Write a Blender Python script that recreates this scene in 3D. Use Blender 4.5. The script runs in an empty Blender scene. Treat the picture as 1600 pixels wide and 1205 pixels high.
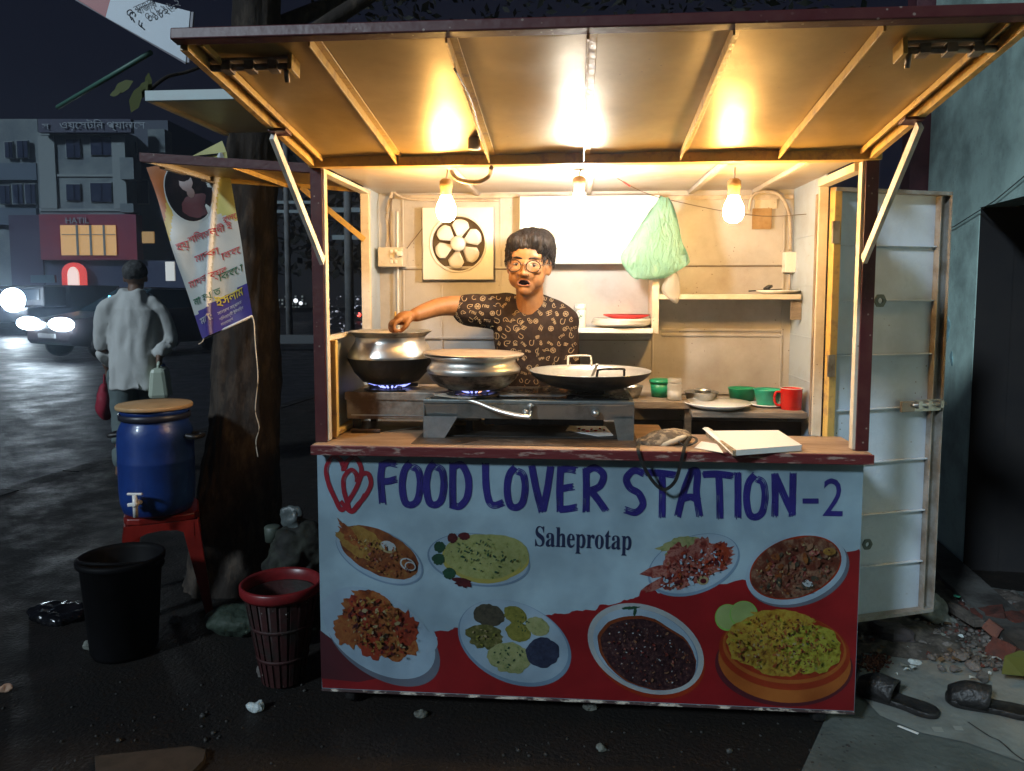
import bpy, bmesh, math, random
from mathutils import Vector, Matrix, noise
from mathutils.bvhtree import BVHTree
R = math.radians
rnd = random.Random(7)
scene = bpy.context.scene
col = scene.collection

# ---------------------------------------------------------------- camera
FPX, W0, H0 = 1200.0, 1600.0, 1205.0
YAW, PITCH, SHIFT = R(4.76), R(4.7), -0.0305
CAM = Vector((-0.021, -2.496, 1.45))
cd = bpy.data.cameras.new('camera'); cam = bpy.data.objects.new('camera', cd); col.objects.link(cam)
cam.location = CAM
cam.rotation_euler = (R(90) - PITCH, 0, YAW)
cd.sensor_width = 36.0; cd.lens = 36.0 * FPX / W0; cd.shift_y = SHIFT
cd.clip_start = 0.05; cd.clip_end = 600
scene.camera = cam
CM = cam.rotation_euler.to_matrix()
# ---------------------------------------------------------------- world, sun, exposure
w = bpy.data.worlds.new('World'); scene.world = w; w.use_nodes = True
nt = w.node_tree; bg = nt.nodes['Background']
sky = nt.nodes.new('ShaderNodeTexSky'); sky.sky_type = 'NISHITA'; sky.sun_disc = False
SUN_EL, SUN_AZ = R(30), R(-34)      # the cool street light of the square, high and behind the viewer
sky.sun_elevation = R(-1.5); sky.sun_rotation = R(200); sky.air_density = 1.6; sky.dust_density = 2.0
hs = nt.nodes.new('ShaderNodeMix'); hs.data_type = 'RGBA'; hs.inputs[0].default_value = 0.02   # night: almost none of the last daylight is left
hs.inputs[6].default_value = (0.045, 0.055, 0.115, 1); nt.links.new(sky.outputs[0], hs.inputs[7])
nt.links.new(hs.outputs[2], bg.inputs[0]); bg.inputs[1].default_value = 0.12
sd = bpy.data.lights.new('street_glow', 'SUN'); sun = bpy.data.objects.new('street_glow', sd); col.objects.link(sun)
sd.energy = 2.15; sd.angle = R(6); sd.color = (0.72, 0.88, 1.0)
sun.rotation_euler = (R(90) - SUN_EL, 0, SUN_AZ)
scene.view_settings.view_transform = 'Standard'; scene.view_settings.look = 'None'
scene.view_settings.exposure = 0; scene.view_settings.gamma = 1
scene.cycles.use_denoising = True
try: scene.cycles.denoiser = 'OPENIMAGEDENOISE'
except Exception: pass
scene.cycles.max_bounces = 7; scene.cycles.diffuse_bounces = 4; scene.cycles.glossy_bounces = 4
scene.cycles.transmission_bounces = 4; scene.cycles.transparent_max_bounces = 8
scene.cycles.caustics_reflective = False; scene.cycles.caustics_refractive = False
scene.cycles.sample_clamp_indirect = 6

def ray(u, v):
    d = CM @ Vector(((u - 800) / FPX, -(v - 602.5) / FPX + SHIFT * W0 / FPX, -1))
    return d
def P(u, v, Y):                       # point seen at (u, v) on the plane y = Y
    d = ray(u, v); return CAM + d * ((Y - CAM.y) / d.y)
def G(u, v, z=0.0):                   # point seen at (u, v) at height z
    d = ray(u, v); return CAM + d * ((z - CAM.z) / d.z)
def D(u, v, dep):                     # point seen at (u, v) at axial distance dep
    return CAM + ray(u, v) * dep

# ---------------------------------------------------------------- materials
MATS = {}
def mat(name, c, rough=0.5, metal=0.0, c2=None, scale=8.0, mix=1.0, lo=0.42, hi=0.62, bump=0.0, bscale=40.0,
        rvar=0.0, emit=None, estr=0.0, trans=0.0, alpha=1.0, coat=0.0, detail=6.0, stretch=None, spots=None, sscale=60.0, sthr=0.22, ior=1.45, sheen=0.0, spec=0.5):
    if name in MATS: return MATS[name]
    m = bpy.data.materials.new(name); m.use_nodes = True; n = m.node_tree; b = n.nodes['Principled BSDF']
    L = n.links.new
    b.inputs['Base Color'].default_value = (*c, 1); b.inputs['Roughness'].default_value = rough
    b.inputs['Metallic'].default_value = metal; b.inputs['Specular IOR Level'].default_value = spec; b.inputs['IOR'].default_value = ior
    b.inputs['Transmission Weight'].default_value = trans; b.inputs['Alpha'].default_value = alpha
    b.inputs['Coat Weight'].default_value = coat; b.inputs['Sheen Weight'].default_value = sheen
    tc = n.nodes.new('ShaderNodeTexCoord'); mp = n.nodes.new('ShaderNodeMapping'); L(tc.outputs['Object'], mp.inputs[0])
    if stretch: mp.inputs['Scale'].default_value = stretch
    out = None
    if c2 is not None:
        nz = n.nodes.new('ShaderNodeTexNoise'); nz.inputs['Scale'].default_value = scale; nz.inputs['Detail'].default_value = detail
        nz.inputs['Roughness'].default_value = 0.65
        L(mp.outputs[0], nz.inputs['Vector'])
        cr = n.nodes.new('ShaderNodeMapRange'); cr.inputs[1].default_value = lo; cr.inputs[2].default_value = hi; cr.inputs[4].default_value = mix
        L(nz.outputs[0], cr.inputs[0])
        mx = n.nodes.new('ShaderNodeMix'); mx.data_type = 'RGBA'
        mx.inputs[6].default_value = (*c, 1); mx.inputs[7].default_value = (*c2, 1)
        L(cr.outputs[0], mx.inputs[0]); out = mx.outputs[2]
        if rvar:
            rr = n.nodes.new('ShaderNodeMapRange'); rr.inputs[1].default_value = lo; rr.inputs[2].default_value = hi
            rr.inputs[3].default_value = rough; rr.inputs[4].default_value = max(0.03, min(1, rough + rvar)); L(nz.outputs[0], rr.inputs[0]); L(rr.outputs[0], b.inputs['Roughness'])
    if spots is not None:
        vz = n.nodes.new('ShaderNodeTexVoronoi'); vz.inputs['Scale'].default_value = sscale; L(mp.outputs[0], vz.inputs['Vector'])
        vr = n.nodes.new('ShaderNodeMapRange'); vr.inputs[1].default_value = sthr; vr.inputs[2].default_value = sthr * 0.7; L(vz.outputs['Distance'], vr.inputs[0])
        n3 = n.nodes.new('ShaderNodeTexNoise'); n3.inputs['Scale'].default_value = sscale * 0.13; L(mp.outputs[0], n3.inputs['Vector'])
        n4 = n.nodes.new('ShaderNodeMapRange'); n4.inputs[1].default_value = 0.5; n4.inputs[2].default_value = 0.6; L(n3.outputs[0], n4.inputs[0])
        mu = n.nodes.new('ShaderNodeMath'); mu.operation = 'MULTIPLY'; L(vr.outputs[0], mu.inputs[0]); L(n4.outputs[0], mu.inputs[1])
        m2 = n.nodes.new('ShaderNodeMix'); m2.data_type = 'RGBA'; m2.inputs[6].default_value = (*c, 1); m2.inputs[7].default_value = (*spots, 1)
        if out: L(out, m2.inputs[6])
        L(mu.outputs[0], m2.inputs[0]); out = m2.outputs[2]
    if out: L(out, b.inputs['Base Color'])
    if bump:
        nb = n.nodes.new('ShaderNodeTexNoise'); nb.inputs['Scale'].default_value = bscale; nb.inputs['Detail'].default_value = 5
        L(mp.outputs[0], nb.inputs['Vector'])
        bp = n.nodes.new('ShaderNodeBump'); bp.inputs['Strength'].default_value = min(1, bump * 1.0); bp.inputs['Distance'].default_value = 0.01
        L(nb.outputs[0], bp.inputs['Height']); L(bp.outputs[0], b.inputs['Normal'])
    if emit: b.inputs['Emission Color'].default_value = (*emit, 1); b.inputs['Emission Strength'].default_value = estr
    MATS[name] = m; return m

M = {}
M['maroon'] = mat('maroon_paint', (0.062, 0.007, 0.010), 0.45, c2=(0.08, 0.018, 0.017), scale=9, spots=(0.25, 0.18, 0.15), sscale=45, sthr=0.16, bump=0.15)
M['maroonworn'] = mat('worn_maroon_paint', (0.11, 0.014, 0.016), 0.5, c2=(0.30, 0.20, 0.17), scale=34, lo=0.55, hi=0.62, stretch=(0.35, 1, 1.6), bump=0.3)
M['cream'] = mat('cream_metal_paint', (0.62, 0.55, 0.44), 0.4, c2=(0.45, 0.36, 0.25), scale=7, lo=0.45, hi=0.75, bump=0.15, spots=(0.16, 0.08, 0.04), sscale=50, sthr=0.12)
M['canopy'] = mat('canopy_sheet', (0.42, 0.285, 0.10), 0.33, metal=0.2, c2=(0.29, 0.20, 0.075), scale=2.6, lo=0.4, hi=0.7, rvar=0.16, bump=0.22, bscale=5, spots=(0.15, 0.09, 0.05), sscale=26, sthr=0.07, detail=9)
M['rib'] = mat('rib_paint', (0.56, 0.36, 0.10), 0.42, c2=(0.30, 0.18, 0.09), scale=22, lo=0.52, hi=0.7, bump=0.3)
M['wall'] = mat('back_wall_paint', (0.50, 0.475, 0.45), 0.45, c2=(0.35, 0.31, 0.27), scale=3.2, lo=0.42, hi=0.7, bump=0.12, bscale=9, spots=(0.10, 0.06, 0.04), sscale=42, sthr=0.10, detail=9)
M['wallblue'] = mat('side_wall_paint', (0.42, 0.51, 0.62), 0.42, c2=(0.34, 0.38, 0.44), scale=4, lo=0.45, hi=0.7, bump=0.12, bscale=9, spots=(0.12, 0.07, 0.05), sscale=40, sthr=0.09)
M['ceil'] = mat('ceiling_sheet', (0.44, 0.40, 0.36), 0.4, c2=(0.38, 0.28, 0.19), scale=4, lo=0.45, hi=0.7, bump=0.15, bscale=6)
M['seam'] = mat('seam_grime', (0.19, 0.14, 0.10), 0.6, c2=(0.30, 0.24, 0.18), scale=14)
M['wood'] = mat('grey_board', (0.26, 0.21, 0.16), 0.6, c2=(0.13, 0.10, 0.075), scale=9, stretch=(0.5, 3, 3), bump=0.35, spots=(0.42, 0.36, 0.30), sscale=50, sthr=0.10)
M['counter'] = mat('counter_board', (0.36, 0.24, 0.15), 0.42, c2=(0.20, 0.13, 0.09), scale=7, lo=0.4, hi=0.66, bump=0.2, spots=(0.42, 0.33, 0.25), sscale=55, sthr=0.10, stretch=(0.5, 2, 2), rvar=0.2)
M['steel'] = mat('stainless_steel', (0.56, 0.58, 0.58), 0.3, metal=0.9, c2=(0.26, 0.25, 0.23), scale=7, lo=0.45, hi=0.7, rvar=0.2, bump=0.1)
M['rusty'] = mat('greasy_stove_steel', (0.34, 0.29, 0.24), 0.5, metal=0.45, c2=(0.12, 0.075, 0.045), scale=9, lo=0.42, hi=0.65, bump=0.4, bscale=30)
M['alu'] = mat('dull_aluminium', (0.80, 0.77, 0.72), 0.30, metal=0.92, c2=(0.50, 0.44, 0.36), scale=6, lo=0.45, hi=0.7, rvar=0.25, bump=0.2, bscale=14)
M['soot'] = mat('soot', (0.012, 0.011, 0.010), 0.5, c2=(0.05, 0.04, 0.03), scale=12, bump=0.3, lo=0.5, hi=0.75)
M['sootmetal'] = mat('sooty_aluminium', (0.30, 0.27, 0.23), 0.35, metal=0.85, c2=(0.03, 0.025, 0.02), scale=9, lo=0.42, hi=0.60, rvar=0.3, bump=0.3, stretch=(1, 1, 2.2))
M['black'] = mat('black_iron', (0.012, 0.012, 0.013), 0.42, c2=(0.03, 0.027, 0.025), scale=20, bump=0.2)
M['white'] = mat('white_laminate', (0.78, 0.78, 0.76), 0.4, c2=(0.66, 0.65, 0.62), scale=3, lo=0.5, hi=0.8)
M['whitepl'] = mat('white_plastic', (0.74, 0.72, 0.68), 0.3, c2=(0.60, 0.56, 0.50), scale=12, lo=0.55, hi=0.8)
M['ceramic'] = mat('white_melamine', (0.78, 0.78, 0.76), 0.22, c2=(0.66, 0.65, 0.62), scale=16, lo=0.6, hi=0.85, coat=0.3)
M['cable'] = mat('cable_plastic', (0.50, 0.42, 0.33), 0.5, c2=(0.36, 0.29, 0.22), scale=20)
M['brown'] = mat('cardboard', (0.36, 0.22, 0.09), 0.85, c2=(0.28, 0.16, 0.06), scale=30)
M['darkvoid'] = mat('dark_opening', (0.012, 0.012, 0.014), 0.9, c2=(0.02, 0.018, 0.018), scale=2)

# ---------------------------------------------------------------- builders
class MB:
    def __init__(s): s.v = []; s.f = []; s.mi = []; s.sm = []
    def add(s, vs, fs, m=0, smooth=False):
        o = len(s.v); s.v += [tuple(x) for x in vs]
        for f in fs: s.f.append([i + o for i in f]); s.mi.append(m); s.sm.append(smooth)
        return s
    def box(s, x0, x1, y0, y1, z0, z1, m=0, T=None):
        vs = [Vector((x, y, z)) for z in (z0, z1) for y in (y0, y1) for x in (x0, x1)]
        if T is not None: vs = [T(v) if callable(T) else T @ v for v in vs]
        return s.add(vs, [(0, 2, 3, 1), (4, 5, 7, 6), (0, 1, 5, 4), (2, 6, 7, 3), (0, 4, 6, 2), (1, 3, 7, 5)], m)
    def bar(s, a, b, w, h, m=0, up=(0, 0, 1)):          # box beam from a to b
        a = Vector(a); b = Vector(b); d = (b - a); u = Vector(up); sx = d.cross(u).normalized(); uz = sx.cross(d).normalized()
        vs = [p + sx * (i * w / 2) + uz * (j * h / 2) for p in (a, b) for i, j in ((-1, -1), (1, -1), (1, 1), (-1, 1))]
        return s.add(vs, [(0, 1, 2, 3), (7, 6, 5, 4), (0, 4, 5, 1), (1, 5, 6, 2), (2, 6, 7, 3), (3, 7, 4, 0)], m)
    def tube(s, pts, r, n=8, m=0, caps=True):
        pts = [Vector(p) for p in pts]; rs = r if isinstance(r, (list, tuple)) else [r] * len(pts)
        vs = []; up = Vector((0.13, 0.21, 0.97))
        for i, p in enumerate(pts):
            d = (pts[min(i + 1, len(pts) - 1)] - pts[max(i - 1, 0)])
            if d.length < 1e-9: d = Vector((0, 0, 1))
            d.normalize(); a = d.cross(up)
            if a.length < 0.05: a = d.cross(Vector((1, 0, 0)))
            a.normalize(); b = d.cross(a)
            up = b if abs(b.dot(d)) < 0.9 else up; up = -b if (-b).dot(Vector((0.13, .21, .97))) > 0 else b
            for k in range(n):
                t = 2 * math.pi * k / n; vs.append(p + (a * math.cos(t) + b * math.sin(t)) * rs[i])
        fs = []
        for i in range(len(pts) - 1):
            for k in range(n): fs.append((i * n + k, i * n + (k + 1) % n, (i + 1) * n + (k + 1) % n, (i + 1) * n + k))
        if caps: fs.append(tuple(range(n))[::-1]); fs.append(tuple((len(pts) - 1) * n + k for k in range(n)))
        return s.add(vs, fs, m, True)
    def lathe(s, prof, c=(0, 0, 0), n=32, m=0, sx=1, sy=1, mfun=None, wob=0, ax=None):
        c = Vector(c); vs = []
        for (r, z) in prof:
            for k in range(n):
                t = 2 * math.pi * k / n; rr = max(r, 1e-4) * (1 + wob * noise.noise(Vector((math.cos(t) * 2, math.sin(t) * 2, z * 9))))
                q = Vector((rr * math.cos(t) * sx, rr * math.sin(t) * sy, z + wob * .3 * r * noise.noise(Vector((math.cos(t) * 3, math.sin(t) * 3, 5)))))
                vs.append(c + (ax @ q if ax else q))
        o = len(s.v); s.v += [tuple(x) for x in vs]
        for i in range(len(prof) - 1):
            mm = mfun(i) if mfun else m
            for k in range(n): s.f.append([o + i * n + k, o + i * n + (k + 1) % n, o + (i + 1) * n + (k + 1) % n, o + (i + 1) * n + k]); s.mi.append(mm); s.sm.append(True)
        return s
    def ell(s, c, r, n=16, mm=10, m=0, ax=None):
        prof = [(math.sin(math.pi * i / mm), -math.cos(math.pi * i / mm)) for i in range(mm + 1)]
        c = Vector(c); vs = []
        for (a, z) in prof:
            for k in range(n):
                t = 2 * math.pi * k / n; q = Vector((max(a, 1e-3) * math.cos(t) * r[0], max(a, 1e-3) * math.sin(t) * r[1], z * r[2])); vs.append(c + (ax @ q if ax else q))
        fs = [(i * n + k, i * n + (k + 1) % n, (i + 1) * n + (k + 1) % n, (i + 1) * n + k) for i in range(mm) for k in range(n)]
        fs.append(tuple(range(n))[::-1]); fs.append(tuple(mm * n + k for k in range(n)))
        return s.add(vs, fs, m, True)
    def poly(s, pts, m=0): return s.add(pts, [tuple(range(len(pts)))], m)
    def prism(s, pts, off, m=0):
        n = len(pts); off = Vector(off); a = [Vector(p) for p in pts]; b = [p + off for p in a]
        fs = [tuple(range(n)), tuple(range(2 * n - 1, n - 1, -1))] + [(i, i + n, (i + 1) % n + n, (i + 1) % n) for i in range(n)]
        return s.add(a + b, fs, m)
    def build(s, name, mats, parent=None, bevel=0, subd=0, solid=0, kind=None, label=None, loc=None, fix=True):
        me = bpy.data.meshes.new(name)
        vs = s.v
        if loc is not None: vs = [(x - loc[0], y - loc[1], z - loc[2]) for x, y, z in vs]
        me.from_pydata(vs, [], s.f)
        if not isinstance(mats, (list, tuple)): mats = [mats]
        for m in mats: me.materials.append(M[m] if isinstance(m, str) else m)
        me.polygons.foreach_set('material_index', s.mi); me.polygons.foreach_set('use_smooth', s.sm)
        if fix:
            bm = bmesh.new(); bm.from_mesh(me); bmesh.ops.recalc_face_normals(bm, faces=bm.faces); bm.to_mesh(me); bm.free()
        me.update()
        o = bpy.data.objects.new(name, me); col.objects.link(o)
        if loc is not None: o.location = loc
        if solid: q = o.modifiers.new('s', 'SOLIDIFY'); q.thickness = solid
        if bevel:
            q = o.modifiers.new('b', 'BEVEL'); q.width = bevel; q.segments = 2; q.limit_method = 'ANGLE'
        if subd: q = o.modifiers.new('u', 'SUBSURF'); q.levels = q.render_levels = subd
        if kind: o['kind'] = kind
        if label: o['label'] = label
        if parent is not None: adopt(o, parent)
        return o
def adopt(o, parent):
    o.parent = parent
    loc = Vector(parent.location)
    pp = parent.parent
    o.location = Vector(o.location) - wloc(parent)
def wloc(o):
    t = Vector((0, 0, 0))
    while o is not None: t += Vector(o.location); o = o.parent
    return t
def tag(o, label, cat, group=None):
    o['label'] = label; o['category'] = cat
    if group: o['group'] = group
    return o
def thing(name, loc, label, cat, group=None):
    o = bpy.data.objects.new(name, None); col.objects.link(o); o.location = loc; o.empty_display_size = 0.1
    return tag(o, label, cat, group)
def B(name, mats, parent, x0, x1, y0, y1, z0, z1, bevel=0.0015, T=None, **k):
    return MB().box(x0, x1, y0, y1, z0, z1, T=T).build(name, mats, parent, bevel=bevel, **k)
def crom(pts, n=6):
    pts = [Vector(p) for p in pts]; out = []
    for i in range(len(pts) - 1):
        p0 = pts[max(i - 1, 0)]; p1 = pts[i]; p2 = pts[i + 1]; p3 = pts[min(i + 2, len(pts) - 1)]
        for k in range(n):
            t = k / n; out.append(0.5 * ((2 * p1) + (p2 - p0) * t + (2 * p0 - 5 * p1 + 4 * p2 - p3) * t * t + (3 * p1 - p0 - 3 * p2 + p3) * t ** 3))
    out.append(pts[-1]); return out
def evalmesh(o):
    dg = bpy.context.evaluated_depsgraph_get(); dg.update()
    me = bpy.data.meshes.new_from_object(o.evaluated_get(dg)); return me
def remesh(mb, name, m, parent, vox=0.005, smooth=4, fac=0.5, disp=None):
    o = mb.build(name, m, None, fix=True)
    q = o.modifiers.new('r', 'REMESH'); q.mode = 'VOXEL'; q.voxel_size = vox; q.use_smooth_shade = True
    if smooth: q = o.modifiers.new('s', 'SMOOTH'); q.iterations = smooth; q.factor = fac
    me = evalmesh(o); o.modifiers.clear(); o.data = me
    me.materials.clear(); me.materials.append(M[m] if isinstance(m, str) else m)
    for p in me.polygons: p.use_smooth = True
    if disp:
        for v in me.vertices: v.co += v.normal * disp(v.co)
    if parent is not None: adopt(o, parent)
    return o
def text(s, name, m, parent, at, size, rotm, sx=1.0, extr=0.0006, shear=0.0, align='LEFT', bold=0.0):
    cu = bpy.data.curves.new(name, 'FONT'); cu.body = s; cu.size = size; cu.extrude = extr; cu.align_x = align; cu.shear = shear; cu.offset = bold
    cu.resolution_u = 3
    t = bpy.data.objects.new(name, cu); col.objects.link(t)
    me = evalmesh(t); bpy.data.objects.remove(t)
    mt = Matrix.Translation(Vector(at)) @ rotm.to_4x4() @ Matrix.Diagonal((sx, 1, 1, 1))
    me.transform(mt); me.materials.clear(); me.materials.append(M[m] if isinstance(m, str) else m)
    o = bpy.data.objects.new(name, me); col.objects.link(o)
    if parent is not None: adopt(o, parent)
    return o
FRONT = Matrix(((1, 0, 0), (0, 0, -1), (0, 1, 0)))          # text x -> world x, text y -> world z, faces -y
# ================================================================ SETTING
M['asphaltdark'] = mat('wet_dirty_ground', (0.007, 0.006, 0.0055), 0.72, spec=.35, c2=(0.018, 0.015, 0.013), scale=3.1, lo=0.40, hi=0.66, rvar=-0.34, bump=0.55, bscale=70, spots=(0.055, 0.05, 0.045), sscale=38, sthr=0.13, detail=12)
M['road'] = mat('wet_road_asphalt', (0.012, 0.0125, 0.015), 0.60, c2=(0.022, 0.022, 0.026), scale=2.6, lo=0.38, hi=0.66, rvar=-0.22, spec=.3, bump=0.7, bscale=34, detail=12)
M['concshade'] = mat('shaded_cement_ground', (0.11, 0.125, 0.12), 0.75, c2=(0.07, 0.08, 0.075), scale=3.5, lo=0.4, hi=0.65, bump=0.5, bscale=40, spots=(0.03, 0.03, 0.03), sscale=30, sthr=0.15)  # cement beyond the diagonal edge, its shade put into the colour
M['conclit'] = mat('lit_cement_ground', (0.22, 0.24, 0.23), 0.75, c2=(0.15, 0.155, 0.145), scale=4.5, lo=0.4, hi=0.65, bump=0.4, bscale=36, spots=(0.07, 0.06, 0.05), sscale=26, sthr=0.13)
K0 = G(0, 765); kd = Vector((math.sin(R(5.9)), math.cos(R(5.9)), 0)); kr = Vector((kd.y, -kd.x, 0))
def KP(s, r, z): q = K0 + kd * s + kr * r; return Vector((q.x, q.y, z))
MB().poly([(-260, -60, -0.12), (260, -60, -0.12), (260, 420, -0.12), (-260, 420, -0.12)]).build('road', 'road', kind='structure')
g = MB()
NS, NR = 60, 60
def gz(x, y): return 0.0
S = [-14 + i * (74 / NS) for i in range(NS + 1)]
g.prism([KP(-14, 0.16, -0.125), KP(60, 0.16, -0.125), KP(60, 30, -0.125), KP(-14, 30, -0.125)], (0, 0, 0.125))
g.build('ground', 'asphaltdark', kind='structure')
kb = MB(); s = -6.0
while s < 16:
    L = 0.6; a = rnd.uniform(-.006, .006)
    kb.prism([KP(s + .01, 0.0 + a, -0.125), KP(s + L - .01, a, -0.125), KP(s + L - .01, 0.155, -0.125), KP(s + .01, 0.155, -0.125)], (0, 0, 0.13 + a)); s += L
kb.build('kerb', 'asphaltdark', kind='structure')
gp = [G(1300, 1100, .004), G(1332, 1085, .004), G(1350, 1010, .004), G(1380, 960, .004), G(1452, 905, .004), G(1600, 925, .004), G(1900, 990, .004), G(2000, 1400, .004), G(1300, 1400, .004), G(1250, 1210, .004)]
MB().poly(gp).build('cement_ground', 'concshade', kind='structure')
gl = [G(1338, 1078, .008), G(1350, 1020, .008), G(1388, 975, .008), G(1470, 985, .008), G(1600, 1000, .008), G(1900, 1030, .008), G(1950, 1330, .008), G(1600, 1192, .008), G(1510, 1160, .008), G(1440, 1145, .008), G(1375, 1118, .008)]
MB().poly(gl).build('lit_cement_patch', 'conclit', kind='structure')  # lit part of the same cement: a paler sheet carries the light
# pale doorstep strip along the green wall
M['step'] = mat('pale_step', (0.10, 0.10, 0.095), 0.8, c2=(0.04, 0.037, 0.035), scale=5, bump=0.5)
WA = D(1531, 328, 3.87); wa = Vector((WA.x, WA.y, 0))
def WP(s, o, z): q = wa + kd * s - kr * o; return Vector((q.x, q.y, z))   # o = towards the stall
sp = MB(); sp.prism([WP(-2.2, 0, 0), WP(-2.2, .16, 0), WP(-1.0, .17, 0), WP(-.3, .2, 0), WP(.2, .15, 0), WP(.65, .02, 0)], (0, 0, .05)); sp.build('doorstep', 'step', kind='structure')

# green plaster wall with the dark doorway
M['green'] = mat('mint_plaster', (0.62, 0.84, 0.76), 0.5, c2=(0.28, 0.38, 0.35), scale=2.4, lo=0.44, hi=0.68, bump=0.3, bscale=16, spots=(0.34, 0.46, 0.46), sscale=30, sthr=0.16, detail=12)
M['peel'] = mat('pale_blue_undercoat', (0.34, 0.62, 0.68), 0.7, c2=(0.2, 0.32, 0.33), scale=20)
M['column'] = mat('dark_red_column', (0.11, 0.03, 0.04), 0.6, c2=(0.07, 0.02, 0.03), scale=6, bump=.2)
gw = thing('green_wall', WP(0.3, 0, 0), 'tall mint green plaster wall with dark stains and a doorway, on the right', 'wall')
def wbox(mb, s0, s1, o0, o1, z0, z1):
    return mb.prism([WP(s0, o0, z0), WP(s1, o0, z0), WP(s1, o1, z0), WP(s0, o1, z0)], (0, 0, z1 - z0))
m = MB(); wbox(m, 0.0, 0.78, 0, -.16, 0, 4.2); wbox(m, -3.4, 0.0, 0, -.16, 1.87, 4.2); wbox(m, -3.4, -1.0, 0, -.16, 0, 1.87)
m.build('wall', 'green', gw)
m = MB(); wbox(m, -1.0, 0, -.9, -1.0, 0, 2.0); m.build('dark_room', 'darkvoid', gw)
m = MB(); wbox(m, -.006, -.001, -.003, -.165, 0, 1.87); wbox(m, .002, .06, -.163, -1.0, 0, 2.0); wbox(m, -1.06, -1.002, -.163, -1.0, 0, 2.0); wbox(m, -1.06, .06, -.163, -1.0, 2.0, 2.05); m.build('doorway_side', 'darkvoid', gw)  # black sheet over the reveal: the doorway's shade put into the colour
m = MB(); wbox(m, -.30, -.22, -.5, -.56, 0, 1.6); m.build('door_leaf', mat('dark_door', (.05, .025, .015), .6, c2=(.03, .015, .01), scale=8), gw)
def patch(cx, cz, r, seed, name='peeled_patch', mt='peel'):
    pts = []
    for k in range(22):
        t = k / 22 * 2 * math.pi; rr = r * (1 + .75 * noise.noise(Vector((math.cos(t) * 1.6 + seed, math.sin(t) * 1.6, seed))))
        pts.append(WP(cx + rr * math.cos(t) * .6, .003, cz + rr * 1.2 * math.sin(t)))
    MB().prism(pts, kr * .002).build(name, mt, gw)
patch(.52, 1.18, .10, 1.3); patch(.36, 1.24, .05, 4.3); patch(.62, 1.08, .05, 8.1); patch(.28, 1.08, .03, 5.5)
c = MB(); wbox(c, .80, .98, .10, -.06, 0, 4.2)
tag(c.build('wall_column', 'column', bevel=.004), 'dark red painted column at the far end of the green wall', 'column')
MB().tube([WP(.72, .012, 1.78), WP(.3, .012, 1.80), WP(-.2, .012, 1.88), WP(-.6, .012, 1.98)], .0025, 6).build('wall_cable', 'black')
tag(bpy.data.objects['wall_cable'], 'thin dark cable running across the green wall above the doorway', 'cable')

# ================================================================ THE FOOD STALL
HX, YB = 0.875, 0.80
XL, XR = -.890, .896
st = thing('food_stall', (0, 0.4, 0), 'sheet metal food stall with a raised canopy and a menu banner on its front', 'food stall')
def S_(name, m, x0, x1, y0, y1, z0, z1, bevel=.0015, parent=None, **k): return B(name, m, parent or st, x0, x1, y0, y1, z0, z1, bevel, **k)
CT = 0.917
# posts and beams
S_('front_post', 'maroon', -.893, -.853, -.005, .04, CT + .0265, 1.851)
S_('front_post', 'maroon', .868, .908, -.005, .035, CT + .0265, 1.851)
S_('post_strip', 'cream', -.853, -.847, .0, .03, CT + .03, 1.85, .0005)
S_('post_strip', 'cream', .858, .868, .0, .03, CT + .03, 1.85, .0005)
S_('back_post', 'maroon', -.885, -.85, YB + .006, YB + .04, .12, 2.0); S_('back_post', 'maroon', .85, .885, YB + .006, YB + .04, .12, 2.0)
S_('front_beam', 'rib', -.892, .910, -.02, .03, 1.852, 1.886, .002)
S_('floor_sheet', 'wood', -.86, .86, .06, .79, .105, .12)
for x, y in ((-.8, .08), (.8, .08), (-.8, .72), (.8, .72)):
    wch = MB(); wch.lathe([(.0, -.02), (.045, -.02), (.052, -.012), (.052, .012), (.045, .02), (0, .02)], (x, y, .052), 20, ax=Matrix.Rotation(R(90), 3, 'Y'))
    o = wch.build('wheel', 'black', st); MB().box(x - .03, x + .03, y - .008, y + .008, .06, .105).build('wheel_bracket', 'steel', o)
# back wall and seams
S_('back_wall', 'wall', -.875, .875, YB, YB + .006, .14, 1.88)
def seamh(v, u0, u1, h=.010, mt='wall', y=.0):
    a = P(u0, v, YB - .004 - y); b = P(u1, v, YB - .004 - y); z = (a.z + b.z) / 2
    S_('wall_batten', mt, a.x, b.x, YB - .007 - y, YB - y - .0005, z - h / 2, z + h / 2, .001)
for v, u0, u1 in ((418, 622, 812), (413, 1036, 1228), (528, 640, 1015), (516, 1034, 1222), (524, 1034, 1222), (612, 640, 1230)): seamh(v, u0, u1)
for v, u0, u1 in ((421, 622, 812), (416, 1036, 1228), (531, 640, 1015)): seamh(v, u0, u1, .003, 'seam', .001)
for u, v0, v1 in ((629, 300, 640), (782, 300, 640), (1020, 520, 625), (1226, 330, 640), (690, 445, 640)):
    a = P(u, v0, YB); b = P(u, v1, YB)
    S_('wall_batten', 'wall', a.x - .004, a.x + .004, YB - .006, YB - .0008, b.z, a.z, .001)
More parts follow.
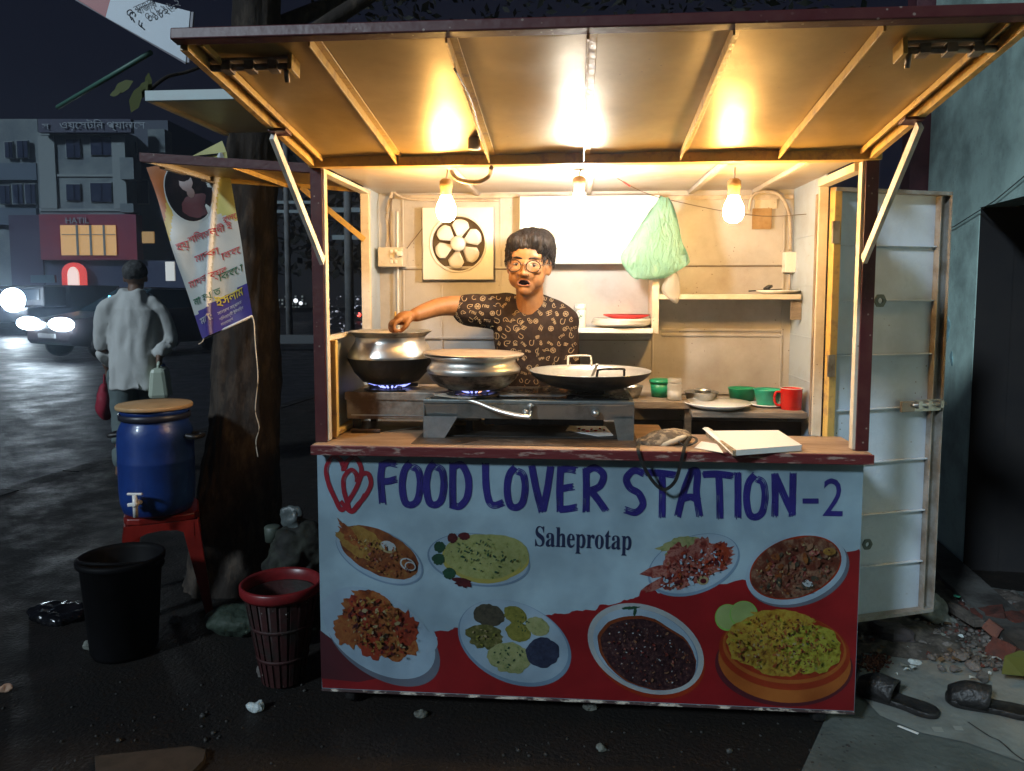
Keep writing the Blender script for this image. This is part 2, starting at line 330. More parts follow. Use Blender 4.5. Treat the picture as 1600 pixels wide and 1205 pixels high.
# side walls
wl = MB(); wl.box(-.878, -.872, .04, .575, .14, 1.285).box(-.878, -.872, .575, YB, .14, 1.88); wl.build('side_wall', 'wallblue', st)
wr = MB(); wr.box(.872, .878, .392, YB, .14, 1.88).box(.872, .878, .036, .392, .14, CT); wr.build('side_wall', 'wallblue', st)
S_('window_sill', 'cream', -.885, -.852, .04, .575, 1.283, 1.297)
S_('window_jamb', 'cream', -.885, -.850, .556, .58, 1.297, 1.838)
S_('window_header', 'cream', -.885, -.848, .03, .58, 1.838, 1.852)
S_('inner_jamb', 'rib', -.871, -.835, .05, .075, .95, 1.283); S_('inner_sill', 'rib', -.871, -.84, .075, .55, .95, .965)
S_('door_header', 'cream', .846, .885, .035, .40, 1.825, 1.851)
S_('door_jamb', 'cream', .850, .882, .388, .402, CT, 1.825)
S_('door_jamb', 'seam', .846, .850, .402, .42, CT, 1.8, .0005)
for z in (1.66, 1.47, 1.27, 1.10): S_('wall_batten', 'wallblue', .868, .872, .405, .79, z, z + .004, .0005)
# ceiling
S_('ceiling_sheet', 'ceil', -.872, .872, .03, YB - .001, 1.868, 1.874)
for x in (-.45, 0.02, .44, .70): S_('ceiling_rib', 'ceil', x, x + .018, .032, .79, 1.852, 1.8675)
S_('roof_sheet', 'ceil', -1.43, .90, .02, .58, 2.09, 2.10, .001, T=lambda v: Vector((v.x, v.y, v.z)))
S_('roof_edge', mat('pale_galvanised_edge', (.30, .35, .35), .5, metal=.4, c2=(.3, .33, .33), scale=8), -1.45, .90, .0, .02, 2.078, 2.112)
S_('roof_edge_strip', 'cream', -1.45, -1.43, .02, .58, 2.078, 2.11)
for x in (-.8, -.2, .4, .85): S_('roof_strut', 'maroon', x - .012, x + .012, .3, .33, 1.875, 2.088)
# counter
S_('counter_top', 'counter', -.892, .906, -.045, .245, CT, CT + .026, .003)
S_('counter_edge', 'maroonworn', -.894, .909, -.053, -.046, CT - .008, CT + .024, .002)
S_('counter_shelf', 'counter', -.87, .30, .246, .47, CT - .02, CT + .02, .002)
S_('side_panel', 'maroon', -.884, -.879, .013, YB, .12, CT - .02); S_('side_panel', 'maroon', .879, .884, .013, YB, .12, CT - .02)
S_('front_panel', mat('panel_back', (.4, .4, .4), .6), XL, XR, .0, .012, .078, CT - .001)
S_('panel_edge', mat('chipped_edge', (.05, .03, .03), .7, c2=(.5, .45, .38), scale=30, lo=.5, hi=.56, stretch=(.5, 1, 1)), XL, XR, -.006, .012, .070, .0775)
# canopy
TA = R(8.4)
def CP(x, s, h): return Vector((x, -.012 - s * math.cos(TA) - h * math.sin(TA), 1.884 + s * math.sin(TA) - h * math.cos(TA)))
def CB(name, m, parent, x0, x1, s0, s1, h0, h1, bevel=.001): return MB().box(x0, x1, s0, s1, h0, h1, T=lambda v: CP(v.x, v.y, v.z)).build(name, m, parent, bevel=bevel)
cnp = MB()
nx, nsn = 60, 24
vs = []; fs = []
for j in range(nsn + 1):
    for i in range(nx + 1):
        x = -.884 + 1.764 * i / nx; s = .825 * j / nsn
        d = 0.0025 * math.sin((x + .9) / .3 * math.pi * 2) * math.sin(s * 5 + 1) + .002 * noise.noise(Vector((x * 4, s * 5, 0)))
        vs.append(CP(x, s, d))
for j in range(nsn):
    for i in range(nx): a = j * (nx + 1) + i; fs.append((a, a + 1, a + nx + 2, a + nx + 1))
cnp.add(vs, fs, 0, True)
can = cnp.build('canopy', 'canopy', st, solid=.002)
CB('front_rail', 'maroon', can, -.895, .888, .826, .858, -.006, .020, .003)
for x in (-.60, -.30, 0.0, .30, .60): CB('rib', 'rib', can, x - .0025, x + .0025, .0, .824, .004, .028); CB('rib_flange', 'rib', can, x + .0025, x + .020, .0, .824, .0035, .0065)
for sg in (-1, 1):
    CB('edge_rail', 'rib', can, sg * .880 - .009, sg * .880 + .009, 0, .825, -.006, .03)
    CB('edge_rail', 'rib', can, sg * .842 - .003, sg * .842 + .003, 0.02, .82, .004, .02)
    CB('brace_plate', 'maroon', can, sg * .862 - .026, sg * .862 + .026, .30, .345, .027, .036)
    x0, x1 = sorted((sg * .87, sg * .68))
    CB('bolt_latch', 'rusty', can, x0, x1, .70, .735, .006, .012)
    l = MB(); l.tube([CP(sg * .87, .717, .022), CP(sg * .68, .717, .022)], .008, 10); l.tube([CP(sg * .692, .717, .022), CP(sg * .692, .705, .055)], .006, 8)
    for k in range(3): xx = sg * (.72 + .055 * k); l.box(xx - .011, xx + .011, .702, .732, .010, .033, T=lambda v: CP(v.x, v.y, v.z))
    l.build('latch_bolt', 'rusty', can)
    CB('latch_tip', 'rib', can, min(sg * .668, sg * .678), max(sg * .668, sg * .678), .69, .745, .004, .04)
# braces
M['bracem'] = mat('pale_brace_paint', (.78, .74, .68), .45, c2=(.62, .55, .46), scale=14)
for sg, y0 in ((-1, 0), (1, 0)):
    a = CP(sg * .880, .33, .045); b = Vector((-.852 if sg < 0 else .868, -.016, 1.545))
    br = MB().bar(a, b, .013, .030, up=(0, 1, 0)).build('brace', 'bracem', st, bevel=.001)
    MB().tube([b + Vector((0, -.008, .018)), b + Vector((0, .014, .018))], .006, 10).build('brace_bolt', 'steel', br)
# left side flap (raised shutter of the side window)
def FP(x, y, h): t = (-.885 - x); return Vector((x, y, 1.866 + t * .075 - h))
fl = MB().box(-1.475, -.888, .045, .56, 0, .004, T=lambda v: FP(v.x, v.y, v.z)).build('side_flap', 'canopy', st)
def FB(name, m, x0, x1, y0, y1, h0, h1): return MB().box(x0, x1, y0, y1, h0, h1, T=lambda v: FP(v.x, v.y, v.z)).build(name, m, fl, bevel=.001)
FB('flap_rail', 'maroon', -1.49, -.888, .022, .044, -.004, .026); FB('flap_rail', 'rib', -1.475, -.888, .561, .58, 0, .02)
FB('flap_rail', 'cream', -1.492, -1.476, .045, .56, 0, .024); FB('flap_rail', 'rib', -1.20, -1.19, .046, .56, .005, .022)
FB('flap_latch', 'rusty', -1.475, -1.455, .12, .27, .026, .034); FB('flap_latch', 'rusty', -1.475, -1.455, .42, .5, .026, .034)
MB().bar(FP(-1.12, .54, .02), (-.868, .552, 1.655), .022, .004, up=(0, 1, 0)).build('brace', 'rib', st, bevel=.001)
# cupboard, shelves, divider on the back wall
def PB(name, m, u0, u1, v0, v1, y0, y1, bevel=.0015, parent=None):
    a = P(u0, v0, y0); b = P(u1, v1, y0)
    return S_(name, m, a.x, b.x, y0, y1, b.z, a.z, bevel, parent)
cb_ = PB('cupboard', 'white', 812, 1029, 307, 412, .715, .799, .003)
PB('cupboard_label', mat('yellow_sticker', (.62, .62, .34), .6), 862, 888, 364, 371, .7135, .7146, 0, cb_)
PB('cupboard_paper', mat('pale_paper', (.7, .7, .66), .6), 852, 888, 372, 398, .7135, .7146, 0, cb_)
PB('divider_board', 'cream', 1020, 1029, 413, 522, .62, .799)
PB('back_shelf', 'white', 880, 1020, 513, 521, .60, .799)
PB('back_shelf', 'cream', 1030, 1252, 460, 468, .62, .799)
PB('shelf_bracket', 'wood', 1236, 1252, 469, 500, .64, .65)
# lower boards on the right
PB('low_shelf', 'wood', 1082, 1262, 643, 655, .44, .79, .003)
PB('low_shelf', 'wood', 985, 1078, 627, 640, .52, .79, .003)
PB('board_leg', 'wood', 1070, 1080, 640, 690, .53, .56)
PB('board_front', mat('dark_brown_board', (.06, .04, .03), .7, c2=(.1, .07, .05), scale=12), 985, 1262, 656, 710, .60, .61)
PB('pipe', 'cable', 616, 810, 305, 309, .78, .79); PB('pipe', 'cable', 1030, 1240, 306, 311, .78, .79)

# open side door
H = Vector((.888, .392, 0)); E = Vector((1.369, .572, 0)); dx = (E - H).normalized(); dn = Vector((dx.y, -dx.x, 0))  # dn towards the viewer
DL = (E - H).length
def DP(a, n, z): return H + dx * a + dn * n + Vector((0, 0, z))
M['doorsheet'] = mat('grey_door_sheet', (.52, .60, .70), .24, c2=(.38, .43, .49), scale=3, lo=.4, hi=.7, rvar=.15, bump=.25, bscale=5, spots=(.14, .10, .08), sscale=30, sthr=.1)
M['doorframe'] = mat('door_frame_paint', (.27, .26, .24), .45, c2=(.17, .14, .11), scale=12, spots=(.12, .07, .04), sscale=60, sthr=.15, bump=.2)
dr = MB().box(.01, DL - .005, -.004, -.001, .21, 1.81, T=lambda v: DP(v.x, v.y, v.z)).build('open_door', 'doorsheet', st)
def DB(name, m, a0, a1, n0, n1, z0, z1, bevel=.001): return MB().box(a0, a1, n0, n1, z0, z1, T=lambda v: DP(v.x, v.y, v.z)).build(name, m, dr, bevel=bevel)
DB('door_stile', 'rib', .0, .03, 0, .028, .2, 1.82); DB('door_stile', 'doorframe', DL - .004, DL, 0, .034, .2, 1.82); DB('door_stile', 'doorframe', DL - .045, DL - .040, .0, .026, .215, 1.805)
DB('door_stile', 'doorframe', DL - .040, DL - .0045, 0, .004, .215, 1.805)
DB('door_rail', 'doorframe', .0, DL, 0, .034, 1.806, 1.82); DB('door_rail', 'doorframe', 0, DL, 0, .034, .2, .214)
for k in range(1, 8): DB('cross_bar', 'doorsheet', .031, DL - .046, .0, .016, 1.82 - .2025 * k - .0025, 1.82 - .2025 * k + .0025)
for z in (1.66, 1.18): DB('door_hinge', 'rusty', -.012, .018, .029, .036, z - .04, z + .04)
hb = MB().box(DL - .19, DL - .13, .02, .032, .995, 1.035, T=lambda v: DP(v.x, v.y, v.z)).build('door_latch', 'rusty', dr, bevel=.002)
DB('latch_plate', 'steel', DL - .13, DL + .005, .026, .030, .995, 1.04)
l = MB().tube([DP(DL - .15, .04, 1.022), DP(DL + .004, .04, 1.022)], .007, 10)
for a in (.12, .075, .02): l.box(DL - a - .008, DL - a + .008, .031, .049, 1.008, 1.036, T=lambda v: DP(v.x, v.y, v.z))
l.build('latch_rod', 'steel', dr)
def hexplate(a, z, r):
    o = []; i_ = []
    for k in range(12):
        t = k / 12 * 2 * math.pi; rr = r if k % 2 == 0 else r * .9
        o.append((a + rr * math.cos(t), z + rr * math.sin(t))); i_.append((a + r * .42 * math.cos(t), z + r * .42 * math.sin(t)))
    mb = MB(); vs = [DP(x, n, zz) for n in (.03, .036) for ring in (o, i_) for x, zz in ring]; fs = []
    for k in range(12):
        q = (k + 1) % 12; fs += [(k, q, 12 + q, 12 + k), (24 + k, 36 + k, 36 + q, 24 + q), (k, 24 + k, 24 + q, q), (12 + k, 12 + q, 36 + q, 36 + k)]
    mb.add(vs, fs).build('lock_tab', mat('green_grey_steel', (.10, .12, .11), .5, metal=.6), dr)
hexplate(.205, 1.415, .026); hexplate(.19, .50, .022)
# ================================================================ PRINTED BANNER ON THE COUNTER FRONT
FOODK = .5
def nzmat(name, cols, scale, kind='noise', rough=.32, thr=None, detail=4, warp=0.0):
    if name not in ('print_pale_blue', 'print_red', 'print_navy', 'print_plate_blue', 'print_plate_white', 'print_plate_rim', 'print_heart_red'): cols = [(p, tuple(x * FOODK for x in c)) for p, c in cols]
    m = bpy.data.materials.new(name); m.use_nodes = True; n = m.node_tree; b = n.nodes['Principled BSDF']; L = n.links.new
    b.inputs['Roughness'].default_value = rough
    tc = n.nodes.new('ShaderNodeTexCoord')
    src = tc.outputs['Object']
    if warp:
        wn = n.nodes.new('ShaderNodeTexNoise'); wn.inputs['Scale'].default_value = scale * .6; L(src, wn.inputs['Vector'])
        va = n.nodes.new('ShaderNodeVectorMath'); va.operation = 'SCALE'; va.inputs['Scale'].default_value = warp; L(wn.outputs['Color'], va.inputs[0])
        vb = n.nodes.new('ShaderNodeVectorMath'); vb.operation = 'ADD'; L(src, vb.inputs[0]); L(va.outputs[0], vb.inputs[1]); src = vb.outputs[0]
    if kind == 'noise':
        t = n.nodes.new('ShaderNodeTexNoise'); t.inputs['Detail'].default_value = detail; t.inputs['Roughness'].default_value = .65; fac = t.outputs[0]
    else:
        t = n.nodes.new('ShaderNodeTexVoronoi'); fac = t.outputs['Distance'] if kind == 'vor' else t.outputs['Color']
    t.inputs['Scale'].default_value = scale; L(src, t.inputs['Vector'])
    if kind == 'cell':
        bw = n.nodes.new('ShaderNodeSeparateColor'); L(fac, bw.inputs[0]); fac = bw.outputs[0]
    cr = n.nodes.new('ShaderNodeValToRGB'); L(fac, cr.inputs[0]); e = cr.color_ramp.elements
    while len(e) < len(cols): e.new(.5)
    for i, (p, c) in enumerate(cols): e[i].position = p; e[i].color = (*c, 1)
    nb = n.nodes.new('ShaderNodeTexNoise'); nb.inputs['Scale'].default_value = 2.4; nb.inputs['Detail'].default_value = 3; L(tc.outputs['Object'], nb.inputs['Vector'])
    bp = n.nodes.new('ShaderNodeBump'); bp.inputs['Strength'].default_value = .5; bp.inputs['Distance'].default_value = .012; L(nb.outputs[0], bp.inputs['Height']); L(bp.outputs[0], b.inputs['Normal'])
    ds = n.nodes.new('ShaderNodeTexNoise'); ds.inputs['Scale'].default_value = 5; ds.inputs['Detail'].default_value = 9; L(tc.outputs['Object'], ds.inputs['Vector'])
    dr_ = n.nodes.new('ShaderNodeMapRange'); dr_.inputs[1].default_value = .40; dr_.inputs[2].default_value = .62; dr_.inputs[3].default_value = .74; dr_.inputs[4].default_value = 1.0; L(ds.outputs[0], dr_.inputs[0])
    dm = n.nodes.new('ShaderNodeMix'); dm.data_type = 'RGBA'; dm.blend_type = 'MULTIPLY'; dm.inputs[0].default_value = 1; L(cr.outputs[0], dm.inputs[6]); L(dr_.outputs[0], dm.inputs[7]); L(dm.outputs[2], b.inputs['Base Color']); return m
def inset(c, k): return tuple(x * k for x in c)
M['p_blue'] = nzmat('print_pale_blue', [(.25, (.19, .28, .35)), (.55, (.25, .355, .42)), (.8, (.16, .24, .305))], 2.2)
M['p_red'] = nzmat('print_red', [(.3, (.20, .009, .011)), (.7, (.15, .007, .010))], 3)
M['p_dkred'] = nzmat('print_dark_red', [(.3, (.14, .02, .03)), (.7, (.10, .02, .03))], 3)
M['p_navy'] = nzmat('print_navy', [(.3, (.016, .014, .12)), (.7, (.026, .021, .17))], 9)
M['p_heart'] = nzmat('print_heart_red', [(.3, (.22, .008, .02)), (.7, (.26, .012, .025))], 9)
M['p_ink'] = mat('print_black', (.012, .018, .05), .35)
M['p_plate'] = nzmat('print_plate_blue', [(.3, (.20, .29, .37)), (.7, (.25, .335, .41))], 6)
M['p_plate2'] = nzmat('print_plate_white', [(.3, (.30, .335, .35)), (.7, (.25, .285, .30))], 6)
M['p_rim'] = nzmat('print_plate_rim', [(.3, (.11, .18, .26)), (.7, (.14, .21, .29))], 6)
M['p_rimshade'] = nzmat('print_slate', [(.3, (.16, .20, .27)), (.7, (.20, .22, .28))], 6)
M['p_curry'] = nzmat('print_curry', [(.30, (.14, .035, .012)), (.5, (.27, .08, .025)), (.68, (.34, .15, .04)), (.8, (.2, .04, .02))], 26, warp=.02)
M['p_fish'] = nzmat('print_fried_fish', [(.3, (.28, .13, .025)), (.55, (.44, .26, .06)), (.75, (.18, .07, .02))], 34)
M['p_egg'] = nzmat('print_boiled_egg', [(.3, (.5, .42, .24)), (.7, (.42, .34, .16))], 20)
M['p_roti'] = nzmat('print_flatbread', [(.30, (.10, .16, .035)), (.38, (.36, .40, .13)), (.6, (.46, .50, .20)), (.75, (.40, .40, .14))], 60, detail=3)
M['p_rotiedge'] = mat('print_flatbread_edge', (.22, .20, .05), .4)
M['p_green'] = nzmat('print_herb_green', [(.3, (.012, .06, .03)), (.6, (.03, .11, .06)), (.8, (.06, .17, .09))], 90)
M['p_beet'] = nzmat('print_beetroot', [(.3, (.06, .01, .015)), (.7, (.15, .02, .025))], 60)
M['p_meat'] = nzmat('print_red_meat', [(.28, (.08, .015, .012)), (.45, (.28, .05, .04)), (.58, (.50, .22, .18)), (.66, (.30, .05, .04)), (.8, (.55, .35, .3))], 38, warp=.03)
M['p_stew'] = nzmat('print_brown_stew', [(.28, (.11, .022, .012)), (.48, (.17, .05, .03)), (.6, (.30, .17, .11)), (.72, (.34, .22, .15)), (.85, (.12, .03, .02))], 30, warp=.02)
M['p_bean'] = nzmat('print_bean', [(.3, (.36, .20, .12)), (.7, (.28, .14, .08))], 30)
M['p_chick'] = nzmat('print_roast_chicken', [(.25, (.10, .02, .008)), (.42, (.32, .08, .02)), (.55, (.46, .17, .05)), (.66, (.34, .07, .02)), (.8, (.55, .30, .12))], 22, warp=.04)
M['p_chick2'] = nzmat('print_roast_chicken_red', [(.3, (.18, .015, .008)), (.5, (.40, .06, .025)), (.7, (.30, .03, .015)), (.85, (.5, .2, .1))], 26, warp=.03)
M['p_dish'] = nzmat('print_dark_bean_mash', [(.28, (.018, .008, .012)), (.5, (.05, .02, .026)), (.64, (.10, .045, .045)), (.74, (.26, .19, .17))], 75, detail=3)
M['p_dishrim'] = nzmat('print_chilli_oil', [(.3, (.20, .04, .015)), (.7, (.28, .07, .02))], 16)
M['p_rice'] = nzmat('print_yellow_rice', [(.28, (.16, .06, .01)), (.42, (.46, .26, .03)), (.6, (.56, .42, .06)), (.75, (.46, .22, .03))], 48, warp=.03, detail=3)
M['p_rice2'] = nzmat('print_green_yellow_rice', [(.28, (.14, .09, .01)), (.42, (.38, .34, .03)), (.6, (.50, .50, .07)), (.75, (.36, .30, .03))], 52, warp=.03, detail=3)
M['p_cuc'] = nzmat('print_cucumber', [(.3, (.34, .50, .16)), (.7, (.44, .58, .24))], 12)
M['p_cucrim'] = mat('print_cucumber_skin', (.12, .26, .05), .4)
M['p_orange'] = nzmat('print_orange_bowl', [(.3, (.46, .11, .02)), (.7, (.54, .17, .035))], 5)
M['p_orange2'] = nzmat('print_red_bowl', [(.3, (.36, .035, .01)), (.7, (.42, .05, .015))], 5)
M['p_bh1'] = nzmat('print_dark_mash', [(.3, (.04, .04, .03)), (.6, (.11, .10, .07)), (.8, (.06, .06, .04))], 70)
M['p_bh2'] = nzmat('print_olive_mash', [(.3, (.06, .07, .02)), (.55, (.17, .17, .05)), (.72, (.35, .3, .15))], 55)
M['p_bh3'] = nzmat('print_mustard_mash', [(.3, (.16, .17, .03)), (.6, (.33, .32, .07)), (.8, (.24, .22, .05))], 60)
M['p_bh4'] = nzmat('print_pale_green_mash', [(.3, (.2, .27, .1)), (.45, (.38, .42, .18)), (.7, (.48, .5, .25))], 50)
M['p_bh5'] = nzmat('print_blue_black_mash', [(.3, (.018, .026, .06)), (.6, (.045, .06, .12)), (.8, (.08, .1, .16))], 90)

fp = bpy.data.objects['front_panel']
YP = -.0005
def PF(u, v, l): q = P(u, v, YP - .0007 * l); return q
banner = MB().poly([(XL, YP, .078), (XR, YP, .078), (XR, YP, CT - .009), (XL, YP, CT - .009)]).build('printed_banner', 'p_blue', st, fix=False, label='glossy printed menu banner, pale blue above and red below, with food pictures')
LAY = [0.0]
def flat(name, m, pts, l, parent=None):
    LAY[0] = (LAY[0] + .013) % .6
    mb = MB(); n = len(pts); vs = [PF(u, v, l + LAY[0]) for u, v in pts]
    cx = sum((v for v in vs), Vector()) / n
    mb.add([cx] + vs, [(0, 1 + i, 1 + (i + 1) % n) for i in range(n)])
    return mb.build(name, m, parent or banner, fix=False)
def flatng(name, m, pts, l, parent=None):
    LAY[0] = (LAY[0] + .013) % .6
    mb = MB(); mb.poly([PF(u, v, l + LAY[0]) for u, v in pts]); return mb.build(name, m, parent or banner, fix=False)
def blob(cx, cy, rx, ry, rot, amp=0.0, fr=2.0, seed=0, n=48):
    out = []; c, s_ = math.cos(R(rot)), math.sin(R(rot))
    for k in range(n):
        t = 2 * math.pi * k / n
        a = 1 + amp * noise.noise(Vector((math.cos(t) * fr + seed * 3.1, math.sin(t) * fr, seed))) + amp * .5 * noise.noise(Vector((math.cos(t) * fr * 3.3 + seed, math.sin(t) * fr * 3.3, seed + 9)))
        x, y = rx * a * math.cos(t), ry * a * math.sin(t); out.append((cx + x * c - y * s_, cy + x * s_ + y * c))
    return out
# the torn-edged red field
top = [(497, 1042), (520, 1030), (560, 1010), (640, 990), (700, 986), (712, 980), (735, 984), (770, 978), (800, 975), (840, 965), (862, 960), (886, 958), (905, 953), (930, 955), (938, 945), (960, 944), (985, 935), (998, 933), (1001, 924), (1020, 922), (1032, 928), (1060, 925), (1100, 918), (1160, 907), (1200, 900), (1250, 885), (1300, 866), (1321, 862), (1348, 858)]
rag = []
for i in range(len(top) - 1):
    for k in range(5):
        t = k / 5; a, b = top[i], top[i + 1]; rag.append((a[0] + (b[0] - a[0]) * t, a[1] + (b[1] - a[1]) * t + rnd.uniform(-1.6, 1.6)))
q0 = P(0, 0, 0)
def pxz(x, z):  # (x,z) on panel plane -> pixel
    v = CM.transposed() @ (Vector((x, YP, z)) - CAM); return (800 + FPX * v.x / -v.z, 602.5 - (v.y / -v.z - SHIFT * W0 / FPX) * FPX)
L0, R0, BL, BR = pxz(XL, .5)[0], pxz(XR, .5)[0], pxz(XL + .001, .0795), pxz(XR - .001, .0795)
rag = [(max(u, pxz(XL + .001, .3)[0]), v) for u, v in rag]; ur = pxz(XR - .001, P(1340, 862, 0).z); rag = [r for r in rag if r[0] < ur[0] - 1] + [ur]
ul = pxz(XL + .001, .25); rag[0] = (ul[0], rag[0][1])
mb = MB(); bb = [(BL[0] + (BR[0] - BL[0]) * i / (len(rag) - 1), BL[1] + (BR[1] - BL[1]) * i / (len(rag) - 1)) for i in range(len(rag))]
bb[0] = (bb[0][0], bb[0][1])
mb.add([PF(u, v, 1) for u, v in rag] + [PF(u, v, 1) for u, v in bb], [(i, i + 1, len(rag) + i + 1, len(rag) + i) for i in range(len(rag) - 1)]); mb.build('red_field', 'p_red', banner, fix=False)
# --- brush lettering
def stroke(mb, pts, wd, l, seed, dry=1):
    c = crom([Vector((u, v, 0)) for u, v in pts], 8); n = len(c); r_ = random.Random(seed)
    def rib(off, w, a0, a1, ext0, ext1):
        Lp = []; Rp = []
        for i in range(a0, a1):
            d = (c[min(i + 1, n - 1)] - c[max(i - 1, 0)]).normalized(); nn = Vector((-d.y, d.x, 0)); p = c[i] + nn * off
            if i == a0: p = p - d * ext0
            if i == a1 - 1: p = p + d * ext1
            j = r_.uniform(-.35, .35); ww = w * (1 + .12 * math.sin(i * .9 + seed)) + j * .5
            Lp.append(p + nn * ww / 2); Rp.append(p - nn * ww / 2)
        LAY[0] = (LAY[0] + .013) % .6
        vs = [PF(p.x, p.y, l + LAY[0]) for p in Lp + Rp]; k = len(Lp)
        mb.add(vs, [(i, i + 1, k + i + 1, k + i) for i in range(k - 1)])
    rib(-wd * .16, wd * .50, 0, n, 0, 0)
    rib(wd * .22, wd * .28, 0, max(3, int(n * r_.uniform(.55, 1))), 0, 0)
    for k in range(5):
        off = (k - 2) * wd * .215
        rib(off, wd * .15, 0, n, r_.uniform(0, 2.5) * dry, r_.uniform(-.5, 3.5) * dry)
def word(name, letters, m, wd):
    for ch, bx, strokes in letters:
        mb = MB(); x0, y0, x1, y1 = bx
        for i, s_ in enumerate(strokes):
            stroke(mb, [(x0 + (x1 - x0) * a, y0 + (y1 - y0) * b) for a, b in s_], wd, 3, hash(ch) % 50 * 0 + ord(ch) + i)
        mb.build(name, m, banner, fix=False)
O_ = [[(.45, .02), (.15, .2), (.04, .55), (.18, .9), (.5, .97), (.82, .85), (.95, .5), (.85, .2), (.6, .12)]]
LT = [('F', (592, 722, 620, 787), [[(.2, .02), (.1, .4), (.2, .98)], [(.1, .1), (.5, .02), (.95, .05)], [(.2, .47), (.55, .46), (.9, .42)]]),
 ('O', (627, 722, 658, 791), O_), ('O', (665, 722, 695, 791), O_),
 ('D', (704, 724, 733, 793), [[(.12, 0), (.1, .5), (.12, 1)], [(.15, .08), (.6, .04), (.95, .35), (.9, .75), (.5, .97), (.12, .95)]]),
 ('L', (757, 725, 785, 791), [[(.05, 0), (.08, .5), (.25, .88), (.55, .98), (1, .92)]]),
 ('O', (791, 729, 822, 795), O_),
 ('V', (828, 728, 862, 799), [[(.08, 0), (.28, .5), (.55, 1)], [(.95, .02), (.8, .5), (.6, .98)]]),
 ('E', (871, 730, 899, 800), [[(.18, 0), (.12, .5), (.15, .97)], [(.1, .07), (.5, .04), (1, .07)], [(.15, .5), (.5, .46), (.85, .44)], [(.12, .95), (.6, .93), (1, .9)]]),
 ('R', (912, 731, 947, 799), [[(.1, .02), (.12, .5), (.1, .98)], [(.12, .08), (.5, .0), (.88, .16), (.72, .42), (.22, .54)], [(.3, .52), (.62, .72), (.98, .98)]]),
 ('S', (975, 734, 1006, 802), [[(.95, .08), (.5, .02), (.12, .2), (.3, .42), (.75, .55), (.95, .8), (.6, .98), (.1, .93)]]),
 ('T', (1008, 735, 1056, 808), [[(.02, .05), (.5, .06), (.98, .1)], [(.55, .08), (.56, .5), (.55, 1)]]),
 ('A', (1057, 736, 1095, 806), [[(.62, .0), (.3, .45), (.05, 1)], [(.55, .02), (.85, .02), (.82, .5), (.95, 1)], [(.25, .62), (.6, .58), (.88, .66)]]),
 ('T', (1098, 738, 1146, 810), [[(.02, .05), (.5, .04), (.98, .08)], [(.52, .06), (.55, .5), (.56, 1)]]),
 ('I', (1148, 739, 1158, 809), [[(.5, 0), (.5, .5), (.5, 1)]]),
 ('O', (1165, 741, 1197, 810), O_),
 ('N', (1207, 740, 1242, 806), [[(.1, .02), (.12, .5), (.1, 1)], [(.12, .04), (.5, .5), (.9, .95)], [(.92, .0), (.9, .5), (.88, .98)]])]
word('letter', LT, 'p_navy', 10.8)
mb = MB(); mb.add([PF(1254, 779, 3), PF(1279, 779, 3), PF(1279, 787, 3), PF(1254, 787, 3)], [(0, 1, 2, 3)]); mb.build('letter', 'p_navy', banner, fix=False)
text('2', 'letter', 'p_navy', banner, PF(1283, 806, 3.2), .178, FRONT, sx=.80, extr=.0003)
b0 = P(835, 855, YP)
text('\U0001D412\U0001D41A\U0001D421\U0001D41E\U0001D429\U0001D42B\U0001D428\U0001D42D\U0001D41A\U0001D429', 'place_name', 'p_ink', banner, PF(834, 853, 3.2), .098, Matrix.Rotation(R(.8), 3, 'Y') @ FRONT, sx=.66, extr=.0003)
# --- hearts
def heart(name, cx, cy, sx, sy, rot, wd):
    pts = [(0, -.42), (.18, -.78), (.62, -.92), (.98, -.5), (.82, .05), (.4, .6), (0, 1.0), (-.4, .6), (-.82, .05), (-.98, -.5), (-.62, -.92), (-.18, -.78), (0, -.42)]
    c_, s_ = math.cos(R(rot)), math.sin(R(rot)); P2 = [(cx + (x * sx) * c_ - (y * sy) * s_, cy + x * sx * s_ + y * sy * c_) for x, y in pts]
    mb = MB(); stroke(mb, P2, wd, 3, 3, 0); mb.build(name, 'p_heart', banner, fix=False)
heart('heart_outline', 536, 754, 28, 43, 3, 7); heart('heart_outline', 555, 767, 22, 33, 12, 7)
mb = MB(); stroke(mb, [(532, 783), (548, 800), (560, 790), (570, 772)], 6, 3, 5, 0); mb.build('heart_outline', 'p_heart', banner, fix=False)
# --- plates: each printed picture one sub-part mesh with several colours
def picture(label, layers):
    mb = MB(); mats = []
    for i, (m, pts) in enumerate(layers):
        if m not in mats: mats.append(m)
        n = len(pts); vs = [PF(u, v, 2 + i * .35) for u, v in pts]; c = sum(vs, Vector()) / n
        mb.add([c] + vs, [(0, 1 + k, 1 + (k + 1) % n) for k in range(n)], mats.index(m))
    return mb.build('dish_picture', mats, banner, fix=False, label=label)
def specks(m, cx, cy, rx, ry, rot, n, r0, r1, seed, sq=.7):
    rr = random.Random(seed); out = []
    for i in range(n):
        t = rr.uniform(0, 6.28); q = math.sqrt(rr.random()); c, s_ = math.cos(R(rot)), math.sin(R(rot)); x, y = rx * q * math.cos(t), ry * q * math.sin(t); r = rr.uniform(r0, r1)
        out.append((rr.choice(m) if isinstance(m, (list, tuple)) else m, blob(cx + x * c - y * s_, cy + x * s_ + y * c, r, r * rr.uniform(.4, sq), rr.uniform(0, 180), .5, 2, i + seed, 9)))
    return out
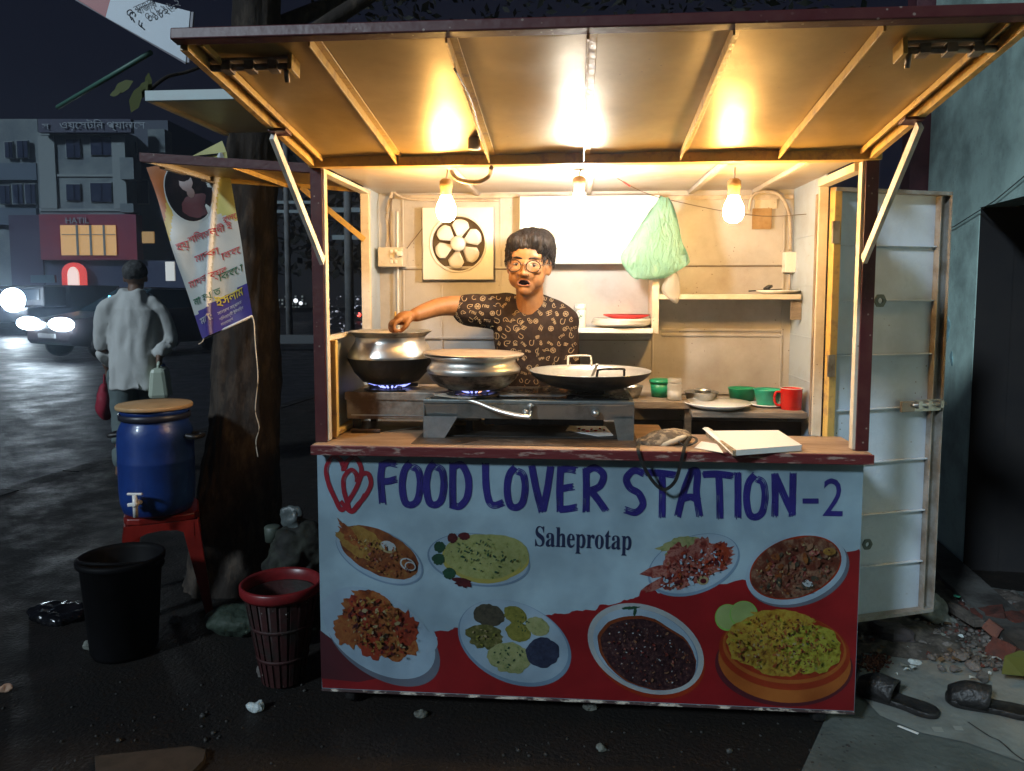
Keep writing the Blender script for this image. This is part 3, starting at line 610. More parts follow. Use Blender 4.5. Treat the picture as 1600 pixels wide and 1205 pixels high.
picture('printed picture of a brown curry with fried fish and egg', [('p_rim', blob(593, 868, 74, 38, 26)), ('p_plate', blob(592, 867, 72, 36, 26)), ('p_curry', blob(592, 863, 67, 33, 27, .06, 2, 1)),
  ('p_fish', blob(574, 840, 34, 10, 32, .3, 2, 2)), ('p_fish', blob(553, 852, 33, 12, 38, .3, 2, 3)), ('p_chick', blob(545, 835, 24, 8, 50, .5, 3, 3)), ('p_egg', blob(606, 855, 14, 9, 22, .05)), ('p_plate2', blob(607, 853, 12, 7, 22, .05))]
  + specks(['p_bean', 'p_curry', 'p_meat'], 600, 875, 50, 18, 27, 22, 2, 5, 5) + [('p_plate2', blob(637, 882, 13, 9, 30)), ('p_curry', blob(637, 882, 10.5, 6.5, 30)), ('p_plate2', blob(641, 885, 9, 7, 20)), ('p_curry', blob(641, 885, 7, 5, 20))] + specks(['p_chick', 'p_fish', 'p_curry', 'p_beet'], 592, 870, 58, 24, 27, 60, .8, 2.6, 105) + specks(['p_fish', 'p_egg'], 565, 846, 28, 9, 36, 26, .8, 2.4, 106))
picture('printed picture of a herb flatbread stack with green dips', [('p_rim', blob(748, 875, 81, 41, 8)), ('p_plate', blob(748, 874, 78, 39, 8)), ('p_rotiedge', blob(765, 872, 62, 35, 3, .04)), ('p_roti', blob(768, 868, 58, 33, 0, .05, 2, 1)), ('p_rotiedge', blob(752, 874, 62, 37, 8, .04, 2, 2)),
  ('p_roti', blob(754, 870, 60, 35, 6, .05, 2, 3)), ('p_green', blob(687, 855, 9, 9, 0, .2, 3, 1)), ('p_green', blob(685, 874, 10, 9, 0, .2, 3, 2)), ('p_green', blob(702, 896, 10, 9, 0, .2, 3, 3)), ('p_beet', blob(707, 841, 8, 8, 0, .2, 3, 1)), ('p_beet', blob(725, 838, 9, 6, 0, .2, 3, 2)), ('p_beet', blob(722, 910, 15, 7, 15, .4, 3, 2))]
  + specks('p_green', 754, 868, 52, 28, 6, 46, 1, 3, 9))
picture('printed picture of red meat pieces with lettuce on an oval plate', [('p_rim', blob(1084, 883, 75, 45, -20)), ('p_plate', blob(1084, 881, 72, 42, -20)), ('p_bh4', blob(1065, 853, 34, 14, -12, .4, 3, 3)), ('p_meat', blob(1078, 888, 66, 27, -22, .45, 2.5, 4, 64)), ('p_chick2', blob(1118, 868, 22, 20, -30, .5, 3, 5)), ('p_meat', blob(1060, 876, 26, 22, -50, .5, 3, 2)), ('p_meat', blob(1095, 865, 20, 24, 10, .5, 3, 8)),
  ('p_egg', blob(1098, 907, 9, 7, 0)), ('p_beet', blob(1099, 908, 5, 4, 0))] + specks(['p_plate', 'p_chick2', 'p_meat', 'p_beet'], 1080, 885, 55, 24, -22, 46, 1.5, 6, 11) + specks(['p_beet', 'p_curry', 'p_plate', 'p_meat', 'p_chick2'], 1080, 887, 60, 24, -22, 90, .8, 3, 107))
picture('printed picture of a bowl of brown meat and bean stew', [('p_rimshade', blob(1247, 893, 82, 54, -16)), ('p_plate', blob(1244, 889, 81, 53, -18)), ('p_orange2', blob(1243, 887, 74, 47, -18)), ('p_stew', blob(1243, 887, 72, 45, -18, .04))] +
  specks(['p_bean', 'p_stew', 'p_meat', 'p_bh1', 'p_curry'], 1243, 888, 58, 34, -18, 70, 3, 9, 21) + [('p_fish', blob(1296, 862, 10, 6, 0)), ('p_plate2', blob(1262, 912, 9, 5, 20, .2))] + specks(['p_bh1', 'p_curry', 'p_beet', 'p_bean', 'p_egg'], 1243, 888, 64, 38, -18, 110, .8, 3, 108))
picture('printed picture of roast chicken on a white leaf-shaped plate', [('p_rimshade', blob(598, 1000, 100, 58, 33)), ('p_plate', blob(592, 989, 98, 58, 33)), ('p_plate', blob(668, 1004, 16, 20, 0, .2)), ('p_plate', blob(514, 948, 13, 15, 0)), ('p_plate', blob(570, 935, 42, 16, 10)), ('p_chick', blob(590, 980, 66, 44, 33, .3, 2.2, 1, 72)), ('p_chick2', blob(570, 957, 30, 24, 40, .35, 3, 2)), ('p_chick', blob(580, 935, 28, 12, 15, .35, 3, 3)), ('p_chick2', blob(632, 985, 20, 28, 10, .4, 3, 5)),
  ('p_chick', blob(600, 985, 32, 14, 50, .3, 3, 6)), ('p_chick2', blob(585, 1010, 22, 22, 0, .4, 3, 7)), ('p_chick', blob(545, 985, 22, 24, 0, .4, 3, 8))] + specks(['p_egg', 'p_chick', 'p_chick2', 'p_beet', 'p_fish'], 588, 980, 58, 38, 33, 95, 1.5, 6, 31) + specks(['p_beet', 'p_curry', 'p_egg', 'p_chick2', 'p_fish'], 588, 980, 60, 40, 33, 150, .8, 3.2, 109))
picture('printed picture of six vegetable mashes on an oval plate', [('p_rim', blob(804, 1005, 93, 62, 24)), ('p_plate', blob(803, 1002, 89, 59, 24)), ('p_bh1', blob(764, 962, 25, 18, 10, .12, 3, 1)), ('p_bh2', blob(757, 995, 29, 19, 10, .25, 3, 2)), ('p_bh3', blob(805, 961, 19, 13, 25, .12, 3, 3)), ('p_bh3', blob(810, 988, 20, 15, 20, .12, 3, 4)), ('p_bh4', blob(840, 979, 19, 14, 25, .1, 3, 5)), ('p_bh4', blob(796, 1028, 34, 24, 12, .15, 3, 6)), ('p_bh5', blob(848, 1020, 26, 24, 0, .08, 3, 7))]
  + specks(['p_green'], 797, 1028, 28, 18, 10, 18, 1, 2.5, 41) + specks(['p_bh3', 'p_egg'], 757, 995, 22, 14, 10, 18, 1, 3, 42) + specks(['p_green'], 808, 975, 16, 20, 10, 14, 1, 2, 43))
picture('printed picture of a bowl of dark mash in chilli oil', [('p_orange2', blob(1012, 1021, 94, 66, 24)), ('p_plate2', blob(1009, 1014, 95, 66, 24)), ('p_rim', blob(1009, 1015, 86, 59, 24)), ('p_plate', blob(1008, 1014, 85, 58, 24)), ('p_dishrim', blob(1011, 1021, 81, 53, 24, .04)), ('p_dish', blob(1013, 1023, 78, 50, 24, .04)), ('p_green', blob(985, 950, 14, 2.5, -5, .4, 3, 1)), ('p_green', blob(992, 956, 2.5, 8, 10, .4, 3, 1))]
  + specks(['p_bean', 'p_beet', 'p_dish', 'p_meat'], 1012, 1022, 66, 42, 24, 60, 1, 3.5, 51) + specks(['p_plate2', 'p_dishrim', 'p_bean', 'p_dish'], 1012, 1022, 70, 44, 24, 150, .6, 1.8, 110))
picture('printed picture of yellow rice in an orange bowl with cucumber slices', [('p_dkred', blob(1225, 1040, 108, 64, 4)), ('p_orange', blob(1226, 1034, 104, 64, 6)), ('p_orange2', blob(1226, 1018, 103, 60, 6)), ('p_orange', blob(1226, 1013, 97, 55, 6)), ('p_orange2', blob(1226, 1010, 93, 52, 6)), ('p_cucrim', blob(1137, 965, 20, 21, 0)), ('p_cuc', blob(1137, 964, 18, 19, 0)), ('p_cucrim', blob(1162, 960, 22, 21, 0)), ('p_cuc', blob(1162, 959, 20, 19, 0)),
  ('p_rice', blob(1218, 1008, 84, 48, 6, .12, 3, 1, 72)), ('p_rice2', blob(1268, 1015, 46, 38, 0, .15, 3, 2)), ('p_rice', blob(1225, 966, 46, 13, 6, .3, 3, 3))] + specks(['p_rice', 'p_rice2', 'p_fish', 'p_curry', 'p_chick'], 1220, 1008, 80, 44, 6, 150, 1.5, 5, 61, .5) + specks(['p_green', 'p_curry', 'p_beet'], 1232, 1010, 78, 38, 6, 30, 1, 3, 62, .5) + specks(['p_egg', 'p_curry', 'p_fish', 'p_beet', 'p_chick2'], 1220, 1008, 82, 44, 6, 190, .8, 2.6, 111))
mb = MB(); mb.add([PF(u, v, 1.8) for u, v in ((500, 985), (520, 1000), (560, 1040), (600, 1058), (560, 1066), (502, 1060))], [(0, 1, 2, 3, 4, 5)]); mb.build('shadow_print', 'p_dkred', banner, fix=False)
# ================================================================ LAMPS AND WIRING
def emat(name, c, s, base=(0.8, 0.8, 0.8)):
    m = mat(name, base, .4, emit=c, estr=s); return m
M['warm'] = emat('warm_bulb_glass', (1.0, 0.56, 0.17), 360)
M['cool'] = emat('cool_bulb_glass', (1.0, 0.93, 0.82), 470)
BPROF = [(.0, -.118), (.012, -.117), (.024, -.110), (.031, -.098), (.034, -.084), (.033, -.070), (.028, -.054), (.021, -.040), (.018, -.030)]
def bulb(p, m, label, drop):
    t = thing('light_bulb', p, label, 'light bulb', 'bulbs hanging behind the front beam')
    MB().lathe(BPROF, p, 24).build('bulb_glass', m, t)
    MB().lathe([(.0, -.029), (.0185, -.029), (.019, -.004), (.022, -.002), (.022, .018), (.014, .026), (0, .026)], p, 20).build('lamp_socket', 'brown', t)
    MB().tube([p + Vector((0, 0, .02)), p + Vector((.004, .01, drop))], .003, 6).build('lamp_cord', 'cable', t)
    return t
bl = P(697, 292, .12); br_ = P(1147, 292, .12)
bulb(bl, 'warm', 'glowing warm bulb at the left, in front of the exhaust fan', .065)
bulb(br_, 'warm', 'glowing warm bulb at the right, beside the green bag', .065)
bulb(P(905, 288, .20), 'cool', 'brightest bulb in the middle, in front of the white cupboard', .055)
t = thing('bulb_holder', CP(-.125, .18, .05), 'small grey bulb holder dangling from a wire under the canopy', 'bulb holder')
p = P(741, 218, -.16)
MB().lathe([(0, -.03), (.018, -.03), (.019, -.026), (.019, .02), (.014, .03), (0, .03)], p, 16).build('holder_body', mat('grey_bakelite', (.45, .45, .45), .5), t)
MB().tube(crom([p + Vector((0, 0, .03)), p + Vector((-.01, .0, .05)), CP(-.30, .24, .03), CP(-.29, .5, .028), CP(-.302, .7, .03)]), .0028, 6).build('holder_wire', 'black', t)
m = MB(); m.tube(crom([P(768, 262, -.03), P(765, 275, .02), P(750, 284, .03), P(728, 284, .04), P(712, 278, .06), P(705, 266, .08)]), .0075, 10)
tag(m.build('conduit_loop', 'cable'), 'beige flexible conduit looping under the front beam near the left bulb', 'conduit')
# conduits and boxes
def cable(name, pts, r, m, label, cat='cable'):
    return tag(MB().tube(crom(pts), r, 8).build(name, m), label, cat)
cable('wire_bundle', [P(604, 284, .74), P(612, 300, .745), P(604, 330, .74), P(606, 360, .745), P(603, 392, .745)], .007, 'cable', 'bundle of wires coming down the back corner to the switch board')
cable('wire_bundle', [P(606, 282, .75), P(617, 302, .75), P(640, 311, .77), P(690, 313, .78), P(780, 313, .785)], .006, 'cable', 'wires running along the top of the back wall above the exhaust fan')
cable('thin_wire', [P(612, 310, .73), P(609, 350, .735), P(611, 392, .735)], .004, mat('dark_wire', (.12, .08, .05), .5), 'dark wire beside the bundle above the switch board')
cable('conduit_pipe', [P(621, 330, .775), P(621, 400, .775), P(622, 470, .775), P(624, 600, .775)], .005, 'whitepl', 'white conduit pipe straight down the left back corner')
cable('thin_wire', [P(633, 392, .79), P(650, 370, .79), P(675, 338, .775)], .0018, mat('dark_wire', (.12, .08, .05), .5), 'thin wire slanting from the switch board to the exhaust fan')
cable('conduit_pipe', [P(1170, 330, .76), P(1176, 306, .76), P(1195, 299, .76), P(1218, 305, .765), P(1232, 330, .77), P(1235, 360, .775), P(1235, 392, .775)], .007, 'cable', 'pale conduit arching over the cardboard piece to the white box')
cable('conduit_pipe', [P(1234, 425, .775), P(1233, 455, .775)], .004, 'cable', 'short conduit between the white box and the right shelf')
cable('clothes_string', [P(965, 279, .30), P(1000, 298, .45), P(1040, 311, .62), P(1130, 330, .70), P(1200, 338, .76), P(1268, 334, .60)], .0014, mat('dark_wire', (.12, .08, .05), .5), 'thin string tied across the inside of the stall', 'string')
M['red'] = mat('red_cloth', (.55, .03, .03), .6, c2=(.4, .015, .02), scale=30)
tag(MB().bar(P(974, 284, .34), P(984, 291, .38), .004, .004).build('red_knot', 'red'), 'red knot on the string near the ceiling', 'knot')
pr = P(1268, 318, .58)
tag(MB().add([pr + Vector(q) for q in ((-.004, -.01, .02), (-.004, .012, .0), (-.004, .0, -.035), (-.004, -.012, -.005), (-.004, -.004, -.06), (-.004, .008, -.075), (-.004, .010, -.03))], [(0, 1, 2, 3), (2, 6, 5, 4)]).build('red_ribbon', 'red', solid=.002), 'small red ribbon tied on the right inner wall', 'ribbon')
t = thing('switch_board', P(608, 403, .73), 'beige electric switch board in the back left corner beside the exhaust fan', 'switch board')
a, b = P(592, 387, .72), P(631, 417, .72)
B('switch_box', 'cream', t, a.x, b.x, .70, .79, b.z, a.z, .003)
for i, (u, v) in enumerate(((612, 393), (619, 393), (612, 401), (619, 401), (612, 409), (619, 409))):
    q = P(u, v, .70); B('switch', 'whitepl', t, q.x - .005, q.x + .005, .694, .6995, q.z - .007, q.z + .007, .001)
q = P(625, 396, .69); B('plug', 'whitepl', t, q.x - .012, q.x + .012, .672, .6995, q.z - .012, q.z + .008, .004)
a, b = P(1226, 394, .76), P(1243, 426, .76)
tag(B('junction_box', 'whitepl', None, a.x, b.x, .745, .798, b.z, a.z, .003), 'white plastic junction box in the back right corner', 'junction box')
a, b = P(1176, 326, .79), P(1205, 358, .79)
tag(B('cardboard_piece', 'brown', None, a.x, b.x, .786, .798, b.z, a.z, .001), 'square of brown cardboard on the back wall right of the right bulb', 'cardboard')
a, b = P(1180, 300, .79), P(1214, 326, .79)
tag(B('cardboard_piece', 'cream', None, a.x, b.x, .790, .798, b.z, a.z, .001), 'pale paper sheet on the back wall above the brown cardboard', 'paper')
# exhaust fan
fc = P(716, 381, .775); t = thing('exhaust_fan', fc, 'white square exhaust fan on the back wall left of the boy', 'exhaust fan')
hs = .152; ro = .118; N = 48
outer = []; inner = []
for k in range(N):
    an = 2 * math.pi * k / N; c_, s_ = math.cos(an), math.sin(an); f = hs / max(abs(c_), abs(s_)); outer.append((f * c_, f * s_)); inner.append((ro * c_, ro * s_))
m = MB(); vs = [fc + Vector((x, y, z)) for y in (-.012, .0) for ring in (outer, inner) for x, z in ring]; fs = []
for k in range(N): q = (k + 1) % N; fs += [(k, q, N + q, N + k), (2 * N + k, 3 * N + k, 3 * N + q, 2 * N + q), (k, 2 * N + k, 2 * N + q, q), (N + k, N + q, 3 * N + q, 3 * N + k)]
m.add(vs, fs).build('fan_plate', 'whitepl', t, bevel=.002)
RX = Matrix.Rotation(R(90), 3, 'X')
m = MB().lathe([(ro + .004, .0), (ro + .006, .014), (ro - .002, .016), (ro - .004, -.016), (ro - .002, -.02)], fc, 48, ax=RX); m.build('fan_ring', 'whitepl', t)
m = MB(); m.lathe([(0, 0), (ro, 0)], fc + Vector((0, .020, 0)), 40, ax=RX); m.build('fan_back', mat('fan_dark', (.07, .045, .02), .7), t)
for k in range(6):
    an = R(22 + 60 * k); mb = MB(); vs = []; nn = 7
    for j in range(5):
        r = .030 + (.104 - .030) * j / 4
        half = R(13 + 13 * math.sin(math.pi * min(1, j / 4 * .62 + .05))) if j < 4 else R(16)
        for i in range(nn):
            f = i / (nn - 1) * 2 - 1; aa = an + f * half; rr = r * (1 - .05 * f * f * (j / 4))
            vs.append(fc + Vector((rr * math.cos(aa), .006 - .008 * f - .004, rr * math.sin(aa))))
    fs = [(j * nn + i, j * nn + i + 1, (j + 1) * nn + i + 1, (j + 1) * nn + i) for j in range(4) for i in range(nn - 1)]
    mb.add(vs, fs, 0, True).build('fan_blade', 'whitepl', t, solid=.002)
MB().lathe([(0, .018), (.026, .017), (.032, .008), (.032, -.01), (0, -.01)], fc + Vector((0, -.005, 0)), 24, ax=RX).build('fan_hub', 'whitepl', t)
# green bag and clear bag
def hangbag(name, pts_l, pts_r, Y, th, m, label, cat, seed, fold=.012):
    mb = MB(); nl = len(pts_l); K = 26; vs = []
    Lc = crom([P(u, v, Y) for u, v in pts_l], 5); Rc = crom([P(u, v, Y) for u, v in pts_r], 5); n = min(len(Lc), len(Rc))
    for j in range(n):
        f = j / (n - 1); c = (Lc[j] + Rc[j]) / 2; hw = (Rc[j] - Lc[j]) / 2
        for k in range(K):
            t_ = 2 * math.pi * k / K; bulge = th * (math.sin(math.pi * min(1, f * .85 + .12)) ** .7)
            q = c + hw * math.cos(t_) + Vector((0, math.sin(t_) * bulge, 0))
            d = noise.noise(Vector((math.cos(t_) * 4 + seed, math.sin(t_) * 4, f * 2.2))) * fold + noise.noise(Vector((math.cos(t_) * 9, math.sin(t_) * 9 + seed, f * 5))) * fold * .5
            q += Vector((math.cos(t_) * d * .5, math.sin(t_) * d + d * .7, d * .3)); vs.append(q)
    fs = [(j * K + k, j * K + (k + 1) % K, (j + 1) * K + (k + 1) % K, (j + 1) * K + k) for j in range(n - 1) for k in range(K)]
    fs.append(tuple((n - 1) * K + k for k in range(K)))
    mb.add(vs, fs, 0, True); return tag(mb.build(name, m), label, cat)
def transl(name, c, c2=None, mixf=.45, rough=.3, tr=.15, bump=0):
    m = bpy.data.materials.new(name); m.use_nodes = True; n = m.node_tree; L = n.links.new; n.nodes.remove(n.nodes['Principled BSDF'])
    o = n.nodes['Material Output']; p_ = n.nodes.new('ShaderNodeBsdfPrincipled'); p_.inputs['Base Color'].default_value = (*c, 1); p_.inputs['Roughness'].default_value = rough
    tl = n.nodes.new('ShaderNodeBsdfTranslucent'); tl.inputs[0].default_value = (*c, 1)
    if bump:
        tc = n.nodes.new('ShaderNodeTexCoord'); mp = n.nodes.new('ShaderNodeMapping'); mp.inputs['Scale'].default_value = (1.6, 1, .55); nz = n.nodes.new('ShaderNodeTexNoise'); nz.inputs['Scale'].default_value = 34; nz.inputs['Detail'].default_value = 5; nz.inputs['Distortion'].default_value = 1.2; bp = n.nodes.new('ShaderNodeBump'); bp.inputs['Distance'].default_value = .03
        L(tc.outputs['Object'], mp.inputs[0]); L(mp.outputs[0], nz.inputs['Vector']); L(nz.outputs[0], bp.inputs['Height']); L(bp.outputs[0], p_.inputs['Normal']); L(bp.outputs[0], tl.inputs['Normal'])
    tp = n.nodes.new('ShaderNodeBsdfTransparent')
    a = n.nodes.new('ShaderNodeMixShader'); a.inputs[0].default_value = mixf; L(p_.outputs[0], a.inputs[1]); L(tl.outputs[0], a.inputs[2])
    b = n.nodes.new('ShaderNodeMixShader'); b.inputs[0].default_value = tr; L(a.outputs[0], b.inputs[1]); L(tp.outputs[0], b.inputs[2]); L(b.outputs[0], o.inputs[0]); return m
M['poly'] = transl('green_polythene', (.42, .78, .64), tr=.32, mixf=.55, bump=1)
M['clear'] = transl('clear_polythene', (.66, .64, .60), tr=.45)
hangbag('green_bag', [(1036, 309), (1018, 335), (990, 372), (968, 402), (986, 432), (1000, 436)], [(1044, 309), (1056, 335), (1064, 372), (1073, 400), (1074, 414), (1040, 434)], .60, .028, 'poly', 'crumpled pale green polythene bag hanging beside the white cupboard', 'plastic bag', 3, .034)
hangbag('clear_bag', [(1046, 424), (1038, 440), (1034, 455), (1048, 470), (1056, 474)], [(1056, 424), (1062, 440), (1062, 458), (1060, 470), (1058, 474)], .62, .022, 'clear', 'small clear plastic bag hanging below the green bag', 'plastic bag', 9, .01)

# ================================================================ SHELF THINGS
def lathe_thing(name, prof, p, m, label, cat, n=32, group=None, **k):
    o = MB().lathe(prof, p, n, **k).build(name, m); return tag(o, label, cat, group)
zs = P(960, 513, .68).z
p = P(972, 505, .69)
plate_prof = lambda r, h=.012, th=.0035: [(0, 0), (r * .55, 0), (r * .62, .001), (r, h), (r, h + th), (r * .6, th), (0, th)]
for i in range(5):
    lathe_thing('plate', plate_prof(.125 + .002 * (i % 2), .016), Vector((p.x + .002 * i, .705, zs + .0012 + .0052 * i)), 'ceramic', ('white plate at the bottom of the shelf stack', 'second white plate from the bottom of the shelf stack', 'middle white plate of the shelf stack', 'fourth white plate from the bottom of the shelf stack', 'topmost white plate of the shelf stack, under the red one')[i], 'plate', group='plates stacked on the small shelf')
lathe_thing('plate', plate_prof(.095, .014), Vector((p.x + .018, .70, zs + .0385)), 'red', 'red plastic plate on top of the white plate stack', 'plate', group='plates stacked on the small shelf')
def jar(p, r, h, body, lid, label, fill=None):
    t = thing('jar', p, label, 'jar')
    MB().lathe([(0, 0), (r, 0), (r * 1.02, .004), (r * 1.02, h * .72), (r * .86, h * .78), (0, h * .78)], p, 20).build('jar_body', body, t)
    MB().lathe([(0, h * .785), (r * .95, h * .785), (r * .98, h * .80), (r * .98, h), (0, h)], p, 20).build('jar_lid', lid, t)
    if fill: MB().lathe([(0, .003), (r * .93, .003), (r * .93, h * .4), (0, h * .45)], p, 20).build('jar_content', fill, t)
M['printwhite'] = mat('printed_jar', (.72, .70, .64), .35, c2=(.12, .22, .16), scale=50, lo=.56, hi=.6)
q = P(906, 513, .66); jar(Vector((q.x, .66, zs + .001)), .0235, .098, 'printwhite', 'whitepl', 'white printed jar with a white lid on the small shelf next to the plates')
q = P(888, 513, .66); jar(Vector((q.x - .012, .70, zs + .001)), .02, .085, 'printwhite', 'clear', 'small pale jar partly hidden behind the boy shoulder')
zr = P(1140, 460, .7).z
q = P(1218, 458, .69); lathe_thing('plate', plate_prof(.088, .012), Vector((q.x - .005, .70, zr + .001)), 'ceramic', 'white plate at the right end of the long back shelf', 'plate')
t = tag(MB().bar(P(1170, 455, .7), P(1222, 452, .7), .012, .005).bar(P(1196, 452, .68), P(1204, 447, .7), .02, .01).build('serving_spoon', 'black'), 'dark spoon lying on the long back shelf behind the plate', 'spoon')
# ================================================================ RIGHT LOW SHELF
def zsh(v, Y): return P(1000, v, Y).z
z1 = zsh(643, .44) + .001; z2 = zsh(627, .52) + .001
M['gplast'] = mat('green_plastic', (.012, .26, .13), .35, c2=(.01, .2, .1), scale=12)
M['tplast'] = mat('turquoise_plastic', (.02, .36, .24), .35, c2=(.015, .28, .19), scale=12)
M['rplast'] = mat('red_plastic', (.60, .018, .012), .25, c2=(.5, .012, .01), scale=12, coat=.3)
def onshelf(u, Y): return P(u, 600, Y).x
t = thing('green_tub', (onshelf(1032, .66), .66, z2), 'green plastic tub with a lid behind the salt jar', 'tub')
pp = Vector((onshelf(1032, .66), .66, z2)); MB().lathe([(0, 0), (.036, 0), (.042, .055), (0, .055)], pp, 24).build('tub_body', 'gplast', t); MB().lathe([(0, .056), (.045, .056), (.046, .068), (.03, .073), (0, .073)], pp, 24).build('tub_lid', 'gplast', t)
jar(Vector((onshelf(1054, .56), .56, z2)), .0275, .086, 'clear', 'clear', 'clear plastic jar half full of salt in front of the green tub', 'white')
bowl = lambda r, h, th=.002: [(0, 0), (r * .6, 0), (r * .85, h * .4), (r, h), (r * 1.04, h + .001), (r * 1.02, h + .003), (r - th, h), (r * .83, h * .4 + th), (r * .58, th), (0, th)]
lathe_thing('bowl', bowl(.068, .045), Vector((onshelf(1096, .68), .68, z1)), 'steel', 'stainless steel bowl behind the large white plate', 'bowl')
lathe_thing('bowl', bowl(.035, .03), Vector((onshelf(1098, .69), .69, z1 + .022)), 'steel', 'small shiny steel bowl sitting inside the larger steel bowl', 'bowl')
lathe_thing('bowl', [(0, 0), (.045, 0), (.056, .058), (.059, .062), (.053, .060), (.043, .003), (0, .003)], Vector((onshelf(1160, .70), .70, z1)), 'gplast', 'dark green plastic bowl, the left one of the two', 'bowl', group='green plastic bowls')
lathe_thing('plate', plate_prof(.072, .01), Vector((onshelf(1200, .60), .60, z1)), 'ceramic', 'white plate under the turquoise bowl beside the red mug', 'plate')
lathe_thing('bowl', [(0, 0), (.040, 0), (.052, .060), (.056, .066), (.049, .062), (.038, .003), (0, .003)], Vector((onshelf(1200, .60), .60, z1 + .0045)), 'tplast', 'turquoise plastic bowl standing on a white plate beside the red mug', 'bowl', group='green plastic bowls')
t = thing('mug', (onshelf(1236, .53), .53, z1), 'glossy red plastic mug with its handle to the left', 'mug')
pp = Vector((onshelf(1237, .53), .53, z1)); MB().lathe([(0, 0), (.036, 0), (.039, .003), (.041, .080), (.0425, .083), (.039, .083), (.037, .006), (0, .006)], pp, 28).build('mug_body', 'rplast', t)
MB().lathe([(.0385, .0832), (.0425, .0832), (.0425, .0850), (.0385, .0850), (.0385, .0832)], pp, 28).build('mug_rim', 'ceramic', t)
MB().tube(crom([pp + Vector((-.040, 0, .068)), pp + Vector((-.058, 0, .066)), pp + Vector((-.064, 0, .042)), pp + Vector((-.056, 0, .020)), pp + Vector((-.039, 0, .016))]), .005, 8).build('mug_handle', 'rplast', t)
lathe_thing('plate', plate_prof(.128, .022, .004), Vector((onshelf(1124, .50), .53, z1 + .001)), 'ceramic', 'large white plate at the front edge of the right shelf', 'plate', n=40)
lathe_thing('bowl', bowl(.05, .045), Vector((onshelf(985, .62), .62, z2)), 'steel', 'dim steel bowl behind the right end of the wok', 'bowl')
# ================================================================ STOVES
ZC = CT + .027
def burner(t, c, r, flame=True, big=0):
    MB().lathe([(r * .95, 0), (r, .006), (r * .7, .010), (r * .68, 0)], c, 28).build('burner_ring', 'black', t)
    MB().lathe([(0, 0), (.034, 0), (.036, .014), (.026, .018), (0, .018)], c, 20).build('burner_head', 'black', t)
    sp_ = MB()
    for k in range(5):
        an = R(72 * k + 18); d = Vector((math.cos(an), math.sin(an), 0)); MB().bar(c + d * .045 + Vector((0, 0, .017)), c + d * r + Vector((0, 0, .017)), .005, .012).build('pot_support', 'black', t)
    if flame:
        f = MB()
        for k in range(20):
            an = 2 * math.pi * k / 20; d = Vector((math.cos(an), math.sin(an), 0)); b0_ = c + d * .038 + Vector((0, 0, .012)); hh = rnd.uniform(.7, 1.15)
            f.tube([b0_, b0_ + d * .012 + Vector((0, 0, .004 * hh)), b0_ + d * .028 * hh + Vector((0, 0, .011 * hh)), b0_ + d * .040 * hh + Vector((0, 0, .014))], [.0022, .0042, .0034, .0006], 6, m=(1 if big and k % 5 in (2,) else 0))
        f.build('flame', ['flame', 'flame2'], t)
M['flame'] = emat('blue_flame', (.30, .34, 1.0), 2.4, (.02, .02, .05)); M['flame2'] = emat('orange_flame', (1.0, .42, .22), 2.2, (.05, .02, .02))
t = thing('gas_stove', (-.6, .33, ZC), 'greasy rusty gas stove under the tall left pot', 'gas stove')
X0, X1 = -.845, -.36
B('stove_body', 'rusty', t, X0, X1, .19, .50, .990, 1.082, .006)
B('stove_lip', 'rusty', t, X0 - .003, X1, .182, .189, 1.060, 1.090, .003)
m = MB(); m.box(X0 + .02, X1 - .05, .184, .1885, 1.004, 1.008); m.build('stove_trim', 'steel', t)
for x in (X0 + .03, X1 - .04):
    for y in (.22, .46): B('stove_foot', 'black', t, x - .012, x + .012, y - .012, y + .012, .937, .9895, .001)
t1c = P(611, 600, .31); c1 = Vector((t1c.x, .31, 1.0825)); burner(t, c1, .10, True)
q = P(645, 604, .22); MB().lathe([(.0, 0), (.075, .0), (.085, .006), (.08, .008), (.0, .004)], Vector((-.56, .27, 1.083)), 24).build('drip_pan', 'rusty', t)
t = thing('gas_stove', (-.19, .28, ZC), 'wide stainless two-burner gas stove under the middle pot and the wok', 'gas stove')
X0, X1 = -.545, .178
M['stovesteel'] = mat('grimy_stove_steel', (.30, .33, .32), .34, metal=.8, c2=(.13, .13, .12), scale=6, lo=.42, hi=.66, rvar=.25, bump=.2)
B('stove_top', 'stovesteel', t, X0, X1, .10, .47, 1.064, 1.078, .003)
B('stove_glass', mat('black_glass_top', (.008, .008, .009), .12, c2=(.02, .018, .016), scale=10, rvar=.3), t, X0 + .02, X1 - .015, .125, .455, 1.0785, 1.082, .001)
MB().prism([(X0, .10, 1.063), (X1, .10, 1.063), (X1, .112, 1.012), (X0, .112, 1.012)], (0, .004, 0)).build('stove_front', 'stovesteel', t)
for x in (X0 + .001, X1 - .004):
    MB().box(x, x + .003, .10, .47, .945, 1.063).build('stove_side', 'stovesteel', t)
MB().add([(X0 + .001, .097, 1.02), (X0 + .12, .097, 1.02), (X0 + .075, .097, .945), (X0 + .001, .097, .945)], [(0, 1, 2, 3)]).build('stove_leg', 'steel', t, solid=.002)
MB().add([(X1 - .07, .097, 1.02), (X1 - .001, .097, 1.02), (X1 - .001, .097, .945), (X1 - .055, .097, .945)], [(0, 1, 2, 3)]).build('stove_leg', 'stovesteel', t, solid=.002)
for u in (822, 930):
    k_ = P(u, 645, .095); m = MB(); m.lathe([(0, .0), (.012, 0), (.014, .008), (.010, .022), (0, .024)], Vector((k_.x, .10, k_.z)), 16, ax=RX); m.build('stove_knob', 'steel', t)
c2_ = P(740, 600, .20); c3 = P(922, 600, .24)
C2 = Vector((c2_.x, .20, 1.082)); C3 = Vector((c3.x, .26, 1.082)); burner(t, C2, .10, True, 1); burner(t, C3, .085, False)
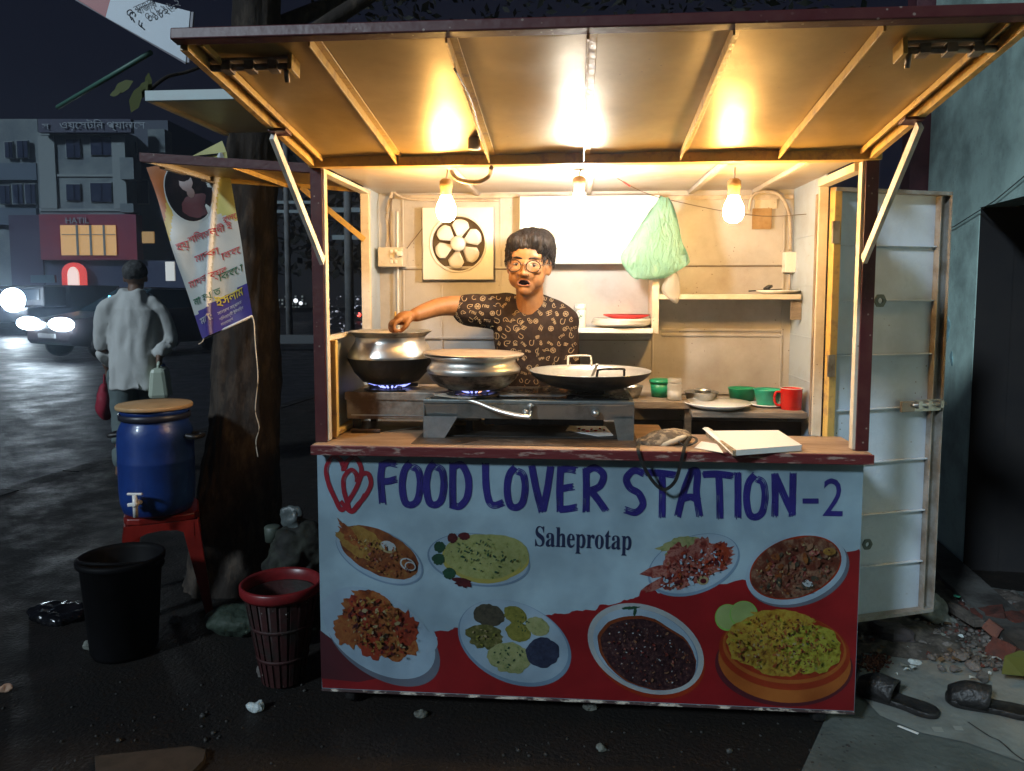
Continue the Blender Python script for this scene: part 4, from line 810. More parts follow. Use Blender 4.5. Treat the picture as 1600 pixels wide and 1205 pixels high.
B('stove_pipe', 'black', t, X0 + .2, X1 - .1, .20, .24, .975, 1.005, .004)
tag(B('greasy_mat', mat('greasy_dark_mat', (.035, .024, .018), .4, c2=(.07, .05, .035), scale=11, rvar=.3, bump=.4), None, X0 - .02, X1 + .012, -.012, .40, ZC - .0005, ZC + .0015, .0008), 'dark greasy mat on the counter under the wide stove', 'mat')
B('drip_tray', 'soot', t, X0 + .02, X1 - .02, .118, .45, .946, .950, .001)
# ================================================================ POTS AND WOK
def pot(name, c, prof, mfun, mats, label, cat, inner, food):
    t = thing(name, c, label, cat)
    MB().lathe(prof, c, 56, mfun=mfun, wob=inner).build('pot_body', mats, t)
    if food: food(t)
    return t
c1p = Vector((c1.x, .31, 1.106))
def sc(pr, k): return [(r * k, z) for r, z in pr]
prof1 = [(0, 0), (.07, .001), (.105, .012), (.135, .045), (.155, .085), (.1595, .100), (.160, .1005), (.158, .110), (.145, .135), (.132, .155), (.128, .165), (.130, .176), (.142, .188), (.152, .194), (.154, .197), (.150, .197), (.138, .190), (.126, .178), (.124, .165), (.128, .155), (.14, .135), (.14, .12), (0, .12)]
def food1(t): MB().lathe([(0, .158), (.06, .160), (.125, .157)], c1p, 32, wob=.02).build('curry', mat('curry_sauce', (.35, .17, .05), .3, c2=(.2, .08, .02), scale=20, bump=.6), t)
pot('cooking_pot', c1p, prof1, lambda i: 1 if i < 5 else (2 if 10 < i < 14 else 0), ['alu', 'soot', 'sootmetal'], 'tall aluminium pot with a soot-black bottom, which the boy is stirring', 'cooking pot', .012, food1)
c2p = Vector((C2.x, .20, 1.105))
prof2 = [(0, 0), (.09, .001), (.125, .012), (.150, .035), (.163, .060), (.166, .070), (.163, .078), (.157, .084), (.150, .094), (.149, .104), (.158, .112), (.176, .118), (.178, .121), (.174, .121), (.155, .114), (.146, .106), (.146, .094), (.150, .082), (.150, .06), (0, .06)]
t = pot('cooking_pot', c2p, prof2, lambda i: 1 if i < 4 else 0, ['alu', 'sootmetal'], 'wide aluminium pot covered with a flat lid, in the middle of the stoves', 'cooking pot', .006, None)
MB().lathe([(0, .0), (.150, .001), (.1795, .003), (.180, .0055), (.15, .0055), (.05, .011), (0, .012)], c2p + Vector((0, .004, .1215)), 48, ax=Matrix.Rotation(R(1.2), 3, 'Y')).build('pot_lid', mat('flat_lid', (.42, .34, .26), .45, metal=.5, c2=(.30, .22, .15), scale=8), t)
c3p = Vector((C3.x, .26, 1.094)); rw = .2175
t = thing('wok', c3p, 'large empty steel wok with two loop handles on the right burner', 'wok')
pw = [(rw * math.sin(a_), .072 * (1 - math.cos(a_)) / (1 - math.cos(R(80)))) for a_ in [R(80) * i / 12 for i in range(13)]]
pw = [(r * 1 / math.sin(R(80)), z) for r, z in pw]
pw2 = [(r * .993, z + .0028) for r, z in pw][::-1]; pw2[0] = (pw[-1][0] * .985, pw[-1][1] + .002)
MB().lathe(pw + [(rw * 1.004, .0728)] + pw2, c3p, 56, mfun=lambda i: 1 if i < 12 else 0).build('wok_bowl', [mat('scoured_steel', (.62, .62, .60), .32, metal=.75, c2=(.46, .45, .42), scale=8, rvar=.15), mat('wok_black', (.05, .045, .04), .45, metal=.6, c2=(.02, .02, .02), scale=10)], t)
def wh(an, hgt, wd=.046):
    d = Vector((math.cos(an), math.sin(an), 0)); s_ = Vector((-d.y, d.x, 0)); b_ = c3p + Vector((0, 0, .068)) + d * (rw * .95)
    return crom([b_ - s_ * wd, b_ - s_ * wd * .97 + Vector((0, 0, hgt * .7)) + d * .004, b_ - s_ * wd * .8 + Vector((0, 0, hgt)) + d * .008, b_ + s_ * wd * .8 + Vector((0, 0, hgt)) + d * .008, b_ + s_ * wd * .97 + Vector((0, 0, hgt * .7)) + d * .004, b_ + s_ * wd])
MB().tube(wh(R(100), .038), .0042, 8).build('wok_handle', 'whitepl', t, label='white loop handle at the back'); MB().tube(wh(R(-72), .030, .048), .0042, 8).build('wok_handle', 'black', t, label='black loop handle at the front')
# spatula with a wide blade leaning in the wok
def slab(mb, a, b, w0, w1, th):
    a = Vector(a); b = Vector(b); d = (b - a).normalized(); s_ = d.cross(Vector((0, 0, 1))).normalized()
    mb.prism([a - s_ * w0 / 2, a + s_ * w0 / 2, b + s_ * w1 / 2, b - s_ * w1 / 2], (0, 0, th))
t = thing('spatula', c3p + Vector((0, 0, .01)), 'steel spatula leaning inside the wok', 'spatula')
MB().bar(c3p + Vector((-.01, .0, .012)), c3p + Vector((.022, -.10, .105)), .010, .004).build('spatula_handle', 'whitepl', t); m = MB(); slab(m, c3p + Vector((-.008, .0, .014)), c3p + Vector((-.03, .07, .018)), .04, .07, .002); m.build('spatula_blade', 'steel', t)
# ladle across the stove front
t = thing('skimmer_ladle', P(760, 640, .08), 'long steel ladle lying aslant over the edge of the wide stove', 'ladle')
a = P(715, 618, .115); a.z = 1.084; b = P(830, 652, .045)
MB().tube(crom([a, P(745, 629, .10), P(775, 641, .08), P(805, 649, .06), b]), [.009] * 24 + [.009], 10).build('ladle_handle', 'alu', t)
m = MB(); m.prism([a + Vector(q) for q in ((-.012, -.02, 0), (.05, -.03, 0), (.075, .0, 0), (.03, .07, 0), (-.05, .085, 0), (-.09, .04, 0))], (0, 0, .003)); m.build('ladle_blade', 'cream', t)
t = thing('spatula', P(825, 620, .2), 'flat steel spatula lying on the stove between the pot and the wok', 'spatula')
a = P(790, 622, .14); b = P(884, 617, .14); a.z = b.z = 1.088; m = MB(); m.prism([a + Vector((-.03, .08, 0)), a + Vector((-.02, -.012, 0)), a + Vector((.03, -.018, 0)), b + Vector((-.02, -.006, .0)), b + Vector((0, 0, .002)), b + Vector((0, .02, 0)), a + Vector((.04, .03, 0))], (0, 0, .003)); m.build('spatula_blade', 'steel', t)
# tap / clamp in front of the stove
a = P(829, 640, .09)
tag(MB().tube([a, a + Vector((0, 0, .02))], .006, 8).tube([a + Vector((-.012, 0, .012)), a + Vector((.012, 0, .012))], .004, 8).tube([a + Vector((0, .0, -.004)), a + Vector((.0, -.01, -.018))], .005, 8).build('gas_valve', 'steel'), 'small shiny gas valve on the front of the wide stove', 'valve')
# scraper blade on the counter at left, knife, card with chillies
t = thing('knife', G(600, 672, .946), 'long flat knife lying on the left end of the counter', 'knife')
a = G(552, 676, .9445); b = G(655, 668, .9445)
m = MB(); m.prism([a + Vector((.10, -.004, 0)), a + Vector((.11, .016, 0)), b + Vector((0, .02, 0)), b + Vector((-.005, -.008, 0))], (0, 0, .002)); m.build('knife_blade', 'steel', t)
MB().bar(a + Vector((-.01, .004, .007)), a + Vector((.10, .006, .007)), .018, .012).build('knife_handle', mat('dark_handle', (.05, .03, .02), .6), t, bevel=.003)
m = MB(); q = [G(884, 673, .951), G(935, 682, .951), G(958, 681, .951), G(946, 667, .951), G(890, 666, .951)]
t = thing('white_tray', q[0], 'small white card with red chilli pieces in front of the wok burner', 'tray')
m.prism(q, (0, 0, .002)).build('card', 'ceramic', t)
for i in range(7):
    c_ = G(905 + i * 6.5, 671 + (i * 7 % 5), .9545); MB().ell(c_ + Vector((0, 0, .003)), (rnd.uniform(.005, .010), .004, .003), 8, 5, ax=Matrix.Rotation(rnd.uniform(0, 3), 3, 'Z')).build('chilli_piece', 'red', t)
for i, (u, v, l_, c_) in enumerate(((768, 664, 'piece of orange vegetable on the counter under the stove', (.6, .22, .02)), (720, 663, 'beige scrap of food on the counter under the stove', (.42, .28, .14)))):
    q = G(u, v, .952); tag(MB().ell(q + Vector((0, 0, .004)), (.013 + .014 * i, .010 + .01 * i, .006 + .005 * i), 12, 8).build('food_scrap', mat('scrap%s' % 'ab'[i], c_, .6, bump=.4)), l_, 'food scrap')
# cloth mask / cap and the notepad on the counter
M['caps'] = mat('camouflage_cloth', (.26, .20, .13), .9, c2=(.08, .06, .04), scale=38, lo=.46, hi=.54, bump=.3)
t = thing('cloth_cap', G(1045, 690, ZC), 'crumpled patterned cloth cap with black straps on the counter', 'cap')
def cap_disp(co): return .004 * noise.noise(co * 40) + .0025 * noise.noise(co * 90)
cc = G(1042, 692, ZC); cc.y = .085
m = MB(); m.ell(cc + Vector((0, 0, .014)), (.085, .06, .030), 20, 12, ax=Matrix.Rotation(R(-8), 3, 'Y')); m.ell(cc + Vector((-.045, -.01, .004)), (.06, .055, .016), 16, 10); m.ell(cc + Vector((.03, .01, .016)), (.055, .045, .03), 16, 10)
remesh(m, 'cap_cloth', 'caps', t, .005, 4, .5, cap_disp)
m = MB(); m.ell(cc + Vector((.005, -.042, .010)), (.062, .024, .013), 18, 10, ax=Matrix.Rotation(R(-20), 3, 'Y')); remesh(m, 'cap_lining', mat('pale_lining', (.5, .42, .3), .9, bump=.3), t, .004, 3)
sm = MB(); 
def ribbon(mb, pts, w, th=.0015, up=(0, 1, 0)):
    c_ = crom(pts, 6)
    for i in range(len(c_) - 1): mb.bar(c_[i], c_[i + 1] + (c_[i + 1] - c_[i]) * .05, w, th, up=up)
ribbon(sm, [P(1000, 690, -.02), P(997, 703, -.062), P(1003, 722, -.064), P(1015, 745, -.060), P(1030, 762, -.058), P(1042, 764, -.058), P(1056, 750, -.062), P(1064, 722, -.064), P(1068, 705, -.062), P(1072, 692, -.02), P(1078, 684, .03)], .011)
sm.build('cap_strap', 'black', t)
sm = MB(); ribbon(sm, [P(1060, 690, .02), P(1072, 697, .01), P(1088, 690, .02), P(1084, 683, .05), P(1066, 684, .05)], .008, .003, (0, 0, 1)); sm.build('cap_strap', 'black', t)
t = thing('notepad', G(1170, 690, ZC), 'thick white notepad with a curled cover lying on the counter', 'notepad')
pz = ZC + .001
A_, B_, C_, D_ = G(1150, 712, pz), G(1252, 704, pz), G(1215, 680, pz), G(1105, 681, pz)
n_ = 10
for k in range(n_):
    dz = .0018 * k; j = Vector((rnd.uniform(-.002, .002), rnd.uniform(-.002, .002), 0)); MB().prism([q + Vector((0, 0, dz)) + j for q in (A_, B_, C_, D_)], (0, 0, .0015)).build('paper_sheet', 'white', t)
m = MB(); nn = 12; vs = []
for i in range(nn + 1):
    f = i / nn; lift = .02 + .012 * math.sin(f * 3); a_ = D_.lerp(A_, .02 + .0 * f)
    for j_ in range(7):
        g_ = j_ / 6; p_ = D_.lerp(C_, f * .12 - .03).lerp(A_.lerp(B_, f * .06 - .01), g_); p_ = p_ + Vector((-.01 * (1 - f), 0, lift * (1 - g_) * (1 - f * .5) + .004 * noise.noise(Vector((f * 4, g_ * 4, 1))) + .006)); vs.append(p_)
m.add(vs, [(i * 7 + j_, i * 7 + j_ + 1, (i + 1) * 7 + j_ + 1, (i + 1) * 7 + j_) for i in range(nn) for j_ in range(6)], 0, True).build('curled_sheet', 'white', t, solid=.001)
m = MB(); m.prism([D_ + Vector((-.005, 0, -.0008)), A_ + Vector((-.01, 0, -.0008)), A_ + Vector((.0, 0, -.0008)), D_ + Vector((.005, 0, -.0008))], (0, 0, .018)); m.build('binding', mat('old_binding', (.4, .3, .18), .8, c2=(.2, .13, .07), scale=40), t)
tag(MB().prism([G(1085, 700, ZC + .0012), G(1130, 708, ZC + .0012), G(1120, 694, ZC + .0012), G(1096, 690, ZC + .0012)], (0, 0, .001)).build('paper_scrap', 'white'), 'flat white paper scrap between the cap and the notepad', 'paper')
# ================================================================ PEOPLE
M['skin'] = mat('brown_skin', (.235, .105, .036), .55, c2=(.18, .076, .025), scale=26, lo=.45, hi=.7, bump=.06, bscale=160)
M['skin2'] = mat('dark_skin', (.16, .09, .06), .5)
M['hair'] = mat('black_hair', (.005, .0035, .003), .5, c2=(.016, .010, .007), scale=70, stretch=(1, 1, .25), bump=.9, bscale=110, spec=.22)
M['shirt'] = mat('dark_printed_tshirt', (.018, .011, .009), .8, c2=(.028, .018, .014), scale=16, bump=.35, bscale=55, spec=.08)
M['print'] = mat('pale_shirt_print', (.24, .175, .10), .75)
M['lip'] = mat('lip', (.21, .075, .035), .5); M['mouth'] = mat('open_mouth', (.003, .001, .001), .9, spec=.02); M['teeth'] = mat('teeth', (.6, .55, .45), .3)
M['eyew'] = mat('eye_white', (.26, .21, .16), .15, coat=.6); M['iris'] = mat('dark_iris', (.02, .01, .006), .1, coat=.8)
M['glass'] = transl('spectacle_lens', (.5, .5, .5), tr=.992, mixf=.1, rough=.3)
def limb(mb, pts, rs, n=18):
    c = crom(pts, 6); k = len(pts) - 1; rr = []
    for i in range(len(c)):
        f = i / 6; a = min(int(f), k - 1); t_ = f - a; rr.append(rs[a] * (1 - t_) + rs[a + 1] * t_)
    mb.tube(c, rr, n); mb.ell(c[0], (rs[0],) * 3, 14, 10); mb.ell(c[-1], (rs[-1],) * 3, 14, 10)
def torso(mb, secs, c, n=28):     # secs: (z, rx, ry, dx, dy)
    vs = []
    for (z, rx, ry, dx_, dy_) in secs:
        for k in range(n):
            t_ = 2 * math.pi * k / n; cx, sy = math.cos(t_), math.sin(t_)
            vs.append(c + Vector((dx_ + rx * math.copysign(abs(cx) ** .85, cx), dy_ + ry * math.copysign(abs(sy) ** .85, sy), z)))
    m_ = len(secs); fs = [(i * n + k, i * n + (k + 1) % n, (i + 1) * n + (k + 1) % n, (i + 1) * n + k) for i in range(m_ - 1) for k in range(n)]
    fs.append(tuple(range(n))[::-1]); fs.append(tuple((m_ - 1) * n + k for k in range(n))); mb.add(vs, fs, 0, True)
def headshape(mb, hc, Rm, k=1.0):   # hc: centre between the ears at eye height, Rm rotation; faces -y
    def e(c, r, rot=None): mb.ell(hc + Rm @ (Vector(c) * k), tuple(q * k for q in r), 20, 14, ax=(Rm @ rot if rot else Rm))
    e((0, .015, .040), (.073, .088, .078)); e((0, -.012, -.020), (.067, .068, .075)); e((0, -.030, -.064), (.043, .044, .042)); e((0, -.050, -.088), (.025, .024, .022))
    e((-.034, -.030, -.042), (.031, .037, .042)); e((.034, -.030, -.042), (.031, .037, .042))
    e((0, -.050, .030), (.054, .020, .022)); e((0, -.082, -.012), (.0075, .010, .025), Matrix.Rotation(R(-14), 3, 'X')); e((0, -.088, -.031), (.0125, .011, .0085)); e((-.011, -.084, -.034), (.008, .009, .007)); e((.011, -.084, -.034), (.008, .009, .007))
    for s_ in (-1, 1): e((s_ * .073, .006, -.008), (.009, .019, .029), Matrix.Rotation(R(s_ * -14), 3, 'Z')); e((s_ * .038, -.062, -.018), (.022, .016, .014))
# ---- the boy
hcx = P(826, 414, .52); hc = Vector((hcx.x, .52, hcx.z)); RH = (Matrix.Rotation(R(-7), 3, 'Z') @ Matrix.Rotation(R(3), 3, 'Y') @ Matrix.Rotation(R(2), 3, 'X'))
KH = 1.09
boy = thing('person', (hc.x, .60, .14), 'young cook in round glasses and a dark patterned t-shirt stirring the left pot', 'person')
tc_ = P(832, 560, .60); bx = tc_.x
shR = P(772, 484, .585); elR = P(700, 478, .50); wrR = P(650, 492, .375); haR = P(622, 500, .335)
shL = P(880, 505, .60); elL = P(886, 590, .57); wrL = P(868, 622, .46)
mb = MB(); headshape(mb, hc, RH, KH)
nb = hc + Vector((.004, .055, -.175)); limb(mb, [hc + Vector((0, .028, -.06)), hc + Vector((.002, .040, -.12)), nb], [.054, .054, .060])
zt = nb.z
secs = [(.90, .12, .09, 0, .01), (1.00, .125, .092, 0, .0), (1.12, .130, .095, 0, 0), (1.24, .135, .098, 0, 0), (1.30, .130, .09, 0, .005), (1.34, .10, .07, 0, .01)]
torso(mb, secs, Vector((bx, .60, 0)))
limb(mb, [shR + Vector((.03, .02, 0)), elR, wrR], [.050, .039, .027]); limb(mb, [shL, elL, wrL], [.046, .036, .026])
for s_ in (-1, 1): limb(mb, [Vector((bx + s_ * .075, .61, .93)), Vector((bx + s_ * .085, .60, .55)), Vector((bx + s_ * .09, .62, .20))], [.085, .058, .040]); mb.ell((bx + s_ * .09, .59, .18), (.04, .10, .035), 14, 8)
# right hand: palm and five curled fingers round the spoon
hd = (haR - wrR).normalized(); hs_ = hd.cross(Vector((0, 0, 1))).normalized(); hu = hs_.cross(hd).normalized()
mb.ell(wrR + hd * .048, (.044, .033, .026), 16, 10, ax=Matrix((hd, hs_, hu)).transposed())
palm = wrR + hd * .052
for i, (off, ln) in enumerate(((-.027, .9), (-.009, 1.02), (.010, 1.0), (.027, .84))):
    b_ = palm + hd * .024 + hs_ * off * .85; k1 = b_ + hd * .026 * ln - hu * .008; k2 = k1 + hd * .006 - hu * .024 * ln; k3 = k2 - hd * .018 - hu * .008
    limb(mb, [b_, k1, k2, k3], [.0095, .0088, .008, .0065], 10)
b_ = palm - hd * .012 - hs_ * .028 - hu * .004; limb(mb, [b_, b_ + hd * .022 - hu * .022 - hs_ * .004, b_ + hd * .042 - hu * .036 + hs_ * .008], [.0115, .010, .008], 10)
# left hand resting by the stove
hd2 = Vector((-.35, -.9, -.1)).normalized(); s2 = hd2.cross(Vector((0, 0, 1))).normalized(); mb.ell(wrL + hd2 * .05, (.04, .034, .016), 14, 10, ax=Matrix((hd2, s2, Vector((0, 0, 1)))).transposed())
for off, ln in ((-.026, .9), (-.009, 1), (.009, 1), (.026, .8)):
    b_ = wrL + hd2 * .075 + s2 * off; limb(mb, [b_, b_ + hd2 * .03 * ln, b_ + hd2 * .055 * ln + Vector((0, 0, -.012))], [.0085, .008, .0065], 10)
b_ = wrL + hd2 * .03 - s2 * .03; limb(mb, [b_, b_ + hd2 * .03 - s2 * .015], [.010, .008], 10)
body = remesh(mb, 'body', 'skin', boy, .0036, 5, .5)
# mouth, eyes, brows, lips
def H_(x, y, z): return hc + RH @ (Vector((x, y, z)) * KH)
def onface(x, z, back=0.0):
    o_ = H_(x, -.3, z); d_ = RH @ Vector((0, 1, 0)); r_ = FBV.ray_cast(o_, d_); return (r_[0] + d_ * back) if r_[0] is not None else H_(x, -.07, z)
vsw = [v.co.copy() for v in body.data.vertices]; FBV = BVHTree.FromPolygons(vsw, [tuple(p.vertices) for p in body.data.polygons])
boff = Vector((0, 0, 0))
# body vertices were built in world coordinates
mp_ = onface(0, -.062, .004); MB().ell(mp_, (.0215 * KH, .0095, .0108 * KH), 18, 12, ax=RH).build('mouth', 'mouth', boy)
m = MB(); rim = [mp_ + RH @ Vector((.0225 * math.cos(t_) * KH, -.0045 - .001 * math.cos(t_ * 2), .0108 * math.sin(t_) * KH - (.003 if math.cos(t_) ** 2 > .5 else 0))) for t_ in [2 * math.pi * k / 28 for k in range(29)]]
m.tube(rim, [.0024 + .0014 * (math.sin(2 * math.pi * k / 28) < -.2) for k in range(29)], 8, caps=False); m.build('lips', 'lip', boy)
MB().ell(mp_ + RH @ Vector((0, -.003, .0078)), (.011, .003, .0018), 12, 8, ax=RH).build('teeth', 'teeth', boy)
MB().ell(mp_ + RH @ Vector((0, -.003, -.007)), (.010, .003, .002), 12, 8, ax=RH).build('tongue', 'lip', boy)
for s_ in (-1, 1):
    ep = onface(s_ * .0305, .000, .0065); ey = MB().ell(ep, (.0148, .0088, .0060), 18, 12, ax=RH).build('eye', 'eyew', boy)
    MB().ell(ep + RH @ Vector((.001, -.0063, .0002)), (.0078, .0042, .0072), 14, 10, ax=RH).build('iris', 'iris', ey)
    m = MB(); m.tube([ep + RH @ Vector((.0165 * math.cos(a_), -.0055 - .003 * math.sin(a_), .0092 * math.sin(a_) + .001)) for a_ in [R(170 - 16 * k) for k in range(11)]], [.0012] + [.0026] * 9 + [.0012], 8); m.build('eyelid', 'skin', ey)
    m = MB(); bp = [onface(s_ * (.012 + .0095 * k), .0215 + (.004 * math.sin(k / 4 * 3.14)), -.001) for k in range(5)]; m.tube(bp, [.0025, .0038, .004, .0033, .0015], 8); m.build('eyebrow', 'hair', boy)
gl_ = thing('glasses', H_(0, -.09, 0), 'round thin-rimmed spectacles worn by the young cook', 'glasses')
for s_ in (-1, 1):
    ce = H_(s_ * .034, -.094, -.004); cs = [ce + RH @ Vector((.0275 * math.cos(a_), 0, .0225 * math.sin(a_))) for a_ in [2 * math.pi * k / 32 for k in range(33)]]
    f_ = MB().tube(cs, .0024, 8, caps=False).build('rim', mat('dark_gold_rim', (.03, .015, .008), .3, metal=.6), gl_)
    MB().add([ce] + cs[:-1], [(0, 1 + k, 1 + (k + 1) % 32) for k in range(32)]).build('lens', 'glass', f_)
    MB().tube([ce + RH @ Vector((s_ * .027, 0, .006)), H_(s_ * .074, -.07, .004), H_(s_ * .083, .005, .004)], .0015, 6).build('temple', 'black', gl_)
MB().tube([H_(-.0075, -.094, .001), H_(0, -.097, .004), H_(.0075, -.094, .001)], .0016, 6).build('bridge', 'black', gl_)
# hair cap with side-swept fringe
m = MB()
def he(c, r, rot=None): m.ell(H_(*c), tuple(q * KH for q in r), 20, 14, ax=(RH @ rot if rot else RH))
he((.004, .026, .064), (.083, .090, .070)); he((.034, .004, .084), (.056, .070, .046)); he((0, .055, .02), (.076, .066, .07)); he((.022, -.022, .088), (.058, .058, .034), Matrix.Rotation(R(14), 3, 'Y')); he((-.032, -.025, .080), (.046, .055, .034), Matrix.Rotation(R(-8), 3, 'Y')); he((.050, -.008, .066), (.034, .052, .042)); he((.076, .008, .058), (.018, .040, .036)); he((.062, -.02, .075), (.030, .04, .034)); he((.02, -.036, .092), (.05, .035, .024), Matrix.Rotation(R(12), 3, 'Y')); he((-.069, .004, .038), (.013, .032, .036))
he((-.01, -.055, .068), (.05, .020, .018)); he((.035, -.048, .066), (.034, .022, .02), Matrix.Rotation(R(22), 3, 'Y')); he((-.045, -.045, .058), (.022, .02, .018))
def hdisp(co):
    q = RH.transposed() @ (co - hc); a_ = math.atan2(q.x, q.y + .02)
    return .0085 * noise.noise(Vector((a_ * 5, q.z * 14, 3))) + .0045 * noise.noise(Vector((a_ * 24, q.z * 22, 1)))
remesh(m, 'hair', 'hair', boy, .0045, 3, .5, hdisp)
m = MB(); rr = random.Random(5)
for k in range(230):
    x_ = rr.uniform(-.062, .064); 
    o_ = H_(x_, -.028 + rr.uniform(-.01, .01), .104 - abs(x_) * .35 + rr.uniform(-.005, .006)); sw = .02 + rr.uniform(-.004, .008)
    e_ = H_(x_ + sw * (.7 if x_ > -.01 else -.4), -.0715 + abs(x_) * .32 + rr.uniform(-.003, .003), .060 + rr.uniform(-.008, .008) - (.010 if x_ > .03 else 0)); mdl = (o_ + e_) / 2 + RH @ Vector((0, -.018, .008))
    m.tube([o_, mdl, e_], [.0016, .0022, .0005], 4)
for k in range(480):
    a_ = rr.uniform(-2.6, 2.6); z_ = rr.uniform(.02, .12); r0 = .086 * math.sqrt(max(.1, 1 - ((z_ - .06) / .075) ** 2)) if z_ > .06 else .084
    o_ = H_(r0 * .97 * math.sin(a_), .03 + r0 * math.cos(a_) * 1.04, z_); e_ = H_(r0 * 1.03 * math.sin(a_ + .12), .03 + r0 * 1.06 * math.cos(a_ + .12), z_ - .035)
    m.tube([o_, (o_ + e_) / 2 + (o_ - hc).normalized() * rr.uniform(.003, .012), e_ + (o_ - hc).normalized() * rr.uniform(-.002, .008)], [.0014, .0024, .0005], 4)
m.build('hair_locks', 'hair', boy)
# t-shirt
mb = MB()
secs = [(.93, .148, .112, 0, .005), (1.02, .146, .112, 0, 0), (1.12, .146, .113, 0, 0), (1.22, .152, .114, 0, 0), (1.30, .155, .110, 0, .004), (1.34, .14, .100, 0, .006), (1.37, .105, .088, 0, .01), (1.395, .078, .078, 0, .012)]
torso(mb, secs, Vector((bx, .60, 0)))
slv = shR + (elR - shR) * .58
limb(mb, [shR + Vector((.0, .0, -.01)), Vector((bx - .075, .61, 1.365)), Vector((bx + .0, .61, 1.375)), Vector((bx + .08, .61, 1.35)), shL + Vector((0, 0, .0))], [.068, .070, .070, .070, .066])
limb(mb, [shR + Vector((.05, .02, -.005)), shR + Vector((-.005, 0, -.005)), slv + Vector((0, 0, -.012))], [.075, .070, .064])
limb(mb, [shL + Vector((-.02, 0, -.01)), shL + Vector((0, 0, -.05)), shL + (elL - shL) * .72], [.068, .064, .058])
def sdisp(co): 
    f = .008 * noise.noise(Vector((co.x * 7 + co.z * 5, co.y * 7, co.z * 9))) + .004 * noise.noise(Vector((co.x * 9, co.y * 9, co.z * 14))) + .003 * noise.noise(Vector((co.x * 26 + co.z * 12, co.y * 22, co.z * 8)))
    return f
shirt = remesh(mb, 'shirt', 'shirt', boy, .006, 8, .5, sdisp)
SBV = BVHTree.FromPolygons([v.co.copy() for v in shirt.data.vertices], [tuple(p.vertices) for p in shirt.data.polygons])
mb = MB(); rr = random.Random(11)
def doodle(cx, cz, s_, kind, rot):
    def arc(a0, a1, r, ox=0, oz=0, n=10): return [(ox + r * math.cos(R(a0 + (a1 - a0) * k / n)), oz + r * math.sin(R(a0 + (a1 - a0) * k / n))) for k in range(n + 1)]
    sh = {0: [arc(0, 360, .5), [(-.5, 0), (.5, 0)], [(-.3, .4), (.3, -.4)], [(.3, .4), (-.3, -.4)]], 1: [arc(180, 360, .35, 0, -.1), [(-.35, -.1), (-.35, .3), (-.1, .45)], [(.35, -.1), (.35, .55)]],
          2: [[(-.6, .3), (-.6, -.3)], [(-.35, -.3), (-.35, .3), (-.1, 0), (.1, .3), (.1, -.3)], arc(0, 360, .18, .4, 0)], 3: [arc(20, 340, .45), arc(0, 360, .18, 0, -.15), [(-.45, -.5), (.45, -.5)]],
          4: [arc(0, 360, .22, 0, .3), arc(0, 360, .3, 0, -.2), [(0, .1), (0, -.5)]], 5: [[(-.5, .2), (.5, .35)], [(-.5, -.05), (.5, .1)], [(-.45, -.35), (.4, -.2)], [(-.1, .4), (-.15, -.4)]],
          6: [[(-.5, -.5), (.5, .5)], arc(40, 220, .35, .1, .1), [(-.2, -.5), (.1, -.2)]], 7: [arc(90, 300, .4), [(0, .4), (.5, .5), (.4, .1), (0, 0)]], 8: [[(-.6, -.25), (-.6, .25), (-.3, .25)], [(-.15, -.25), (-.15, .25), (.1, .25), (.1, -.25)], [(.3, .25), (.3, -.25), (.6, -.25), (.6, .25)]]}[kind]
    c_, q_ = math.cos(rot), math.sin(rot)
    for ln in sh:
        pts = []
        den = []
        for i in range(len(ln) - 1):
            for k in range(3): f = k / 3; den.append((ln[i][0] * (1 - f) + ln[i + 1][0] * f, ln[i][1] * (1 - f) + ln[i + 1][1] * f))
        den.append(ln[-1])
        for x, z in den:
            wx, wz = cx + s_ * (x * c_ - z * q_), cz + s_ * (x * q_ + z * c_)
            h_ = SBV.ray_cast(Vector((wx, 0.0, wz)), Vector((0, 1, 0)))
            if h_[0] is None or abs(h_[1].y) < .12: pts = []; break
            pts.append((h_[0] + Vector((0, -.0012, 0)), h_[1]))
        for i in range(len(pts) - 1):
            a, na = pts[i]; b, _ = pts[i + 1]
            if (b - a).length > .012: continue
            d_ = (b - a); 
            if d_.length < 1e-5: continue
            w_ = d_.normalized().cross(Vector((0, 1, 0))).normalized() * .0013
            mb.add([a - w_, a + w_, b + w_, b - w_], [(0, 1, 2, 3)])
i = 0
for r_ in range(17):
    for c_ in range(18):
        x = bx - .34 + .033 * c_ + (.016 if r_ % 2 else 0) + rr.uniform(-.004, .004); z = .98 + .0295 * r_ + rr.uniform(-.004, .004); i += 1
        doodle(x + rr.uniform(-.004, .004), z, rr.uniform(.016, .026), rr.randrange(9), rr.uniform(-1.2, 1.2)) if rr.random() < .9 else None
pr_ = mb.build('shirt_print', 'print', shirt, fix=False)
mb = MB(); torso(mb, [(.22, .155, .09, 0, .02), (.30, .16, .09, 0, .01), (.60, .165, .1, 0, .01), (.95, .142, .105, 0, .008)], Vector((bx, .60, 0)))
remesh(mb, 'trousers', mat('dark_trousers', (.03, .03, .04), .8), boy, .012, 3)
sp_ = thing('stirring_spoon', haR, 'brass coloured spoon in the cook hand, dipped into the left pot', 'spoon')
g1 = palm + hd * .040 - hu * .014; dn_ = Vector((c1p.x + .01, .31, c1p.z + .14)); g2 = g1 + (g1 - dn_).normalized() * .05
MB().tube([g2, g1, dn_], .0042, 8).build('spoon_handle', mat('brass', (.6, .4, .12), .35, metal=.7), sp_); MB().ell(dn_, (.028, .02, .012), 14, 8).build('spoon_bowl', 'steel', sp_)
tag(gl_, gl_['label'], 'glasses')

